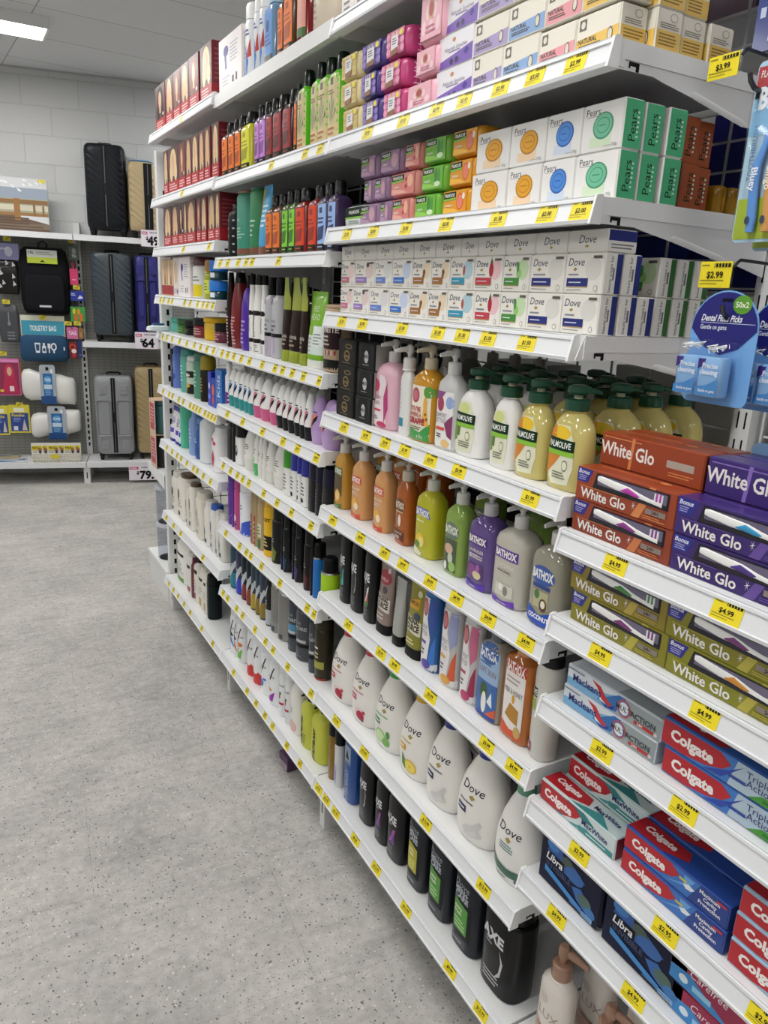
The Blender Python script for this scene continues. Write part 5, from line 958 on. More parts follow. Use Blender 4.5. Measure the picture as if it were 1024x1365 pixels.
T('colt', 'box', 'toothpaste_box', 'toothpaste', 'blue and red toothpaste box with green corner', .042, .05, '2a5aa8:s', col('3f7cc8', ([('p', [(.1, 0), (.2, 1), (1, 1), (1, 0)], 'b4c8d8'), ('p', [(.4, 0), (.6, .3), (1, .34), (1, 0)], '4c9a3c'), ('p', [(-.3, .02), (.1, .5), (.3, .9), (.0, .1)], '2a48a8')], [('t', 'Triple', .52, .74, .26, '2a3470', '', .26), ('t', 'Action', .56, .46, .26, '2a3470', '', .28), ('r', .1, .3, .36, .42, '2c4a9c'), ('r', .62, .12, .9, .2, '2c7a2c')])), [('r', -1, 0, 1, 1, '2a48a0')], [('p', [(-1, -.9), (-1, .9), (.1, .5), (-.1, -.9)], 'b8202c'), ('t', 'Colgate', -.5, -.02, .6, 'f4efec', 'B', .4)])
CTOP = [('p', [(-1, -.9), (-1, .9), (0, .7), (.1, -.2), (-.3, -.9)], 'b0202c'), ('t', 'Colgate', -.5, .1, .6, 'f0e8e6', 'B', .4)]
T('colw', 'box', 'toothpaste_box', 'toothpaste', 'teal-striped red and white toothpaste box', .04, .045, 'c8d8d8:s', col('cfdcdc', ([('p', [(-1, 0), (-.2, .6), (0, .4), (-.4, 0)], '2c7c80'), ('p', [(-.3, 1), (.2, .6), (.5, .7), (.2, 1)], '2c7c80'), ('p', [(-.2, 0), (.3, .36), (.4, .28), (0, 0)], '4a9a9c'), ('r', .1, .02, .98, .28, '3a8c8c')], [('t', 'MaxWhite', .5, .56, .26, '23306c', 'b', .46), ('l', .3, .9, .1, .22, 1, 'e0f0f0')])), [('r', -1, 0, 1, 1, 'a8202c')], CTOP + [('t', 'MaxWhite', .5, .2, .45, '23306c', 'b', .4), ('p', [(-.2, -1), (.4, 0), (.8, -1)], '3a8c8c')])
T('colm', 'box', 'toothpaste_box', 'toothpaste', 'royal blue and red toothpaste box', .038, .045, '23489c:s', col('3c74c0', ([('p', [(.3, 0), (.5, 1), (1, 1), (1, 0)], '23408c'), ('p', [(-.2, .02), (.3, .5), (.4, .9), (.2, .9), (.2, .5)], '6aa4dc')], [('p', [(.2, .5), (.3, .62), (.42, .56), (.36, .4), (.26, .36)], 'e8ecf0'), ('r', .12, .6, .26, .7, 'd8c040'), ('t', 'Maximum', .68, .78, .17, 'eef0f6', 'b', .28), ('t', 'Cavity', .7, .55, .17, 'eef0f6', 'b', .2), ('t', 'Protection', .7, .32, .17, 'eef0f6', 'b', .3), ('r', .8, .84, .97, .95, 'c03040')])), [('r', -1, 0, 1, 1, 'b01c2c'), ('r', -1, 0, -.3, 1, '23408c')], CTOP)
T('coll', 'box', 'toothpaste_box', 'toothpaste', 'pale blue and red toothpaste box', .04, .045, 'a8c4dc:s', col('a4c0d8', ([('p', [(.1, 0), (.3, 1), (1, 1), (1, 0)], 'c4d8e8')], [('t', 'Sensitive', .6, .5, .22, '2a3470', 'b', .36)])), [('r', -1, 0, 1, 1, 'a8202c')], CTOP)
LIB = [('r', -1, 0, 1, 1, '141c44'), ('p', [(-.8, .66), (-.7, .95), (-.3, .9), (-.2, .62), (.1, .8), (.5, .66), (.3, .5), (-.4, .5)], '2c5aa8'), ('e', -.62, .84, .2, .1, '3a80c8'), ('e', -.1, .74, .2, .12, '4a5a54'), ('e', .15, .62, .3, .14, '3468b0'), ('p', [(.1, .4), (.4, .5), (.85, .24), (.7, .1), (.3, .22)], '2c64b0'), ('e', .55, .32, .22, .12, '506a60'), ('e', .75, .2, .16, .1, '3a78b8'), ('r', -.8, .5, -.2, .68, '0c1020'), ('t', 'Libra', -.52, .59, .15, 'f0f0f4', 'bs', .3), ('t', 'INVISIBLE', -.35, .42, .11, '3a4468', 'b', .5), ('p', [(-.8, .24), (-.8, .36), (.5, .14), (.5, .04)], '3a88cc'), ('r', .5, .03, .85, .12, '8ab4dc'), ('l', .1, .8, .05, .1, 1, '5a78b0')]
T('lib', 'pack', 'sanitary_pad_pack', 'sanitary pads', 'navy pad pack with blue flower', .1, .06, '131a40:s', LIB)
CAR = [('r', -1, 0, 1, 1, 'a0244c'), ('p', [(-1, 0), (-1, .5), (-.6, .6), (.2, .1), (.6, .5), (1, .4), (1, 0)], '3a8cd0'), ('t', 'Carefree', -.2, .7, .26, 'f2e8ee', 's', .6), ('r', -.5, .16, -.1, .36, '9ad0f0'), ('e', -.7, .3, .1, .14, 'e0f0fa'), ('p', [(.2, .1), (.6, .5), (.8, .3)], 'e8eef4')]
T('car', 'pack', 'panty_liner_pack', 'liners', 'magenta and blue liner pack', .05, .07, 'a0244c:s', CAR)
# ------------------------------------------------------------------ laying the rows out
BOXY = ('box', 'soap', 'brush', 'pack')
def row(code, specs, x=.028, z=0.0, mode=None, note='', where=None, rz=0.0):
    """specs: (type, left px, right px[, options]) read off the photograph; each is turned into its place along the shelf"""
    bay = int(code[0]); zd = HGT[code] + DECK + z + .0003
    mode = mode or ('stride' if bay < 3 else 'sil')
    its = []
    for s in specs:
        tid, L, Rr = s[:3]; o = s[3] if len(s) > 3 else {}
        kind, dep = TYPES[tid][0], TYPES[tid][5]
        xx = o.get('x', x)
        if kind in BOXY:
            a, b = y_of(L, xx, zd), y_of(Rr, xx, zd)
            hw = (a - b) / 2; yc = (a + b) / 2
            hd = dep / 2
        elif mode == 'stride':
            hw = .02
            for _ in range(3):
                xp = xx + hw * dep * .5
                a, b = y_of(L, xp, zd), y_of(Rr, xp, zd); hw = (a - b) / 2 * .97
            yc = (a + b) / 2; hd = min(hw * dep * (1.35 if bay < 3 else 1), max(hw * dep, .031))
        else:
            hw = .03
            for _ in range(4):
                xp = xx + hw * dep
                yc = y_of((L + Rr) / 2, xp, zd)
                v = Vector((xp, yc, zd)) - CAMP
                dist = v.dot(F_)
                az = math.atan2(v.x, v.y)
                half = (Rr - L) / 2 / FPX * dist * math.cos(math.atan2(v.dot(R_), dist))
                hw = half / math.hypot(math.sin(az), dep * math.cos(az))
            hd = hw * dep
        if 'hw' in o: hw = o['hw']; hd = hw * dep if kind not in BOXY else hd
        its.append([tid, xx, yc, hw, hd, o])
    lo, hi = -.9 * bay + .0065, -.9 * (bay - 1) - .0065
    its.sort(key=lambda t: -t[2])
    for i in range(len(its) - 1):
        p, q = its[i], its[i + 1]
        gap = p[2] - q[2]; tot = p[3] + q[3] + .0006
        if gap < tot:
            f = max(.2, gap / tot)
            if gap <= .004: q[2] = p[2] - tot * .8; f = .79
            for t in (p, q):
                t[3] *= f
                if TYPES[t[0]][0] not in BOXY: t[4] *= max(f, .8)
    fixed = [t for t in its if 'free' not in t[5]]
    for _ in range(40):                       # settle neighbours apart inside the bay
        for t in fixed: t[2] = min(max(t[2], lo + t[3]), hi - t[3])
        for p, q in zip(its, its[1:]):
            ov = p[3] + q[3] + .0006 - (p[2] - q[2])
            if ov > 0: p[2] += ov / 2; q[2] -= ov / 2
    for t in fixed: t[2] = min(max(t[2], lo + t[3]), hi - t[3])
    for p, q in zip(its, its[1:]):
        gap = p[2] - q[2]; tot = p[3] + q[3] + .0006
        if gap < tot and gap > .004:
            for t in (p, q): t[3] *= gap / tot; t[4] *= gap / tot if TYPES[t[0]][0] not in BOXY else 1
    for tid, xx, yc, hw, hd, o in its:
        ttl = shelf_words(code)
        w = where or ('%s %s shelf' % (ttl, BAY[bay]))
        r = item(tid, xx, yc, zd + o.get('z', 0), hw, hd, o.get('h'), o.get('rz', rz), w, note, shelf=code)
        PLACED[-1].append(hw)

def seq(tid, *xs):
    """one kind, consecutive left edges; the last number closes the row"""
    return [(tid, xs[i], xs[i + 1]) for i in range(len(xs) - 1)]

# ---- far bay
row('11', [('dye3', 208.5, 221), ('dye0', 222, 231.5), ('dye2', 232, 241.5), ('dye0', 242, 252.5), ('dye2', 253, 265.5), ('dye1', 268, 283)], .02)
row('12', [('dye1', 219.5, 225), ('dye1', 225.4, 238.6), ('dye2', 239, 248), ('dye0', 248.5, 256), ('dye1', 256.3, 265.4), ('dye0', 265.9, 273), ('dye0', 273.3, 281), ('dye1', 283.6, 292.5)], .02)
row('13', [('dye1', 219.6, 229.4, dict(h=.155)), ('dye0', 230.2, 238.7, dict(h=.155)), ('dye3', 239, 245.8, dict(h=.155)), ('dye1', 246, 249.6, dict(h=.155)), ('dye0', 249.8, 261.4, dict(h=.155)), ('dye2', 263, 268.5, dict(h=.155)), ('dye1', 269, 276, dict(h=.155)), ('dye0', 278.5, 288, dict(h=.155)), ('dye1', 289, 295, dict(h=.155))], .02)
row('14', [('dyer', 212.4, 219.5), ('dyer', 219.8, 227.6), ('dyew', 228.2, 234.8), ('shaver', 235.4, 258), ('wbot', 261, 275), ('scrun', 275.4, 282.5)], .03)
row('14', [('wax', 283.5, 296, dict(hw=.034))], .035)
row('14', [('wax', 283.5, 296, dict(hw=.034))], .035, z=.0695, note='on top of another jar')
row('15', [('tealjar', 223.7, 232.5), ('grnjar', 232.9, 242.6), ('pouch', 243, 256), ('redjar', 257, 270), ('yeljar', 272.5, 289), ('magjar', 289.5, 299)], .05)
row('16', [('salon', 223.5, 234.8), ('bluecan', 235.2, 244.6), ('tealcan', 245, 252.6), ('patcan', 253, 261.5), ('grncan', 262, 269.5), ('yelcan', 270, 276.5), ('blubx', 277.5, 281.6), ('orgbx', 282, 287), ('blu2bx', 287.5, 296)], .035)
row('17', [('wtube', 225, 232), ('wtube', 232.4, 238.5), ('wtube', 239, 244.5), ('mint', 245, 254.4), ('ltblue', 255, 262), ('bluegel', 262.5, 270), ('bigwht', 270.5, 285.5), ('pnkwht', 286, 297)], .035)
row('18', [('crm', 229, 237.5), ('crmb', 238, 249), ('crm', 249.5, 254.5), ('crmb', 255, 264), ('crmd', 264.6, 273.8), ('crmn', 274.4, 281.6), ('crmblue', 282, 288), ('crmn', 288.4, 293.2), ('crmn', 293.6, 304)], .035)
row('19', [('bigpump', 221, 236), ('whtlab', 236.5, 243), ('winesh', 243.5, 248.6), ('blkcapw', 249, 260), ('goldlab', 260.5, 267.8), ('goldlab', 268.2, 274.5), ('dkteal', 275, 293, dict(hw=.048))], .04)
# ---- middle bay
row('21', [('shaver', 292, 322), ('minispray', 330, 340), ('minispray', 340.5, 347.5), ('minispray', 348, 356), ('bluebot', 357, 371.5), ('hbo', 372, 381), ('hbo', 382, 398, dict(h=.18)), ('tubred', 399, 419), ('tub', 420.5, 449)], .02)
row('22', [('hbo', 299.5, 307.4), ('hbo', 308, 316), ('hbo', 316.6, 325.8), ('hby', 326.5, 341), ('hbl', 341.6, 348), ('hbl', 348.6, 357), ('hbr', 357.4, 366.5), ('hbr', 367.5, 379.8), ('hbr', 380.2, 391.8), ('hbo', 392.3, 398), ('hemp', 398.5, 415.5), ('hemp', 416, 426), ('hemp', 426.5, 440), ('hemp', 440.5, 454)], .02)
row('23', [('stud', 307.8, 318.6), ('teal', 319, 334.6), ('tealb', 335, 344.6), ('bluet', 345, 356.4), ('hbo', 357, 366), ('hbo', 366.6, 376.6), ('hbg', 378, 386.4), ('hbg', 387, 396.6), ('hbs', 397.2, 412.6), ('hbs', 413.2, 425.2), ('hbb', 425.8, 438), ('hbb', 438.8, 450)], .025)
row('24', [('blkred', 299.5, 306.5), ('redc', 307, 321.5), ('purp', 322, 331.5), ('coco', 332, 337.2), ('coco', 337.6, 347), ('coco', 347.6, 353.5), ('silv', 354, 363), ('silv', 363.4, 374.4), ('bruntube', 375, 384), ('bruntube', 384.6, 398), ('bruntube', 398.5, 408), ('bed', 408.5, 434), ('brun', 435, 455)], .03)
row('24', [('blackpk', 434, 450)], .14)
row('25', [('wstick', 299.6, 303)] + seq('rteal', 303.5, 312, 318.5, 325, 331, 337.6) + seq('rpink', 338, 347.5, 360.5, 369) + seq('rblk', 369.5, 378.6, 386.3, 394.6, 405, 411.5, 421) + seq('rlil', 422, 436.5, 456.5), .025)
row('25', seq('rwb', 315, 323, 331, 339, 348, 357, 367, 377, 387, 397, 407, 418), .10)
row('26', [('blkst', 300, 308.5), ('blkst', 309, 313.4), ('bwst', 314, 325.6), ('wroll', 326.2, 337.6), ('wrollg', 338, 343.4), ('wroll', 343.8, 348.6), ('wroll', 349, 353.8), ('wroll', 354.2, 364), ('wroll', 365, 378), ('gcap', 378.6, 387.6), ('bcap', 388, 395.4), ('bcap', 395.8, 401), ('bcap', 401.4, 412.6), ('blkro', 413, 423.6), ('blkro', 424, 432.6), ('blkro', 433, 446)], .025)
row('26', seq('wroll', 333, 342, 351, 360, 370) + [('gcap', 401, 413)], .095, note='in the second row')
row('27', [('purcan', 301.5, 308.4), ('purcan', 308.8, 313), ('pinkcan', 313.4, 322.5), ('wpcan', 323, 334.6), ('becan', 335.2, 339.2), ('becan', 339.6, 344.8), ('begcan', 345.4, 353.2), ('yelspr', 354, 364), ('blkgrn', 364.6, 374.4), ('blkblu', 374.8, 378.2), ('blkblu', 378.8, 389), ('blkpur', 389.4, 393.2), ('blkpur', 393.8, 405), ('blkred2', 405.6, 413), ('blkred2', 413.5, 416.8), ('bluspr', 417.5, 431.5, dict(hw=.026)), ('limspr', 432.5, 455, dict(hw=.027))], .025)
row('28', [('rxt', 305, 313), ('rxb', 313.6, 321), ('rxr', 321.5, 328.6), ('rxo', 329, 335), ('rxy', 335.5, 341.4), ('rxg', 342, 347.6), ('rxg', 348, 355), ('rxw', 355.6, 362.6), ('silcan', 363.2, 372.4), ('silcan', 373, 385), ('menblu', 385.8, 396.4), ('mencan', 397, 411.5), ('mencan', 412.2, 420), ('olive', 420.8, 440, dict(hw=.033))], .03)
row('29', [('wrblue', 307.5, 313.6), ('wrorg', 314, 319.4), ('wrgrn', 320, 331), ('wrred', 332, 340), ('wrred', 340.6, 350.4), ('wrspl', 351, 361), ('wrpur', 361.6, 372.6), ('wrber', 373.2, 380), ('wrber', 380.6, 387), ('lotion', 388, 402), ('tradie', 402.6, 416), ('tradie2', 416.6, 434)], .03)
# ---- soap bay, boxed soaps
row('31', [('pkbox', 455, 471), ('pkbox', 472, 490)], .02)
row('32', [('luxy', 454.6, 480), ('luxp', 480.6, 507), ('luxk', 507.6, 537.5), ('pinkp', 538.5, 579)], .02, note='in bottom layer')
row('32', [('luxy', 449, 475.6), ('luxp', 476, 501), ('luxk', 501.6, 534), ('pinkp', 551, 583)], .02, z=.0556, note='in second layer')
row('32', [('luxy', 450, 476), ('luxp', 477, 509), ('luxk', 510, 541)], .02, z=.1112, note='in third layer')
row('32', [('pinkbig', 556, 592)], .02, z=.1062, note='on top')
row('32', [('nat', 580, 628.4), ('bl', 629, 668, dict(h=.056)), ('bb', 668.6, 716, dict(h=.056)), ('bp', 717, 765), ('by', 766, 824)], .03, note='in bottom layer')
row('32', [('nat', 584, 630), ('bl', 631, 677), ('bb', 677.6, 726), ('bp', 727, 776), ('by', 777, 836)], .03, z=.0562, note='in second layer')
row('32', [('nat', 594, 637), ('bl', 638, 686), ('bb', 686.6, 736), ('bp', 737, 790), ('by', 791, 848)], .03, z=.1124, note='in third layer')
ZS = HGT['32'] + DECK + .0003
for k, xx in enumerate((.082, .136, .192)):
    for q, n in ((0, ''), (1, 'upper ')):
        if k == 2 and q: continue
        item('by', xx, -2.648 + .004 * (k % 2), ZS + .0523 * q, .043, where='second soap bay shelf', note='%s%s row back' % (n, ORD[k]), shelf='32b')
row('33', [('pwh', 446, 476)], .038)
row('33', [('plv', 477, 504), ('plv', 505, 519), ('ppk', 519.6, 548), ('pgr', 549, 584), ('por', 585.6, 626)], .038, note='in bottom layer')
row('33', [('plv', 484, 497), ('plv', 497.6, 516), ('ppk', 517, 557), ('pgr', 558.4, 594), ('por', 595, 633)], .038, z=.0502, note='in second layer')
row('33', [('plv', 478.6, 503), ('plv', 504, 536), ('ppk', 537.6, 562), ('pgr', 562.6, 598), ('por', 599, 640)], .038, z=.1004, note='in third layer')
row('33', [('pa', 626.8, 673), ('pa', 674, 718), ('pb', 719, 762.6), ('pg', 763.8, 820)], .040, note='in bottom layer')
row('33', [('pa', 637, 682), ('pa', 683, 731), ('pb', 732, 779), ('pg', 781, 836)], .040, z=.0663, note='in upper layer')
ZS = HGT['33'] + DECK + .0003
for k, xx in enumerate((.084, .130)):
    for zz, n in ((0, 'lower'), (.0663, 'upper')):
        item('pg', xx, -2.6475 - .002 * k, ZS + zz, .0435, where='third soap bay shelf', note='%s, %s row back' % (n, ORD[k]), shelf='33c')
for (yy, xx, zz, n) in ((-2.64, .182, 0, 'lower near'), (-2.63, .182, .0663, 'upper near'), (-2.625, .226, 0, 'lower far'), (-2.62, .226, .0663, 'upper far'), (-2.32, .10, 0, 'lower middle'), (-2.32, .10, .0663, 'upper middle')):
    item('pbr', xx, yy, HGT['33'] + DECK + zz + .0003, .044, where='at the back of third soap bay shelf', note=n, shelf='33b')
for k in range(3):
    item('amb', .275 + .034 * k, -2.64, HGT['33'] + DECK + .0003, .04, where='back of third soap bay shelf, %s behind brown boxes' % ORD[k], shelf='33b')
DV = [('dpk', 448.4, 465.2), ('dpu', 465.6, 487.2), ('dlb', 487.6, 513.6), ('dbl', 514, 540.4), ('dbr', 541, 565.6), ('dbr', 566.2, 591.2), ('dte', 592, 627), ('dre', 628, 662.6), ('dgr', 663.4, 698), ('dna', 698.8, 744), ('dna', 745, 793)]
row('34', DV, .038, note='in bottom layer')
DV2 = [('dpk', 449.3, 468), ('dpu', 468.4, 495.4), ('dlb', 495.8, 518.8), ('dbl', 519.2, 545.6), ('dbr', 546.2, 572), ('dbr', 572.6, 598), ('dte', 598.8, 630.6), ('dre', 631.4, 670), ('dgr', 670.8, 707.6), ('dna', 708.4, 756), ('dna', 757, 809)]
row('34', DV2, .038, z=.0603, note='in middle layer')
DV3 = [('dpkf', 446.6, 464), ('dpuf', 464.6, 495), ('dlbf', 496, 518), ('dblf', 518.6, 545.8), ('dbrf', 546.4, 575.6), ('dbrf', 576.6, 611), ('dtef', 612, 635), ('dref', 636, 674), ('dgrf', 675, 715.4), ('dnaf', 716.4, 761.4), ('dnaf', 762.4, 816)]
row('34', DV3, .038, z=.1206, note='on top')
ZS = HGT['34'] + DECK + .0003
for k in range(2):
    item('dna', .078 + .038 * k, -2.6515, ZS, .041, where='fourth soap bay shelf', note='lower, %s row back' % ORD[k], shelf='34b')
    if k < 1: item('dna', .078 + .038 * k, -2.6515, ZS + .0603, .041, where='fourth soap bay shelf', note='upper, %s row back' % ORD[k], shelf='34b')
for k in range(4):
    item('dgr', .157 + .04 * k, -2.65, ZS, .04, where='fourth soap bay shelf', note='lower, %s behind navy ones' % ORD[k], shelf='34b')
    if k < 3: item('dgr', .157 + .04 * k, -2.65, ZS + .0603, .04, where='fourth soap bay shelf', note='upper, %s behind navy ones' % ORD[k], shelf='34b')
# ---- soap bay, handwash and body wash
for k in range(3):
    n = 'in the %s layer' % ('bottom', 'middle', 'top')[k]
    row('35', [('blks', 448 + 1.5 * k, 470.6 + 1.8 * k)], .02, z=.0623 * k, note=n)
    row('35', [('blkw', 473 + 2.0 * k, 494.5 + 2.5 * k)], .02, z=.0623 * k, note=n)
row('35', [('hwp', 499.5, 530), ('hww', 531, 546), ('hwy', 546.5, 581), ('hwc', 580, 607)], .025, mode='stride')
row('35', [('pmw', 607, 655), ('pmw', 651.5, 699), ('pmy', 684, 740.6), ('pmy', 731, 789)], .03)
for c_i, (y0, tid) in enumerate(((-2.31, 'pmw'), (-2.43, 'pmw'), (-2.535, 'pmy'), (-2.642, 'pmy'))):
    for r_i in range(3):
        if y0 == -2.31 and r_i > 1: continue
        item(tid, .128 + .075 * r_i, y0, HGT['35'] + DECK + .0003, .050, where='fifth soap bay shelf', note='%s row back' % ORD[r_i], shelf='35', rz=random.uniform(-.05, .05)); PLACED[-1].append(.046)
for k in range(5):
    item('hwx', .30, -1.90 - .085 * k, HGT['35'] + DECK + .0003, .036, where='fifth soap bay shelf', shelf='35b')
for k in range(3):
    item('hwx', .12, -1.98 - .085 * k, HGT['35'] + DECK + .0003, .034, where='behind pump handwashes, fifth soap bay shelf', shelf='35c')
row('36', [('bxo', 445, 468.5), ('bxh', 469.5, 497.5), ('bxh', 498.5, 526), ('bxb', 527, 553), ('bxl', 554, 591.5), ('bxc', 592, 629), ('bxv', 622.6, 672), ('bxg', 657, 717), ('bxk', 705, 762)], .03)
row('36', [('bxo', 470, 498), ('bxh', 500, 530), ('bxb', 532, 566), ('bxb', 566, 600), ('bxc', 630, 668), ('bxc', 690, 740)], .15, note='in the second row')
row('37', [('axt', 453, 470.6), ('axw', 467.5, 488), ('axg', 484.6, 505), ('osr', 501.5, 527.6), ('gryt', 522.6, 541.5), ('osl', 540, 569), ('imb', 561, 589), ('imw', 585.6, 617), ('imp', 613.4, 643.4), ('bsk', 637, 683), ('bhn', 669.5, 719), ('pmg', 708, 747)], .028)
row('38', [('dvr', 428, 473), ('dvr', 461.8, 510), ('dvg', 491.4, 543), ('dvy', 527, 580), ('dvb', 567, 626), ('dvb', 606.6, 678), ('dvs', 658, 722)], .028, rz=.16)
row('38', [('dvr', 476, 520), ('dvg', 536, 585), ('dvb', 622, 680)], .15, note='in the second row')
row('39', [('brnbot', 430.4, 446.5), ('whtspr', 445, 459.5), ('blubw', 458.6, 483), ('axw', 479, 504), ('axm', 499.6, 522), ('axm', 515.8, 547), ('dmy', 543.6, 577.6), ('dmg', 571.6, 611.6), ('dmg', 603.8, 651), ('axbig', 641.8, 705)], .035)
# ---- toothpaste bay
for z, n in ((0, 'lower of two'), (.0513, 'upper of two')):
    row('41', [('wgr' if z else 'wgr2', 758 + (4 if z else 0), 882 + (4 if z else 0), dict(hw=.0965)), ('wgp' if z else 'wgp2', 889 + (3 if z else 0), 1060, dict(hw=.0965))], .02, z=z, note=n)
for k in range(2):
    for z, n in ((0, 'bottom'), (.0513, 'middle'), (.1026, 'top')):
        for tid, yy in (('wgrb', -2.80), ('wgpb', -2.997)):
            item(tid, .066 + .045 * k, yy - .006 * k, HGT['41'] + DECK + .0003 + z, .0965, where='first toothpaste bay shelf', note='%s, %s row' % (n, ORD[k + 1]), shelf='41b')
for z, n in ((0, 'lower of two'), (.0513, 'upper of two')):
    row('42', [('wgo2' if z else 'wgo', 762, 883, dict(hw=.0965)), ('wgo' if z else 'wgo3', 884, 1060, dict(hw=.0965))], .02, z=z, note=n)
for z, n in ((0, 'lower of two'), (.0373, 'upper of two')):
    row('43', [('mac', 748 + (7 if z else 0), 874 + (6 if z else 0), dict(hw=.0975))], .02, z=z, note=n)
for z, n in ((0, 'lower of two'), (.0423, 'upper of two')):
    row('43', [('colt', 877, 1060, dict(hw=.1))], .02, z=z, note=n)
HB = HGT['44'] + DECK + .0003
for tid, x, y, z, hw, n in (('colw', .018, -2.798, 0, .088, 'lowest in front'), ('colw', .066, -2.806, 0, .088, 'behind the front one'), ('colw', .066, -2.812, .0403, .088, 'raised behind the front one'),
                            ('colm', .018, -2.992, 0, .092, 'lower in front'), ('colm', .020, -2.990, .0383, .092, 'upper in front'), ('colm', .068, -2.992, 0, .092, 'lower behind'), ('colm', .068, -2.990, .0383, .092, 'upper behind'),
                            ('coll', .018, -3.187, 0, .096, 'bottom of three'), ('coll', .020, -3.186, .0403, .096, 'middle of three'), ('coll', .021, -3.187, .0806, .096, 'top of three')):
    item(tid, x, y, HB + z, hw, where='fourth toothpaste bay shelf', note=n, shelf='44')
row('45', [('lib', 715, 799, dict(hw=.074)), ('lib', 799, 908, dict(hw=.08))], .02)
for z, n in ((0, 'lower of two'), (.0503, 'upper of two')):
    row('45', [('car', 900, 1010, dict(hw=.08))], .02, z=z, note=n)
HZ = HGT['46'] + DECK + .0003
for x, y, h, n in ((.045, -2.765, .235, 'nearest the black bottle'), (.135, -2.785, .235, 'behind the first one'), (.06, -2.875, .2, 'lower, second along'), (.15, -2.885, .225, 'furthest back')):
    item('luxbw', x, y, HZ, .038, .028, h, where='bottom toothpaste bay shelf', note=n, shelf='46')
# ------------------------------------------------------------------ yellow price tickets in the rails
def ticket_print(L, w, h, price, base=0.0):
    L.rect(-w * .05, base + h * .78, w * .46, base + h * .93, '2a2a1c', 1)
    for k in range(5): L.rect(-w * .02 + w * .095 * k, base + h * .78, w * .0 + w * .095 * k, base + h * .93, 'e8d82c', 2)
    L.rect(-w * .45, base + h * .84, -w * .2, base + h * .88, '77701c', 1)
    L.text(price, 0, base + h * .5, h * .24, '1c1c14', 2, 'b', w * .62)
    L.rect(-w * .45, base + h * .26, w * .3, base + h * .3, '8a801c', 1)
    L.rect(-w * .45, base + h * .14, w * .1, base + h * .17, '8a801c', 1)
def ticket(code, px, price, k, n, w=.042, h=.0265):
    bay = int(code[0]); H = HGT[code]
    y = y_of(px, -.002, H + .016)
    y = min(max(y, -.9 * bay + w / 2 + .008), -.9 * (bay - 1) - w / 2 - .008)
    dx, dz = .2907, .9568
    x0, z0 = -.0036 - .0004 * dz - .0002 * dx, .0046 - .0002
    def P(u, v, off): return (x0 + dx * v - dz * off, -u, z0 + dz * v + dx * off)
    m = MB()
    vs = [P(u, v, o) for o in (0, .0005) for u, v in ((-w / 2, 0), (w / 2, 0), (w / 2, h), (-w / 2, h))]
    m.add(vs, [(4, 5, 6, 7), (3, 2, 1, 0), (0, 1, 5, 4), (1, 2, 6, 5), (2, 3, 7, 6), (3, 0, 4, 7)], 'ecd81e:p')
    L = Lab(lambda u, z, off: P(u, z, .0005 + off * .5), w / 2, 0, h); L.mb = m
    ticket_print(L, w, h, price)
    o = m.build('price_ticket', smooth=False); o.location = (0, y, H)
    tag(o, 'yellow %s price ticket, %s from left on %s %s shelf rail' % (price, ORD[k], shelf_words(code), BAY[bay]), 'price ticket', 'yellow price tickets in the shelf rails')
TK = {
 '11': ([241], ['$9.99']), '12': ([242], ['$9.99']), '13': ([244, 278], ['$9.99']), '14': ([213.6, 217.6, 224.4, 229, 245.6, 253, 263, 270, 276, 283], ['$6.99', '$3.99']),
 '15': ([216.4, 222, 229, 239, 248.6, 258.5, 267, 275.4, 284], ['$3.99', '$5.99']), '16': ([217, 225, 229.6, 238, 244, 253, 257.4, 261.6, 265.8, 272.7, 277.4, 281.8, 286], ['$4.99', '$2.99']),
 '17': ([222, 229, 235.6, 241, 248.6, 257.4, 262.4, 270.5, 280], ['$4.99', '$5.99']), '18': ([221.4, 231, 240.5, 270], ['$7.99']), '19': ([225, 231, 237, 245, 253, 268.5, 283], ['$8.99', '$7.99']),
 '22': ([361, 406, 426], ['$6.99']), '23': ([293, 303, 317, 327.6, 335.5, 370.6], ['$6.99']), '24': ([295.5, 303, 311, 321, 332, 349, 366, 376, 389, 404, 426], ['$8.99', '$9.99']),
 '25': ([302.6, 323, 349.5, 376.7, 396, 421], ['$3.99', '$2.99']), '26': ([297, 307, 316, 323, 331, 351, 369, 388, 414], ['$3.99', '$4.99']), '27': ([300.7, 319, 328, 333.8, 348, 372.7, 409, 419], ['$4.99', '$5.99']),
 '28': ([297, 303, 315, 323, 339.5, 353.5, 363.5, 383, 414], ['$4.99', '$5.99']), '29': ([311, 329, 341, 352.7, 363, 382, 399.5], ['$4.99', '$9.99']),
 '32': ([489, 536.6, 580.6, 617.8, 666, 712, 766], ['$2.50', '$3.50', '$2.99', '$2.50']), '33': ([461.6, 496.8, 540, 593.5, 663, 728, 781], ['$1.50', '$2.00', '$2.00', '$2.00']), '34': ([455, 482.4, 535, 583, 615, 649.4, 701], ['$1.50']),
 '35': ([457.8, 487, 512.7, 538.7, 573, 610.8, 705.5], ['$1.99', '$3.99', '$3.99']), '36': ([443, 479.8, 512, 536.5, 572.7, 608, 650, 700], ['$4.99']), '37': ([464, 507, 525.5, 573, 648, 684], ['$3.99', '$3.99', '$4.99']),
 '38': ([448, 485, 567, 643.8], ['$12.99']), '39': ([424, 434.5, 447, 473, 501, 540.6, 599, 640], ['$9.99', '$12.99', '$11.99']),
 '41': ([819, 967.4], ['$4.99']), '42': ([799, 938], ['$4.99']), '43': ([801, 910], ['$2.99']), '44': ([771, 885.7, 1016], ['$2.99', '$2.95', '$2.99']), '45': ([741, 843], ['$4.99'])}
for code, (xs, pr) in TK.items():
    for k, px in enumerate(xs):
        ticket(code, px, pr[k % len(pr)], k, len(xs), *((.043, .0275) if code[0] in '34' else (.036, .0265) if len(xs) < 7 else (.03, .0265)))

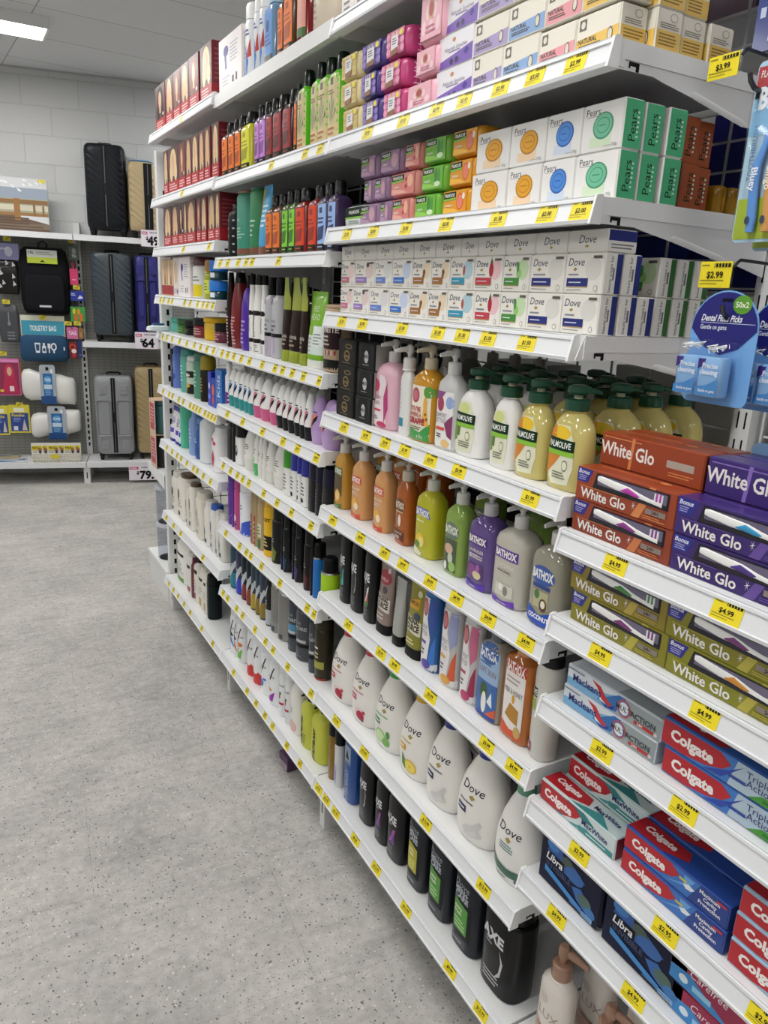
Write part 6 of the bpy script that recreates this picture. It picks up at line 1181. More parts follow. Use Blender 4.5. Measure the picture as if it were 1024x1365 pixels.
# ------------------------------------------------------------------ goods hanging on hooks in the toothpaste bay
def hook(y, z, label, x1=.13, holder=None):
    g = thing('peg_hook', label, 'hook', (.42, y, z), 0, 'wire peg hooks')
    L = .42 - x1
    m = MB(); m.tube([(0, 0, 0), (-L + .03, 0, -.004), (-L + .012, 0, -.001), (-L + .003, 0, .006), (-L, 0, .014)], .0032, '55585c:m', 10); m.build('prong', g)
    m = MB(); m.box(-.006, .002, -.02, .02, -.012, .012, 'b8babc'); m.build('clip', g, smooth=False)
    return g
def hook_ticket(x, y, z, price, label, w=.05, h=.036, tilt=0.0):
    t = thing('price_ticket', label, 'price ticket', (x, y, z), tilt, 'price tickets on the hooks')
    m = MB(); m.box(-.0006, .0006, -w * .54, w * .54, -.003, h * 1.03, 'ffffff:x'); m.build('clear_holder', t, smooth=False)
    m = MB(); m.tube([(.001, -w * .52, h * .8), (.001, -w * .60, h * .95), (.006, -w * .60, h * 1.05), (.02, -w * .58, h * 1.05), (.27, -w * .58, h * .86)], .0022, '4a4c50:m', 8); m.build('support_wire', t)
    m = MB(); m.box(-.0016, -.0008, -w / 2, w / 2, 0, h, 'ecd81e:p')
    L = Lab(lambda u, z_, off: (-.0016 - off, -u, z_), w / 2, 0, h); L.mb = m; ticket_print(L, w, h, price); m.build('card', t, smooth=False)
hk1 = hook(-2.853, 1.832, 'wire hook holding the blue and orange toothbrush card', .085)
hook_ticket(.10, -2.800, 1.852, '$3.99', 'yellow $3.99 price ticket on the hook above the toothbrush card', .046, .028)
hook_ticket(.10, -2.838, 1.590, '$2.99', 'yellow $2.99 price ticket above the dental floss card', .05, .034)
hook(-2.875, 1.553, 'wire hook holding the dental floss picks cards', .075)
# toothbrush twin card
def round_card(hw, z0, z1, r, top_round=False):
    P = []
    n = 6
    for cx, cz, a0 in ((hw - r, z0 + r, -PI / 2), (hw - r, z1 - r, 0), (-hw + r, z1 - r, PI / 2), (-hw + r, z0 + r, PI)):
        P += [(cx + r * math.cos(a0 + PI / 2 * k / n), cz + r * math.sin(a0 + PI / 2 * k / n)) for k in range(n + 1)]
    return P
def tbcard(x, y, z, label, group=None):
    t = thing('toothbrush_pack', label, 'toothbrush', (x, y, z), 0, group)
    W, H = .042, .215
    m = MB(); m.prism([(-a, b) for a, b in round_card(W, 0, H, .008)], 'x', -.0006, .0006, 'a9c8dc:p')
    L = Lab(lambda u, z_, off: (-.0006 - off, -u, z_), W, 0, H); L.mb = m
    L.rect(-W * .96, H * .8, W * .96, H * .97, 'b02c34', 1); L.text('PLAY TOOTHBRUSHES', 0, H * .93, .008, 'f0e8e8', 2, 'b', W * 1.7)
    L.rect(-W * .96, H * .6, W * .96, H * .86, '7fb4dc', 1); L.text('BLUEY', 0, H * .8, .024, 'eef4fa', 2, 'B', W * 1.6)
    L.rect(-W * .96, .004, W * .96, H * .25, 'a4b82c', 1)
    L.rect(W * .0, H * .28, W * .96, H * .58, '8a8458', 1)
    for k in range(6): L.ell(W * random.uniform(.3, .9), H * random.uniform(.3, .55), .006, .007, random.choice(['c8b83a', '5c4c34', 'd8d0b8', '7a86a8']), 2)
    L.text('TOOTHBRUSH', -W * .72, H * .5, .007, '5a86b0', 2, 'v')
    m.build('card', t, smooth=False)
    for dy, c, hc, nm in ((.013, '5c94dc', 'eef4fa', 'Bluey'), (-.009, 'd89a54', 'f4ead8', 'Bingo')):
        b = MB()
        pr = [(.012, .006), (.03, .0068), (.07, .0066), (.095, .0062), (.115, .0048), (.135, .0034), (.155, .003), (.165, .0045), (.178, .005), (.19, .0045)]
        b.loft([(z_, r, r * .62, 2.3, -.006, dy + (.004 if .03 < z_ < .1 else 0) - max(0, z_ - .09) * .11) for z_, r in pr], c, 16)
        o = b.build('toothbrush', t)
        q = MB()
        for k in range(6): q.box(-.019, -.008, dy - .0105 - .0045, dy - .0105 + .0045, .163 + .0042 * k, .1664 + .0042 * k, 'e06a2a' if nm == 'Bingo' else '3a7ad0')
        q.build('bristles', o, smooth=False)
        L = Lab(lambda u, z_, off, dy=dy: (-.0104 - off, dy + .003 - u, z_), .006, 0, .2); L.text(nm, 0, .075, .009, hc, 2, 'Vb'); L.ell(0, .026, .0035, .005, '2c3c5a', 1); L.build('lettering', o)
    m = MB(); m.loft([(.006, .034, .012, 4), (.02, .036, .02, 4), (.18, .036, .022, 4), (.2, .034, .012, 4)], 'ffffff:x', 20, lambda v: (min(-.0008, v[0]), v[1], v[2])); m.build('clear_blister', t)
    return t
tbcard(.11, -2.888, 1.648, 'card with one blue and one orange toothbrush hanging on a hook', 'twin toothbrush cards')
tbcard(.15, -2.891, 1.640, 'second toothbrush card hanging directly behind the front one', 'twin toothbrush cards')
# toothpaste-branded pack hanging at the top right
t = thing('toothbrush_pack', 'navy and red hanging pack at the upper right corner', 'toothbrush', (.15, -2.84, 1.888), 0)
m = MB(); m.prism([(-a, b) for a, b in round_card(.04, 0, .2, .01)], 'x', -.002, .002, '20347c:s')
L = Lab(lambda u, z_, off: (-.002 - off, -u, z_), .04, 0, .2); L.mb = m
L.poly([(-.03, .12), (-.008, .17), (.004, .17), (-.015, .10)], 'c8343a', 1); L.poly([(-.037, .10), (-.02, .14), (-.012, .12), (-.03, .09)], 'd8dce8', 1)
L.text('Macleans', -.014, .075, .014, 'e8ecf4', 2, 'vB'); L.rect(-.034, .04, -.026, .052, 'b8c4dc', 1); L.text('protect', -.005, .016, .006, 'd8dce8', 2)
m.build('card', t, smooth=False)
hook(-2.84, 2.075, 'wire hook holding the navy hanging pack', .12)
hook(-2.944, 1.375, 'wire hook holding the small blue and navy card', .13)
# floss picks: card with two pots under a blister
def floss(x, y, z, label):
    t = thing('floss_pick_pack', label, 'dental floss', (x, y, z), 0, 'dental floss picks cards')
    W, H = .052, .15
    P = round_card(W, 0, H * .72, .012)[:7] + [(W * math.cos(a), H * .66 + (H * .34) * math.sin(a)) for a in [PI * k / 16 for k in range(17)]] + round_card(W, 0, H * .72, .012)[21:]
    m = MB(); m.prism([(-a, b) for a, b in P], 'x', -.0006, .0006, '74aae4:p')
    L = Lab(lambda u, z_, off: (-.0006 - off, -u, z_), W, 0, H); L.mb = m
    L.poly([(W * .97 * math.cos(PI * k / 16), H * .66 + H * .325 * math.sin(PI * k / 16)) for k in range(17)] + [(-W * .5, H * .5), (0, H * .44), (W * .5, H * .5)], '1d1c74', 1)
    L.ell(W * .45, H * .88, .014, .012, '5c9a2c', 2); L.text('50x2', W * .45, H * .88, .007, 'eef4e0', 3, 'b')
    L.text('Dental Floss Picks', -W * .1, H * .76, .0085, 'eceef8', 3, 'bs', W * 1.2); L.rect(-W * .7, H * .715, W * .9, H * .72, 'c8d0f0', 2); L.text('Gentle on gums', -W * .3, H * .68, .006, 'd8dcf0', 3, 'b', W * .8)
    L.rect(-.008, H * .9, .008, H * .93, '0e0e30', 2)
    m.build('card', t, smooth=False)
    for k, dy in enumerate((.027, -.009)):
        q = MB(); q.loft([(.012, .0175, .012, 4, -.017, dy), (.014, .0185, .013, 4, -.017, dy), (.062, .0185, .013, 4, -.017, dy), (.064, .0175, .012, 4, -.017, dy)], '86b4e4:s', 24)
        o = q.build('pot', t)
        L = Lab(lambda u, z_, off, dy=dy: (-.030 - off, dy - u, z_), .0175, .012, .05)
        L.poly([(-.0165, .0135), (-.0165, .024), (0, .027), (.0165, .036), (.0165, .0135)], '3f86cc', 1); L.poly([(-.0165, .047), (-.0165, .0615), (-.005, .0615), (-.009, .052)], '3a2480', 1)
        L.text('Precise', .003, .053, .0065, 'eef2fa', 3, 'b', .024); L.text('cleaning', .002, .0445, .0065, 'eef2fa', 3, 'b', .028); L.text('Gentle on gums', .002, .02, .004, 'e4ecf8', 3, 'b', .026)
        L.build('pot_label', o)
        q = MB()
        for j in range(7):
            a = random.uniform(0, PI); yy = dy + random.uniform(-.013, .013); zz = .068 + random.uniform(0, .008)
            q.tube([(-.017 + .008 * math.cos(a), yy, zz), (-.02, yy + .006, zz + .004), (-.015, yy - .005, zz + .007), (-.012, yy + .003, zz + .001)],   .0009, 'eeeeec', 5)
        q.build('floss_picks', o)
    m = MB(); m.loft([(.008, .041, .0305, 4), (.012, .043, .033, 4), (.082, .043, .033, 4), (.086, .041, .028, 4)], 'ffffff:x', 28, lambda v: (min(-.0008, v[0]), v[1] + .008, v[2])); m.build('clear_blister', t)
floss(.09, -2.872, 1.437, 'blue dental floss picks card with two pots, nearest hook')
floss(.135, -2.93, 1.432, 'blue dental floss picks card partly out of frame at the right')
t = thing('toothbrush_pack', 'blue and navy hanging card at the right edge above purple boxes', 'dental floss', (.15, -2.944, 1.258), 0)
m = MB(); m.prism([(-a, b) for a, b in round_card(.04, 0, .13, .012)], 'x', -.001, .001, '8ab4dc:p')
L = Lab(lambda u, z_, off: (-.001 - off, -u, z_), .04, 0, .13); L.mb = m
L.poly([(-.036, .075), (-.012, .115), (.036, .115), (.036, .03), (-.01, .035)], '1d2470', 1); L.text('Dental', .005, .085, .01, 'e8ecf8', 2, 'bs', .05); L.text('Care', 0, .07, .01, 'e8ecf8', 2, 'bs')
m.build('card', t, smooth=False)
# ------------------------------------------------------------------ luggage and travel goods along the back wall
def wbox(x0, y0, x1, y1, d):
    xm, ym = (x0 + x1) / 2, (y0 + y1) / 2
    s0, s1 = bw(x0, ym, d)[0], bw(x1, ym, d)[0]
    z1, z0 = bw(xm, y0, d)[1], bw(xm, y1, d)[1]
    return (s0 + s1) / 2, s1 - s0, z0, z1 - z0
def wthing(name, label, cat, s, d, z, group=None, rz=0.0):
    return thing(name, label, cat, wpt(s, d, z), WRZ + rz, group)
SP = bw(112, 470, .06)[0]
ZB = bw(112, 617, .42)[1]; ZT = bw(112, 313, .36)[1]; ZM = bw(160, 457, .36)[1]
def wshelf(s0, s1, z, depth, label, t=.04):
    g = wthing('luggage_shelf', label, 'shelf', (s0 + s1) / 2, depth, z, 'white shelves along the back wall')
    w = (s1 - s0) / 2 - .003
    m = MB(); m.box(.006, depth - .06, -w, w, -.006, 0, WHITE); m.box(.006, .016, -w, w, -t, -.006, WHITE); m.build('deck', g, smooth=False)
    m = MB(); m.box(0, .006, -w, w, -t, .001, RAIL); m.build('price_rail', g, smooth=False)
    for q in (-1, 1):
        m = MB(); m.prism([(.016, -.006), (depth - .06, -.006), (depth - .06, -.10 if z > .4 else -.03), (.05, -t)], 'y', q * (w - .003) - .0015, q * (w - .003) + .0015, WHITE); m.build('bracket', g, smooth=False)
    return g
wshelf(SP - .9, SP, ZB, .42, 'white base shelf of the hanging travel goods bay')
wshelf(SP, SP + .9, ZB, .42, 'white base shelf under the silver suitcase')
wshelf(SP - .9, SP, ZT, .36, 'white top shelf carrying the wrapped canvas print')
wshelf(SP, SP + .9, ZT, .36, 'white top shelf carrying the black and gold suitcases')
wshelf(SP + .02, SP + .9, ZM, .36, 'white middle shelf carrying the dark green suitcase')
for k, (s, lb) in enumerate(((SP - .9, 'white slotted upright left of the hanging travel goods'), (SP, 'white slotted upright between travel goods and suitcases'), (SP + .9, 'white slotted upright behind the end of the long run'))):
    u = wthing('shelving_upright', lb, 'shelving upright', s, .06, 0, 'uprights along the back wall')
    m = MB(); m.box(0, .055, -.022, .022, 0, ZT + .1, 'd6d7d6'); 
    for j in range(int((ZT - .2) / .05)):
        m.box(-.0008, .0002, -.007, .007, .24 + .05 * j, .27 + .05 * j, '1c1c1c')
    m.build('post', u, smooth=False)
    m = MB(); m.box(-.34, .05, -.024, .024, 0, ZB - .042, 'dedfde'); f = m.build('foot', u, smooth=False)
    m = MB(); m.box(-.3412, -.3398, -.004, .004, .04, .09, '2a2a2c'); m.build('foot_slot', f, smooth=False)
def peg_mat():
    m, nt, b_, N, L = nodes('perforated_grey_panel')
    tc = N('ShaderNodeTexCoord'); bt = N('ShaderNodeTexBrick'); bt.offset = 0; bt.inputs['Scale'].default_value = 1
    bt.inputs['Brick Width'].default_value = .05; bt.inputs['Row Height'].default_value = .025; bt.inputs['Mortar Size'].default_value = .0022
    bt.inputs['Color1'].default_value = bt.inputs['Color2'].default_value = lin('93938e'); bt.inputs['Mortar'].default_value = lin('7b7b77')
    mp = N('ShaderNodeMapping'); mp.inputs['Rotation'].default_value = (0, PI / 2, 0)
    sp = N('ShaderNodeSeparateXYZ'); cb = N('ShaderNodeCombineXYZ'); L(tc.outputs['Object'], sp.inputs[0]); L(sp.outputs[1], cb.inputs[0]); L(sp.outputs[2], cb.inputs[1])
    L(cb.outputs[0], bt.inputs['Vector']); L(bt.outputs['Color'], b_.inputs['Base Color']); b_.inputs['Roughness'].default_value = .6
    return m
MATS['peg'] = peg_mat()
for s, lb in ((SP - .45, 'grey perforated pegboard behind the hanging travel goods'), (SP + .45, 'grey perforated pegboard behind the suitcases')):
    m = MB(); m.box(0, .012, -.427, .427, ZB - .03, ZT - .01, 'peg'); o = m.build('pegboard', smooth=False); o.location = wpt(s, .03, 0); o.rotation_euler = (0, 0, WRZ); tag(o, lb, 'pegboard', 'grey pegboards')

def suitcase(box, d, zb, c, label, style, dep=.3, rz=0.0, cap=None):
    sc, w, z0, h = wbox(*box, d)
    h = z0 + h - zb; z0 = zb
    g = wthing('suitcase', label, 'suitcase', sc, d, z0, 'suitcases along the back wall', rz)
    wh = .055; hw = w / 2; hd = dep / 2
    m = MB()
    m.loft([(wh, hw * .9, hd * .9, 6, hd), (wh + .012, hw * .97, hd * .97, 6, hd), (wh + .04, hw, hd, 6, hd), (h - .05, hw, hd, 6, hd), (h - .02, hw * .97, hd * .97, 6, hd), (h - .004, hw * .88, hd * .9, 6, hd), (h, hw * .8, hd * .8, 6, hd)], c, 48)
    shell = m.build('shell', g)
    m = MB(); bwid = .016 if style != 'end' else .03
    yb = 0 if style != 'end' else -hw * .5
    m.box(-.003, .01, yb - bwid, yb + bwid, wh + .012, h - .012, '141519'); m.box(-.0045, -.003, yb - .003, yb + .003, wh + .02, h - .02, '5a5c60')
    m.build('zip_band', g, smooth=False)
    # pressed ridges
    rc = c
    m = MB()
    if style in ('diag', 'end'):
        n = int((h - wh - .1) / .045)
        for a, e in (((yb + bwid + .012), hw * .86), (-hw * .86, yb - bwid - .012)):
            if m.v: m.build('ridges', shell, smooth=False); m = MB()
            for k in range(n):
                z = wh + .05 + k * .045
                dy = e - a; up = dy * .75
                if z + up > h - .03: up = h - .03 - z
                m.add([(-.003, e, z + up), (-.003, a, z), (-.003, a, z + .012), (-.003, e, z + up + .012), (.008, e, z + up - .008), (.008, a, z - .008), (.008, a, z + .020), (.008, e, z + up + .020)],
                      [(0, 1, 2, 3), (1, 0, 4, 5), (3, 2, 6, 7), (2, 1, 5, 6), (0, 3, 7, 4)], rc)
    else:
        for q in (-1, 1):
            for z in (wh + .04, h - .14):
                m.cbox(.028, .004, 0, .07, .002, rc, lambda v, q=q, z=z: (v[0] - .001, v[1] + q * hw * .55, v[2] + z))
                m.cbox(.012, .003, .02, .05, .002, '8a8c90' if c == '8e9094' else c, lambda v, q=q, z=z: (v[0] - .004, v[1] + q * hw * .55, v[2] + z))
            m.cbox(hw * .36, .004, .0, h * .42, .012, rc, lambda v, q=q: (v[0] - .0005, v[1] + q * hw * .52, v[2] + h * .3))
    m.build('ridges', shell, smooth=style == 'panel', ang=.5)
    m = MB(); m.tube([(hd, -.05, h - .004), (hd, -.05, h + .012), (hd, -.04, h + .018), (hd, .04, h + .018), (hd, .05, h + .012), (hd, .05, h - .004)], .007, '1a1b1e', 8); m.build('carry_handle', g)
    m = MB(); m.cbox(.012, .006, h * .46, h * .58, .003, '26272b', lambda v: (v[0] - .004, v[1] + yb * 1.0 - .0, v[2])); m.build('lock', g)
    for q in (-1, 1):
        for xx in (.045, dep - .045):
            m = MB(); y = q * (hw - .035)
            m.loft([(-.011, .018, .018, 2), (-.010, .02, .02, 2), (.010, .02, .02, 2), (.011, .018, .018, 2)], '17181b', 18, lambda v: (v[0] + xx, v[2] + y, v[1] + .0205))
            m.box(xx - .02, xx + .02, y - .018, y + .018, .036, wh + .012, '202124')
            m.box(xx - .012, xx + .012, y - .015, y - .0115, .014, .04, '202124'); m.box(xx - .012, xx + .012, y + .0115, y + .015, .014, .04, '202124')
            m.build('wheel', g)
    if cap:
        m = MB(); m.loft([(h + .0005, hw * .84, hd * .8, 5, hd), (h + .004, hw * .9, hd * .82, 5, hd), (h + .012, hw * .8, hd * .75, 5, hd)], cap, 28); t_ = m.build('top_wrap', g)
    return g
suitcase((113, 191, 168, 318), .34, ZT + .001, '20242c', 'black suitcase with diagonal grooves on the top shelf', 'diag')
suitcase((171, 215, 207, 320), .34, ZT + .001, 'b8a47e', 'gold suitcase with blue wrap on the top shelf', 'end', cap='3f86b4')
suitcase((122, 337, 178, 456), .34, ZM + .001, '39434a', 'dark grey-green suitcase on the middle shelf', 'diag')
suitcase((181, 341, 212, 457), .34, ZM + .001, '2c2c78', 'deep purple suitcase on the middle shelf', 'panel')
suitcase((127, 502, 178, 615), .36, ZB + .001, '8e9094', 'silver grey suitcase on the base shelf', 'panel')
suitcase((181, 490, 224, 614), .33, ZB + .001, 'a8946c', 'champagne suitcase with diagonal grooves on the base shelf', 'diag')

# wrapped canvas print of a boardwalk leaning on the wall
sc, w, z0, h = wbox(-45, 236, 64, 309, .22)
cp = wthing('canvas_print', 'wrapped canvas print of a wooden boardwalk on the top shelf', 'canvas print', sc, .22, ZT + .002)
h = z0 + h - ZT
m = MB(); m.box(0, .03, -w / 2, w / 2, 0, h, 'e4e2de'); m.build('stretcher', cp, smooth=False)
L = Lab(lambda u, z_, off: (-off, -u, z_), w / 2, 0, h)
L.ops([('r', -1, 0, 1, 1, 'd4d6d8'), ('r', -1, .62, 1, .82, '98a4b4'), ('r', -1, .35, 1, .62, 'a8a48c'), ('r', -1, .4, 1, .5, 'cfcab4'), ('p', [(-1, 0), (-1, .3), (-.2, .36), (1, .16), (1, 0)], '6c5848'), ('p', [(-1, .0), (1, .04), (1, .16), (-1, .14)], '7c6a5a'), ('r', -1, .52, 1, .6, '8c6a44'), ('r', -1, .3, 1, .36, '9a7448'), ('r', .15, .2, .3, .62, '9c7040'), ('r', -.6, .25, -.5, .6, '8a6840'), ('r', .62, .3, .68, .55, '8a6840'), ('r', .85, .3, .9, .5, '8a6840'), ('l', -1, 1, .02, .28, 5, '5c4a3c')])
L.build('picture', cp)
m = MB()
random.seed(3)
for k in range(16):
    y = w / 2 * random.uniform(-.9, .95); z = h * random.uniform(.78, .97); a = random.uniform(.01, .03)
    m.add([(-.003, y, z), (-.008, y + a, z + .01), (-.003, y + .012, z - .014), (-.006, y - .01, z - a * .5)], [(0, 1, 2), (0, 2, 3)], 'eef0f2:s')
m.build('crumpled_wrap', cp, smooth=False)
m = MB(); m.box(-.004, -.002, -w / 2 + .01, -w / 2 + .06, h * .93, h * .99, 'd8cc28:p'); m.build('price_sticker', cp, smooth=False)

def tagc(px, py, d, label, w=.05, h=.032, rz=0.0):
    s, z = bw(px, py, d)
    m = MB(); m.box(-.0006, .0006, -w / 2, w / 2, -h / 2, h / 2, 'e0d040:p')
    L = Lab(lambda u, z_, off: (-.0006 - off, -u, z_), w / 2, -h / 2, h); L.mb = m; ticket_print(L, w, h, '$4.99', -h / 2)
    m.tube([(.0006, 0, h / 2 - .004), (.03, 0, h / 2 - .004), (d - .05, 0, h / 2 - .004)], .002, '9a9a9a:m', 6)
    o = m.build('price_ticket', smooth=False); o.location = wpt(s, d, z); o.rotation_euler = (0, 0, WRZ); tag(o, label, 'price ticket', 'price tickets of the hanging travel goods')
for px, py, lb in ((9, 318, 'above the purple pillow card'), (96, 321, 'above the green padlock card'), (8, 402, 'above the dark grey pouch'), (57, 423, 'above the toiletry bag'), (102, 383, 'above the blue flashlight card'), (91, 431, 'left, above the pink tag'), (103, 431, 'right, above the orange tag'),
                   (4, 471, 'above the pink poncho pack'), (66, 491, 'above the upper white towel roll'), (26, 539, 'above the yellow and blue pack')):
    tagc(px, py, .21, 'yellow price ticket ' + lb)
def card(name, label, cat, box, d, c, ops, t=.006, group=None, rz=0.0, hook_=True):
    sc, w, z0, h = wbox(*box, d)
    g = wthing(name, label, cat, sc, d, z0, group, rz)
    m = MB(); m.cbox(w / 2, t / 2, 0, h, min(.002, t * .3), c, lambda v: (v[0] + t / 2, v[1], v[2])); m.build('card', g, ang=.4)
    L = Lab(lambda u, z_, off: (-off, -u, z_), w / 2, 0, h); L.ops(ops); L.build('front_print', g)
    if hook_:
        m = MB(); m.tube([(d - .05, 0, h * .96), (0, 0, h * .96), (-.012, 0, h * .97)], .002, '9a9a9a:m', 6); m.build('peg', g)
    return g, w, h
def pouch(root, name, w, h, z0, dep, c, n=4, x=.0, segs=32):
    m = MB(); d2 = dep / 2
    m.loft([(z0, w * .42, d2 * .35, n, x + d2), (z0 + h * .05, w * .47, d2 * .7, n, x + d2), (z0 + h * .2, w * .5, d2, n, x + d2), (z0 + h * .8, w * .495, d2 * .95, n, x + d2), (z0 + h * .95, w * .45, d2 * .7, n, x + d2), (z0 + h, w * .38, d2 * .35, n, x + d2)], c, segs)
    return m.build(name, root, ang=1.2)
# back pack
sc, w, z0, h = wbox(26, 330, 92, 418, .22)
bp = wthing('backpack', 'black backpack hanging with a yellow-green tag', 'backpack', sc, .24, z0)
pouch(bp, 'body', w, h, 0, .13, '14151c:r'); pouch(bp, 'front_pocket', w * .82, h * .55, h * .04, .03, '181921:r', x=-.018)
m = MB(); m.tube([(.05, -.03, h * .97), (.05, -.028, h + .03), (.05, 0, h + .045), (.05, .028, h + .03), (.05, .03, h * .97)], .006, '1a1b22', 8); m.build('top_handle', bp)
L = Lab(lambda u, z_, off: (-.012 - off, -u, z_), w * .3, h * .76, h * .2); L.ops([('r', -1, 0, 1, 1, 'd8dad4'), ('r', -1, 0, 1, .45, 'b8c83c'), ('p', [(-.2, .1), (.2, .1), (0, .25)], '3a4018'), ('t', '15L', -.7, .8, .2, '2a2a2a', 'b', .2), ('l', -.4, .8, .6, .9, 2, 'a8aaa4')]); L.build('swing_tag', bp)
L = Lab(lambda u, z_, off: (-.0195 - off, -u, z_), w * .12, h * .1, h * .03); L.ops([('r', -1, 0, 1, 1, 'c8c8cc')]); L.build('logo_patch', bp)
m = MB(); m.tube([(.17, 0, h + .035), (.03, 0, h + .035)], .003, '9a9a9a:m', 6); m.build('peg', bp)
# goods on pegs
card('travel_pillow_pack', 'lilac travel card above the dark bag at the left edge', 'travel goods', (-10, 324, 25, 346), .2, '8a8ab4:p', [('r', -1, 0, 1, 1, '8c8cb8'), ('e', .2, .5, .3, .3, 'c8c8dc'), ('t', 'travel', -.3, .7, .2, 'eeeef4', 's', .4)])
sc, w, z0, h = wbox(-12, 346, 25, 392, .2)
g = wthing('travel_bag', 'dark bag in crinkled clear wrap at the left edge', 'bag', sc, .21, z0); pouch(g, 'bag', w, h, 0, .06, '2a2828:s')
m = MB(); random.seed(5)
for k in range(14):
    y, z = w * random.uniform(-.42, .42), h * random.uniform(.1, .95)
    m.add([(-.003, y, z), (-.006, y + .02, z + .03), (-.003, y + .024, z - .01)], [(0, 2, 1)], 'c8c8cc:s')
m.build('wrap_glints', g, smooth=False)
sc, w, z0, h = wbox(-2, 406, 25, 456, .2)
g = wthing('travel_pouch', 'dark grey pouch in a clear sleeve left of the toiletry bag', 'pouch', sc, .2, z0); pouch(g, 'pouch', w, h, 0, .04, '44464c:s')
L = Lab(lambda u, z_, off: (-off, -u, z_), w / 2, 0, h); L.ops([('l', -.2, .6, .05, .3, 3, '77797f'), ('r', 0, .55, .1, .8, '8a8c92'), ('e', .05, .5, .14, .06, '8a8c92')]); L.build('print', g)
card('padlock_card', 'dark green padlock card right of the backpack', 'padlock', (92, 328, 105, 346), .2, '5a6a60:p', [('r', -.9, .05, .9, .95, '3c4a40'), ('e', 0, .6, .4, .25, '8a948c'), ('t', 'TSA', 0, .25, .2, 'd8dcd8', 'b', .5)])
g, w, h = card('luggage_tag', 'hot pink luggage tag below the padlock card', 'luggage tag', (93, 358, 104, 380), .2, 'd84070:s', [('r', -.5, .3, .5, .36, 'f0a8c0')])
m = MB(); m.tube([(.002, 0, h), (.002, .008, h + .03), (.002, 0, h + .06), (.002, -.008, h + .03), (.002, 0, h)], .004, 'd84070:s', 8); m.build('strap', g)
card('travel_card', 'blue card with white swoosh right of the backpack', 'travel goods', (94, 388, 112, 401), .2, '2a3a9c:p', [('r', -1, 0, 1, 1, '2438a0'), ('p', [(0, .2), (.4, .6), (.9, .3), (.5, .2)], 'dce0f0'), ('l', -.9, -.2, .5, .8, 2, 'dce0f0')])
card('luggage_tag_card', 'green card with two orange tags', 'luggage tag', (94, 409, 114, 429), .2, '3c9a44:p', [('e', -.5, .7, .2, .2, 'd8d83c'), ('e', .1, .7, .2, .2, 'e8a02c'), ('e', -.3, .3, .24, .3, 'e0702c'), ('e', .4, .3, .24, .3, 'e0702c')])
card('luggage_tag', 'pink rounded luggage tag right of the toiletry bag', 'luggage tag', (89, 436, 104, 452), .2, 'd070a0:s', [('t', 'TAG', 0, .5, .3, 'f4e4ec', 'b', .7), ('e', 0, .9, .2, .06, '5a3040')])
card('luggage_tag', 'small brown luggage tag beside the pink rounded one', 'luggage tag', (105, 437, 111, 452), .2, '9a6a3c:s', [('r', -.5, .2, .5, .6, 'b88a58')])
g, w, h = card('key_charm', 'red and white round charm on a card', 'charm', (92, 456, 103, 478), .19, '6c1c28:p', [('o', -.1, .7, .8, 'd8402c'), ('o', -.1, .7, .45, '5a1820'), ('e', .2, .45, .6, .14, 'ece4e0'), ('e', .2, .2, .4, .14, 'b82c34')])
card('luggage_strap', 'narrow navy strap hanging beside the charm', 'strap', (104, 453, 109, 477), .19, '24306c:r', [('r', -.5, .1, .5, .2, '6a7ab0')])
# toiletry bag with header card
sc, w, z0, h = wbox(26, 447, 91, 482, .22)
tb = wthing('toiletry_bag', 'dark teal toiletry bag with white bottle icons', 'toiletry bag', sc, .24, z0); pouch(tb, 'bag', w, h, 0, .1, '1c4668:r', 3)
L = Lab(lambda u, z_, off: (-.0005 - off, -u, z_), w / 2, 0, h)
I = 'e4e8ec'
L.ops([('p', [(-.36, .72), (-.12, .72), (-.16, .34), (-.32, .34)], I), ('p', [(-.32, .66), (-.16, .66), (-.18, .42), (-.30, .42)], '1c4668'), ('r', -.06, .34, .1, .6, I), ('r', -.03, .4, .07, .52, '1c4668'), ('r', -.02, .6, .06, .72, I), ('r', .17, .52, .29, .7, I), ('r', .205, .34, .255, .54, I), ('e', .42, .58, .12, .15, I), ('e', .42, .58, .07, .09, '1c4668'), ('r', .39, .34, .45, .46, I), ('r', .82, .45, .88, .58, 'dcdcdc')])
L.build('icons', tb)
m = MB(); hw_ = w * .45
m.box(.045, .049, -hw_, hw_, h * .94, h * .94 + .16, 'd8d8c4:p'); hd_ = m.build('header_card', tb, smooth=False)
L = Lab(lambda u, z_, off: (.045 - off, -u, z_), hw_, h * .94, .16); L.ops([('r', -.97, .05, .97, .75, '3f9ab4'), ('t', 'TOILETRY BAG', 0, .4, .24, 'eef4f4', 'b', .6), ('r', -.97, .0, .97, .08, 'c8a878'), ('e', 0, .86, .1, .06, '8a8a7c')]); L.build('header_print', hd_)
# pink poncho pack
card('poncho_pack', 'pink poncho pack with photo at the left edge', 'poncho', (-20, 478, 27, 527), .2, 'd060a0:p', [('r', -.94, .03, .94, .9, '8c2c50'), ('e', .4, .62, .3, .24, 'c03058'), ('e', .4, .66, .14, .12, 'd8a890'), ('p', [(-.1, .06), (.1, .5), (.7, .5), (.9, .06)], 'b82850'), ('r', .35, .12, .6, .26, 'e8dce0'), ('r', -.2, .1, .0, .16, 'e8d03c'), ('r', -.94, .9, .94, .98, 'e08ac0')], .02)
card('poncho_pack', 'yellow pack edge behind the pink poncho pack', 'poncho', (22, 482, 29, 525), .165, 'd8b42c:p', [('r', -1, 0, 1, 1, 'd4ac28')], .01, hook_=False)
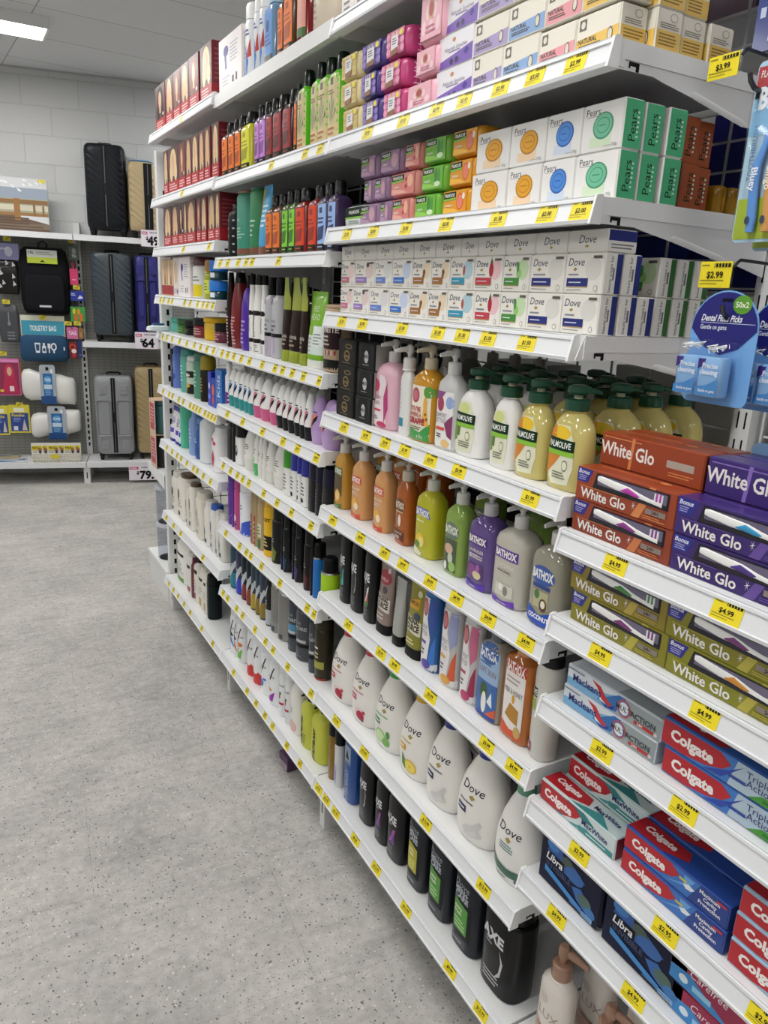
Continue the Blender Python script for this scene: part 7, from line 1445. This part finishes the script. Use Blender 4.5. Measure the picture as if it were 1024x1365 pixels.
# white towel rolls with a card band
for (bx, cx, lb, rr) in (((29, 494, 101, 540), (53, 486, 76, 538), 'upper white rolled towel pack with grey and blue card', -.10), ((41, 545, 108, 584), (63, 541, 90, 585), 'lower white rolled towel pack with grey and blue card', .08)):
    sc, w, z0, h = wbox(*bx, .22)
    g = wthing('towel_pack', lb, 'towel', sc, .25, z0, 'white rolled towel packs')
    m = MB(); random.seed(int(w * 9999))
    pr = [(-.5, .12), (-.49, .3), (-.45, .40), (-.35, .44), (-.2, .41), (-.08, .38), (.05, .40), (.2, .43), (.36, .42), (.46, .38), (.495, .27), (.5, .1)]
    tfm = lambda v: (v[0] + .06, -v[2], v[1] + h * .5 + v[2] * rr * 1.6)
    m.loft([(a * w, b * h * random.uniform(.94, 1.05), .065 * (b / .44), 2.6) for a, b in pr], 'e2e1dd:s', 28, tfm)
    m.build('towel', g, ang=1.3)
    s2, w2, z2, h2 = wbox(*cx, .24)
    m = MB(); m.prism([(-a + (sc - s2), b + z2 - z0) for a, b in round_card(w2 * .45, 0, h2, .02)], 'x', -.011, -.008, 'a8b0b8:p'); c_ = m.build('card_band', g, smooth=False)
    L = Lab(lambda u, z_, off: (-.011 - off, -u + (sc - s2), z_ + z2 - z0), w2 * .45, 0, h2)
    L.ops([('r', -.98, .0, .98, .2, '1c4a86'), ('r', -.6, .2, .6, .78, '2468a8'), ('e', 0, .62, .46, .1, '5aa0d0'), ('t', 'TOWEL', 0, .62, .07, 'e8eef4', 'b', .4), ('r', -.5, .38, .5, .5, 'c8dcec'), ('l', -.4, .4, .22, .36, 3, '8ab4d8'), ('e', 0, .9, .2, .05, '1c1c1e'), ('e', .55, .84, .16, .06, 'e4e8ea')])
    L.build('card_print', c_)
for bx, lb in (((-10, 541, 12, 580), 'yellow and blue travel pack at the left edge'), ((12, 540, 40, 577), 'yellow and blue travel pack left of the lower towel')):
    card('travel_pack', lb, 'travel goods', bx, .21, 'd8cc3c:p', [('r', -.86, .06, .86, .72, '2c448c'), ('r', -.5, .76, .5, .9, 'ece8d0'), ('t', 'Poncho', -.1, .64, .1, 'e8d83c', 'b', .6), ('l', -.6, .2, .4, .56, 3, '8a9ccc'), ('p', [(.2, .1), (.45, .5), (.7, .1)], 'c8c0b8'), ('r', -.6, .1, -.2, .24, 'd8dcec')], .02, 'yellow and blue travel packs')
# basket of pocket packs on the base shelf
sc, w, z0, h = wbox(44, 605, 106, 618, .4)
z0 = ZB + .001
b_ = wthing('wire_basket', 'low cream lattice basket on the base shelf', 'basket', sc, .40, z0)
m = MB(); hw_ = w / 2; bd = .11; hh = .07
m.box(0, bd, -hw_, hw_, 0, .004, 'd4d0c2')
for k in range(17):
    y = -hw_ + w * k / 16
    for xx in (0, bd - .003): m.box(xx, xx + .003, y - .003, y + .003, .004, hh, 'd4d0c2')
for k in range(5):
    xx = bd * k / 4
    for s_ in (-1, 1): m.box(xx - .002, xx + .002, s_ * hw_ - .002, s_ * hw_ + .002, .004, hh, 'd4d0c2')
for z in (.022, .045, hh - .004):
    m.box(-.001, .004, -hw_, hw_, z, z + .007, 'd4d0c2'); m.box(bd - .004, bd + .001, -hw_, hw_, z, z + .007, 'd4d0c2')
    for s_ in (-1, 1): m.box(0, bd, s_ * hw_ - .002, s_ * hw_ + .002, z, z + .007, 'd4d0c2')
m.build('lattice', b_, smooth=False)
random.seed(11)
for k in range(8):
    y = hw_ * .82 - w * .82 * k / 7
    t = wthing('pocket_pack', 'white and yellow pocket pack in the basket, %s from left' % ORD[k], 'travel goods', sc - y, .40 - .03 - .004 * (k % 3), z0 + .006, 'pocket packs in the basket', random.uniform(-.15, .15))
    m = MB(); m.box(0, .003, -.042, .042, 0, .145, 'e4e2dc:p'); m.build('card', t, smooth=False)
    L = Lab(lambda u, z_, off: (-off, -u, z_), .042, 0, .145); L.ops([('r', -.9, .6, .9, .86, 'd8c428'), ('l', -.8, .2, .45, .6, 3, 'a8a498'), ('e', .5, .6, .3, .16, 'a06a4c'), ('e', .5, .5, .2, .1, '2c3a58'), ('t', 'PACK', -.2, .74, .1, '3a3a20', 'b', .6)]); L.build('front_print', t)
tagc_s, tagc_z = bw(73, 610, .43)
m = MB(); m.box(-.001, .001, -.03, .03, -.015, .015, 'e0cc20:p'); o = m.build('price_ticket', smooth=False); o.location = wpt(tagc_s, .408, z0 + .05); o.rotation_euler = (0, 0, WRZ); tag(o, 'yellow price ticket clipped to the front of the cream basket', 'price ticket')
for k, (bx, c, lb) in enumerate((((-12, 610, 36, 619), 'd8dce0', 'white and blue flat pack lying on the base shelf'), ((-20, 607, 26, 614), 'a89c7c', 'tan flat pack lying behind the white and blue one'))):
    sc, w, zz, h = wbox(*bx, .38 - .14 * k)
    t = wthing('flat_pack', lb, 'travel goods', sc, .40 - .15 * k, ZB + .001, 'flat packs on the base shelf', .1)
    m = MB(); m.cbox(w / 2, .06, 0, .012 + .012 * k, .003, c + ':s', lambda v: (v[0] + .06, v[1], v[2])); m.build('pack', t)
    L = Lab(lambda u, z_, off: (z_, -u, .012 + .012 * k + off), w / 2, 0, .12); L.ops([('p', [(-1, .0), (-1, .5), (.3, .2), (.4, 0)], '2c6cb0'), ('p', [(.2, .4), (.9, .8), (.9, .3)], '6a7aa0'), ('l', -.6, .4, .6, .9, 3, '8a8878')]); L.build('top_print', t)
# shelf-edge price signs
for bx, d, tx, lb in (((188, 307, 217, 329), .372, '49', 'white price sign on the top luggage shelf'), ((180, 443, 211, 465), .372, '64', 'white price sign on the middle luggage shelf'), ((172, 620, 214, 640), .432, '79.', 'white price sign on the base luggage shelf')):
    sc, w, z0, h = wbox(*bx, d)
    m = MB(); m.box(0, .0016, -w / 2, w / 2, 0, h, 'ece4ee:p')
    L = Lab(lambda u, z_, off: (-off, -u, z_), w / 2, 0, h); L.mb = m
    L.rect(-w * .47, h * .72, -w * .2, h * .9, 'c8486c', 1); L.text('DEAL', -w * .335, h * .81, h * .12, 'f0e0e8', 2, 'b', w * .22)
    L.text('CARGO LUGGAGE', w * .14, h * .86, h * .1, '2a2a30', 2, 'b', w * .5)
    L.text('$', -w * .22, h * .5, h * .2, '141418', 2, 'B'); L.text(tx, w * .06, h * .36, h * .5, '141418', 2, 'B')
    o = m.build('price_sign', smooth=False); o.location = wpt(sc, d, z0); o.rotation_euler = (0, 0, WRZ); tag(o, lb, 'price sign', 'luggage price signs')

# ------------------------------------------------------------------ end unit across the far end of the long run
for y_, x_, lb in ((.045, .055, 'white slotted post at the far end of the long run'), (.045, .86, 'white slotted post of the end unit near the other aisle')):
    u = thing('end_post', lb, 'shelving upright', (x_, y_, 0))
    m = MB(); m.box(-.024, .024, -.02, .02, 0, 2.115, 'e2e3e2'); 
    for k in range(36):
        m.box(-.002, .009, -.0212, -.0198, .18 + .05 * k, .205 + .05 * k, '1e1e20')
    m.build('post', u, smooth=False)
wire_panel((.455, .05, 0), .72, .2, 2.1, 'grey welded wire grid across the far end unit', PI / 2, 'wire back panels end')
e = thing('display_plinth', 'white base plinth of the end unit at floor level', 'shelf', (.455, .28, 0))
m = MB(); m.box(-.425, .44, -.205, .21, 0, .155, 'e0e1e0'); m.build('plinth', e, smooth=False)
m = MB(); m.box(-.43, .445, -.206, .215, .155, .168, 'eeefee'); m.build('deck', e, smooth=False)
def end_shelf(z, lb):
    g = thing('end_shelf', lb, 'shelf', (.455, .07, z), 0, 'shelves of the end unit')
    m = MB(); m.box(-.425, .40, 0, .34, -.006, 0, WHITE); m.box(-.425, .40, .33, .345, -.04, 0, WHITE); m.build('deck', g, smooth=False)
    for q in (-.428, .405):
        m = MB(); m.prism([(0, -.07), (0, .0), (.345, .0), (.345, -.035)], 'x', q - .0015, q + .0015, WHITE); m.build('bracket', g, smooth=False)
zc = at(200, 617, (0, 1, 0), .30).z - .015
end_shelf(zc, 'white end-unit shelf holding the canister boxes')
def canister(y, z, c, lb):
    t = thing('canister', lb, 'canister', (.085, y, z), 0, 'canisters on the end unit')
    m = MB(); m.loft([(0, .048, .048, 2), (.005, .052, .052, 2), (.14, .052, .052, 2), (.145, .046, .046, 2)], c, 28); m.build('body', t)
    m = MB(); m.loft([(.145, .054, .054, 2), (.165, .054, .054, 2), (.168, .046, .046, 2)], c, 28); m.build('lid', t)
    m = MB(); m.box(-.059, .055, -.058, .059, .1688, .1705, 'c8a888:p'); m.box(-.060, -.058, -.058, .059, .0, .17, 'd8c0a8:p')
    L = Lab(lambda u, z_, off: (-.060 - off, -u, z_), .055, 0, .17); L.mb = m; L.ops([('r', -.8, .12, .8, .9, 'b83a48'), ('l', -.6, .6, .3, .8, 5, 'e0b0b0')])
    m.build('carton_sleeve', t, smooth=False)
canister(.27, zc + .001, '3c3f40:s', 'charcoal canister with red label sleeve on the end unit')
canister(.27, zc + .173, '3c6a70:s', 'teal canister with red label sleeve stacked on the charcoal one')
def clearjar(x, y, z, h, lb):
    t = thing('clear_container', lb, 'container', (x, y, z), 0, 'clear containers on the end unit')
    m = MB(); m.loft([(0, .058, .058, 2), (.006, .062, .062, 2), (h * .9, .064, .064, 2)], 'dfe3ea:x', 28, None, True, False); m.loft([(.002, .056, .056, 2), (.004, .056, .056, 2)], 'd4d6dc:c', 28); m.build('body', t)
    m = MB(); m.loft([(h * .9, .068, .068, 2), (h * .97, .068, .068, 2), (h, .05, .05, 2)], 'c4c8d0:s', 28); m.build('lid', t)
HC = min(.24, (zc - .1 - .175) / 2)
clearjar(.10, .30, .169, HC, 'lower clear cylindrical container on the end plinth')
clearjar(.10, .30, .170 + HC, HC, 'upper clear cylindrical container stacked on another')
# odd things by the shelves
t = thing('hair_clip_pack', 'small white and blue pack poking out of far bay', 'hair accessory', (-.005, -.06, HGT['15'] + DECK + .0003), .3)
m = MB(); m.loft([(0, .05, .012, 3), (.006, .058, .02, 3), (.02, .054, .018, 3), (.026, .03, .008, 3)], 'dfe8ee:s', 24, lambda v: (v[1] * 1.0 - .0, v[0], v[2])); m.build('pack', t)
m = MB(); m.loft([(.026, .03, .01, 3), (.034, .026, .008, 3)], '2c5a78:s', 20, lambda v: (v[1], v[0], v[2])); m.build('clip', t)
p = at(381, 1013, (0, 0, 1), .03)
t = thing('fallen_box', 'small purple box lying on the floor under the base shelf', 'box', (p.x, p.y, 0), .1)
m = MB(); m.cbox(.03, .07, 0, .055, .002, '5a3a5c:p', lambda v: (v[0] + .06, v[1], v[2])); m.build('carton', t)
L = Lab(lambda u, z_, off: (-.01 - off, -u, z_), .03, 0, .055); L.ops([('r', -.9, .1, .9, .5, 'b8b0b4'), ('l', -.7, .7, .16, .44, 3, '5c545c')]); L.build('front_print', t)
# ------------------------------------------------------------------ labels that single each thing out
from collections import defaultdict
by = defaultdict(list)
for p in PLACED: by[p[1]].append(p)
for base, ps in by.items():
    if len(ps) > 1:
        ps.sort(key=lambda p: -p[0].location.y)
        for i, p in enumerate(ps):
            p[0]['label'] = base + (', %s of two' % ('left', 'right')[i] if len(ps) == 2 else ', %s from left' % ORD[i])
            p[0]['group'] = base.split(',')[0] + ' row'

# ------------------------------------------------------------------ light and exposure
w = bpy.data.worlds.new('world'); scene.world = w; w.use_nodes = True
w.node_tree.nodes['Background'].inputs[0].default_value = (.8, .8, .8, 1)
w.node_tree.nodes['Background'].inputs[1].default_value = .0
vs_ = scene.view_settings
vs_.view_transform = 'Standard'; vs_.look = 'None'; vs_.gamma = 1; vs_.use_curve_mapping = False
vs_.exposure = EXPO
scene.cycles.max_bounces = 8; scene.cycles.diffuse_bounces = 4; scene.cycles.glossy_bounces = 3; scene.cycles.transmission_bounces = 6; scene.cycles.transparent_max_bounces = 12
scene.cycles.caustics_reflective = False; scene.cycles.caustics_refractive = False
scene.cycles.sample_clamp_indirect = 4
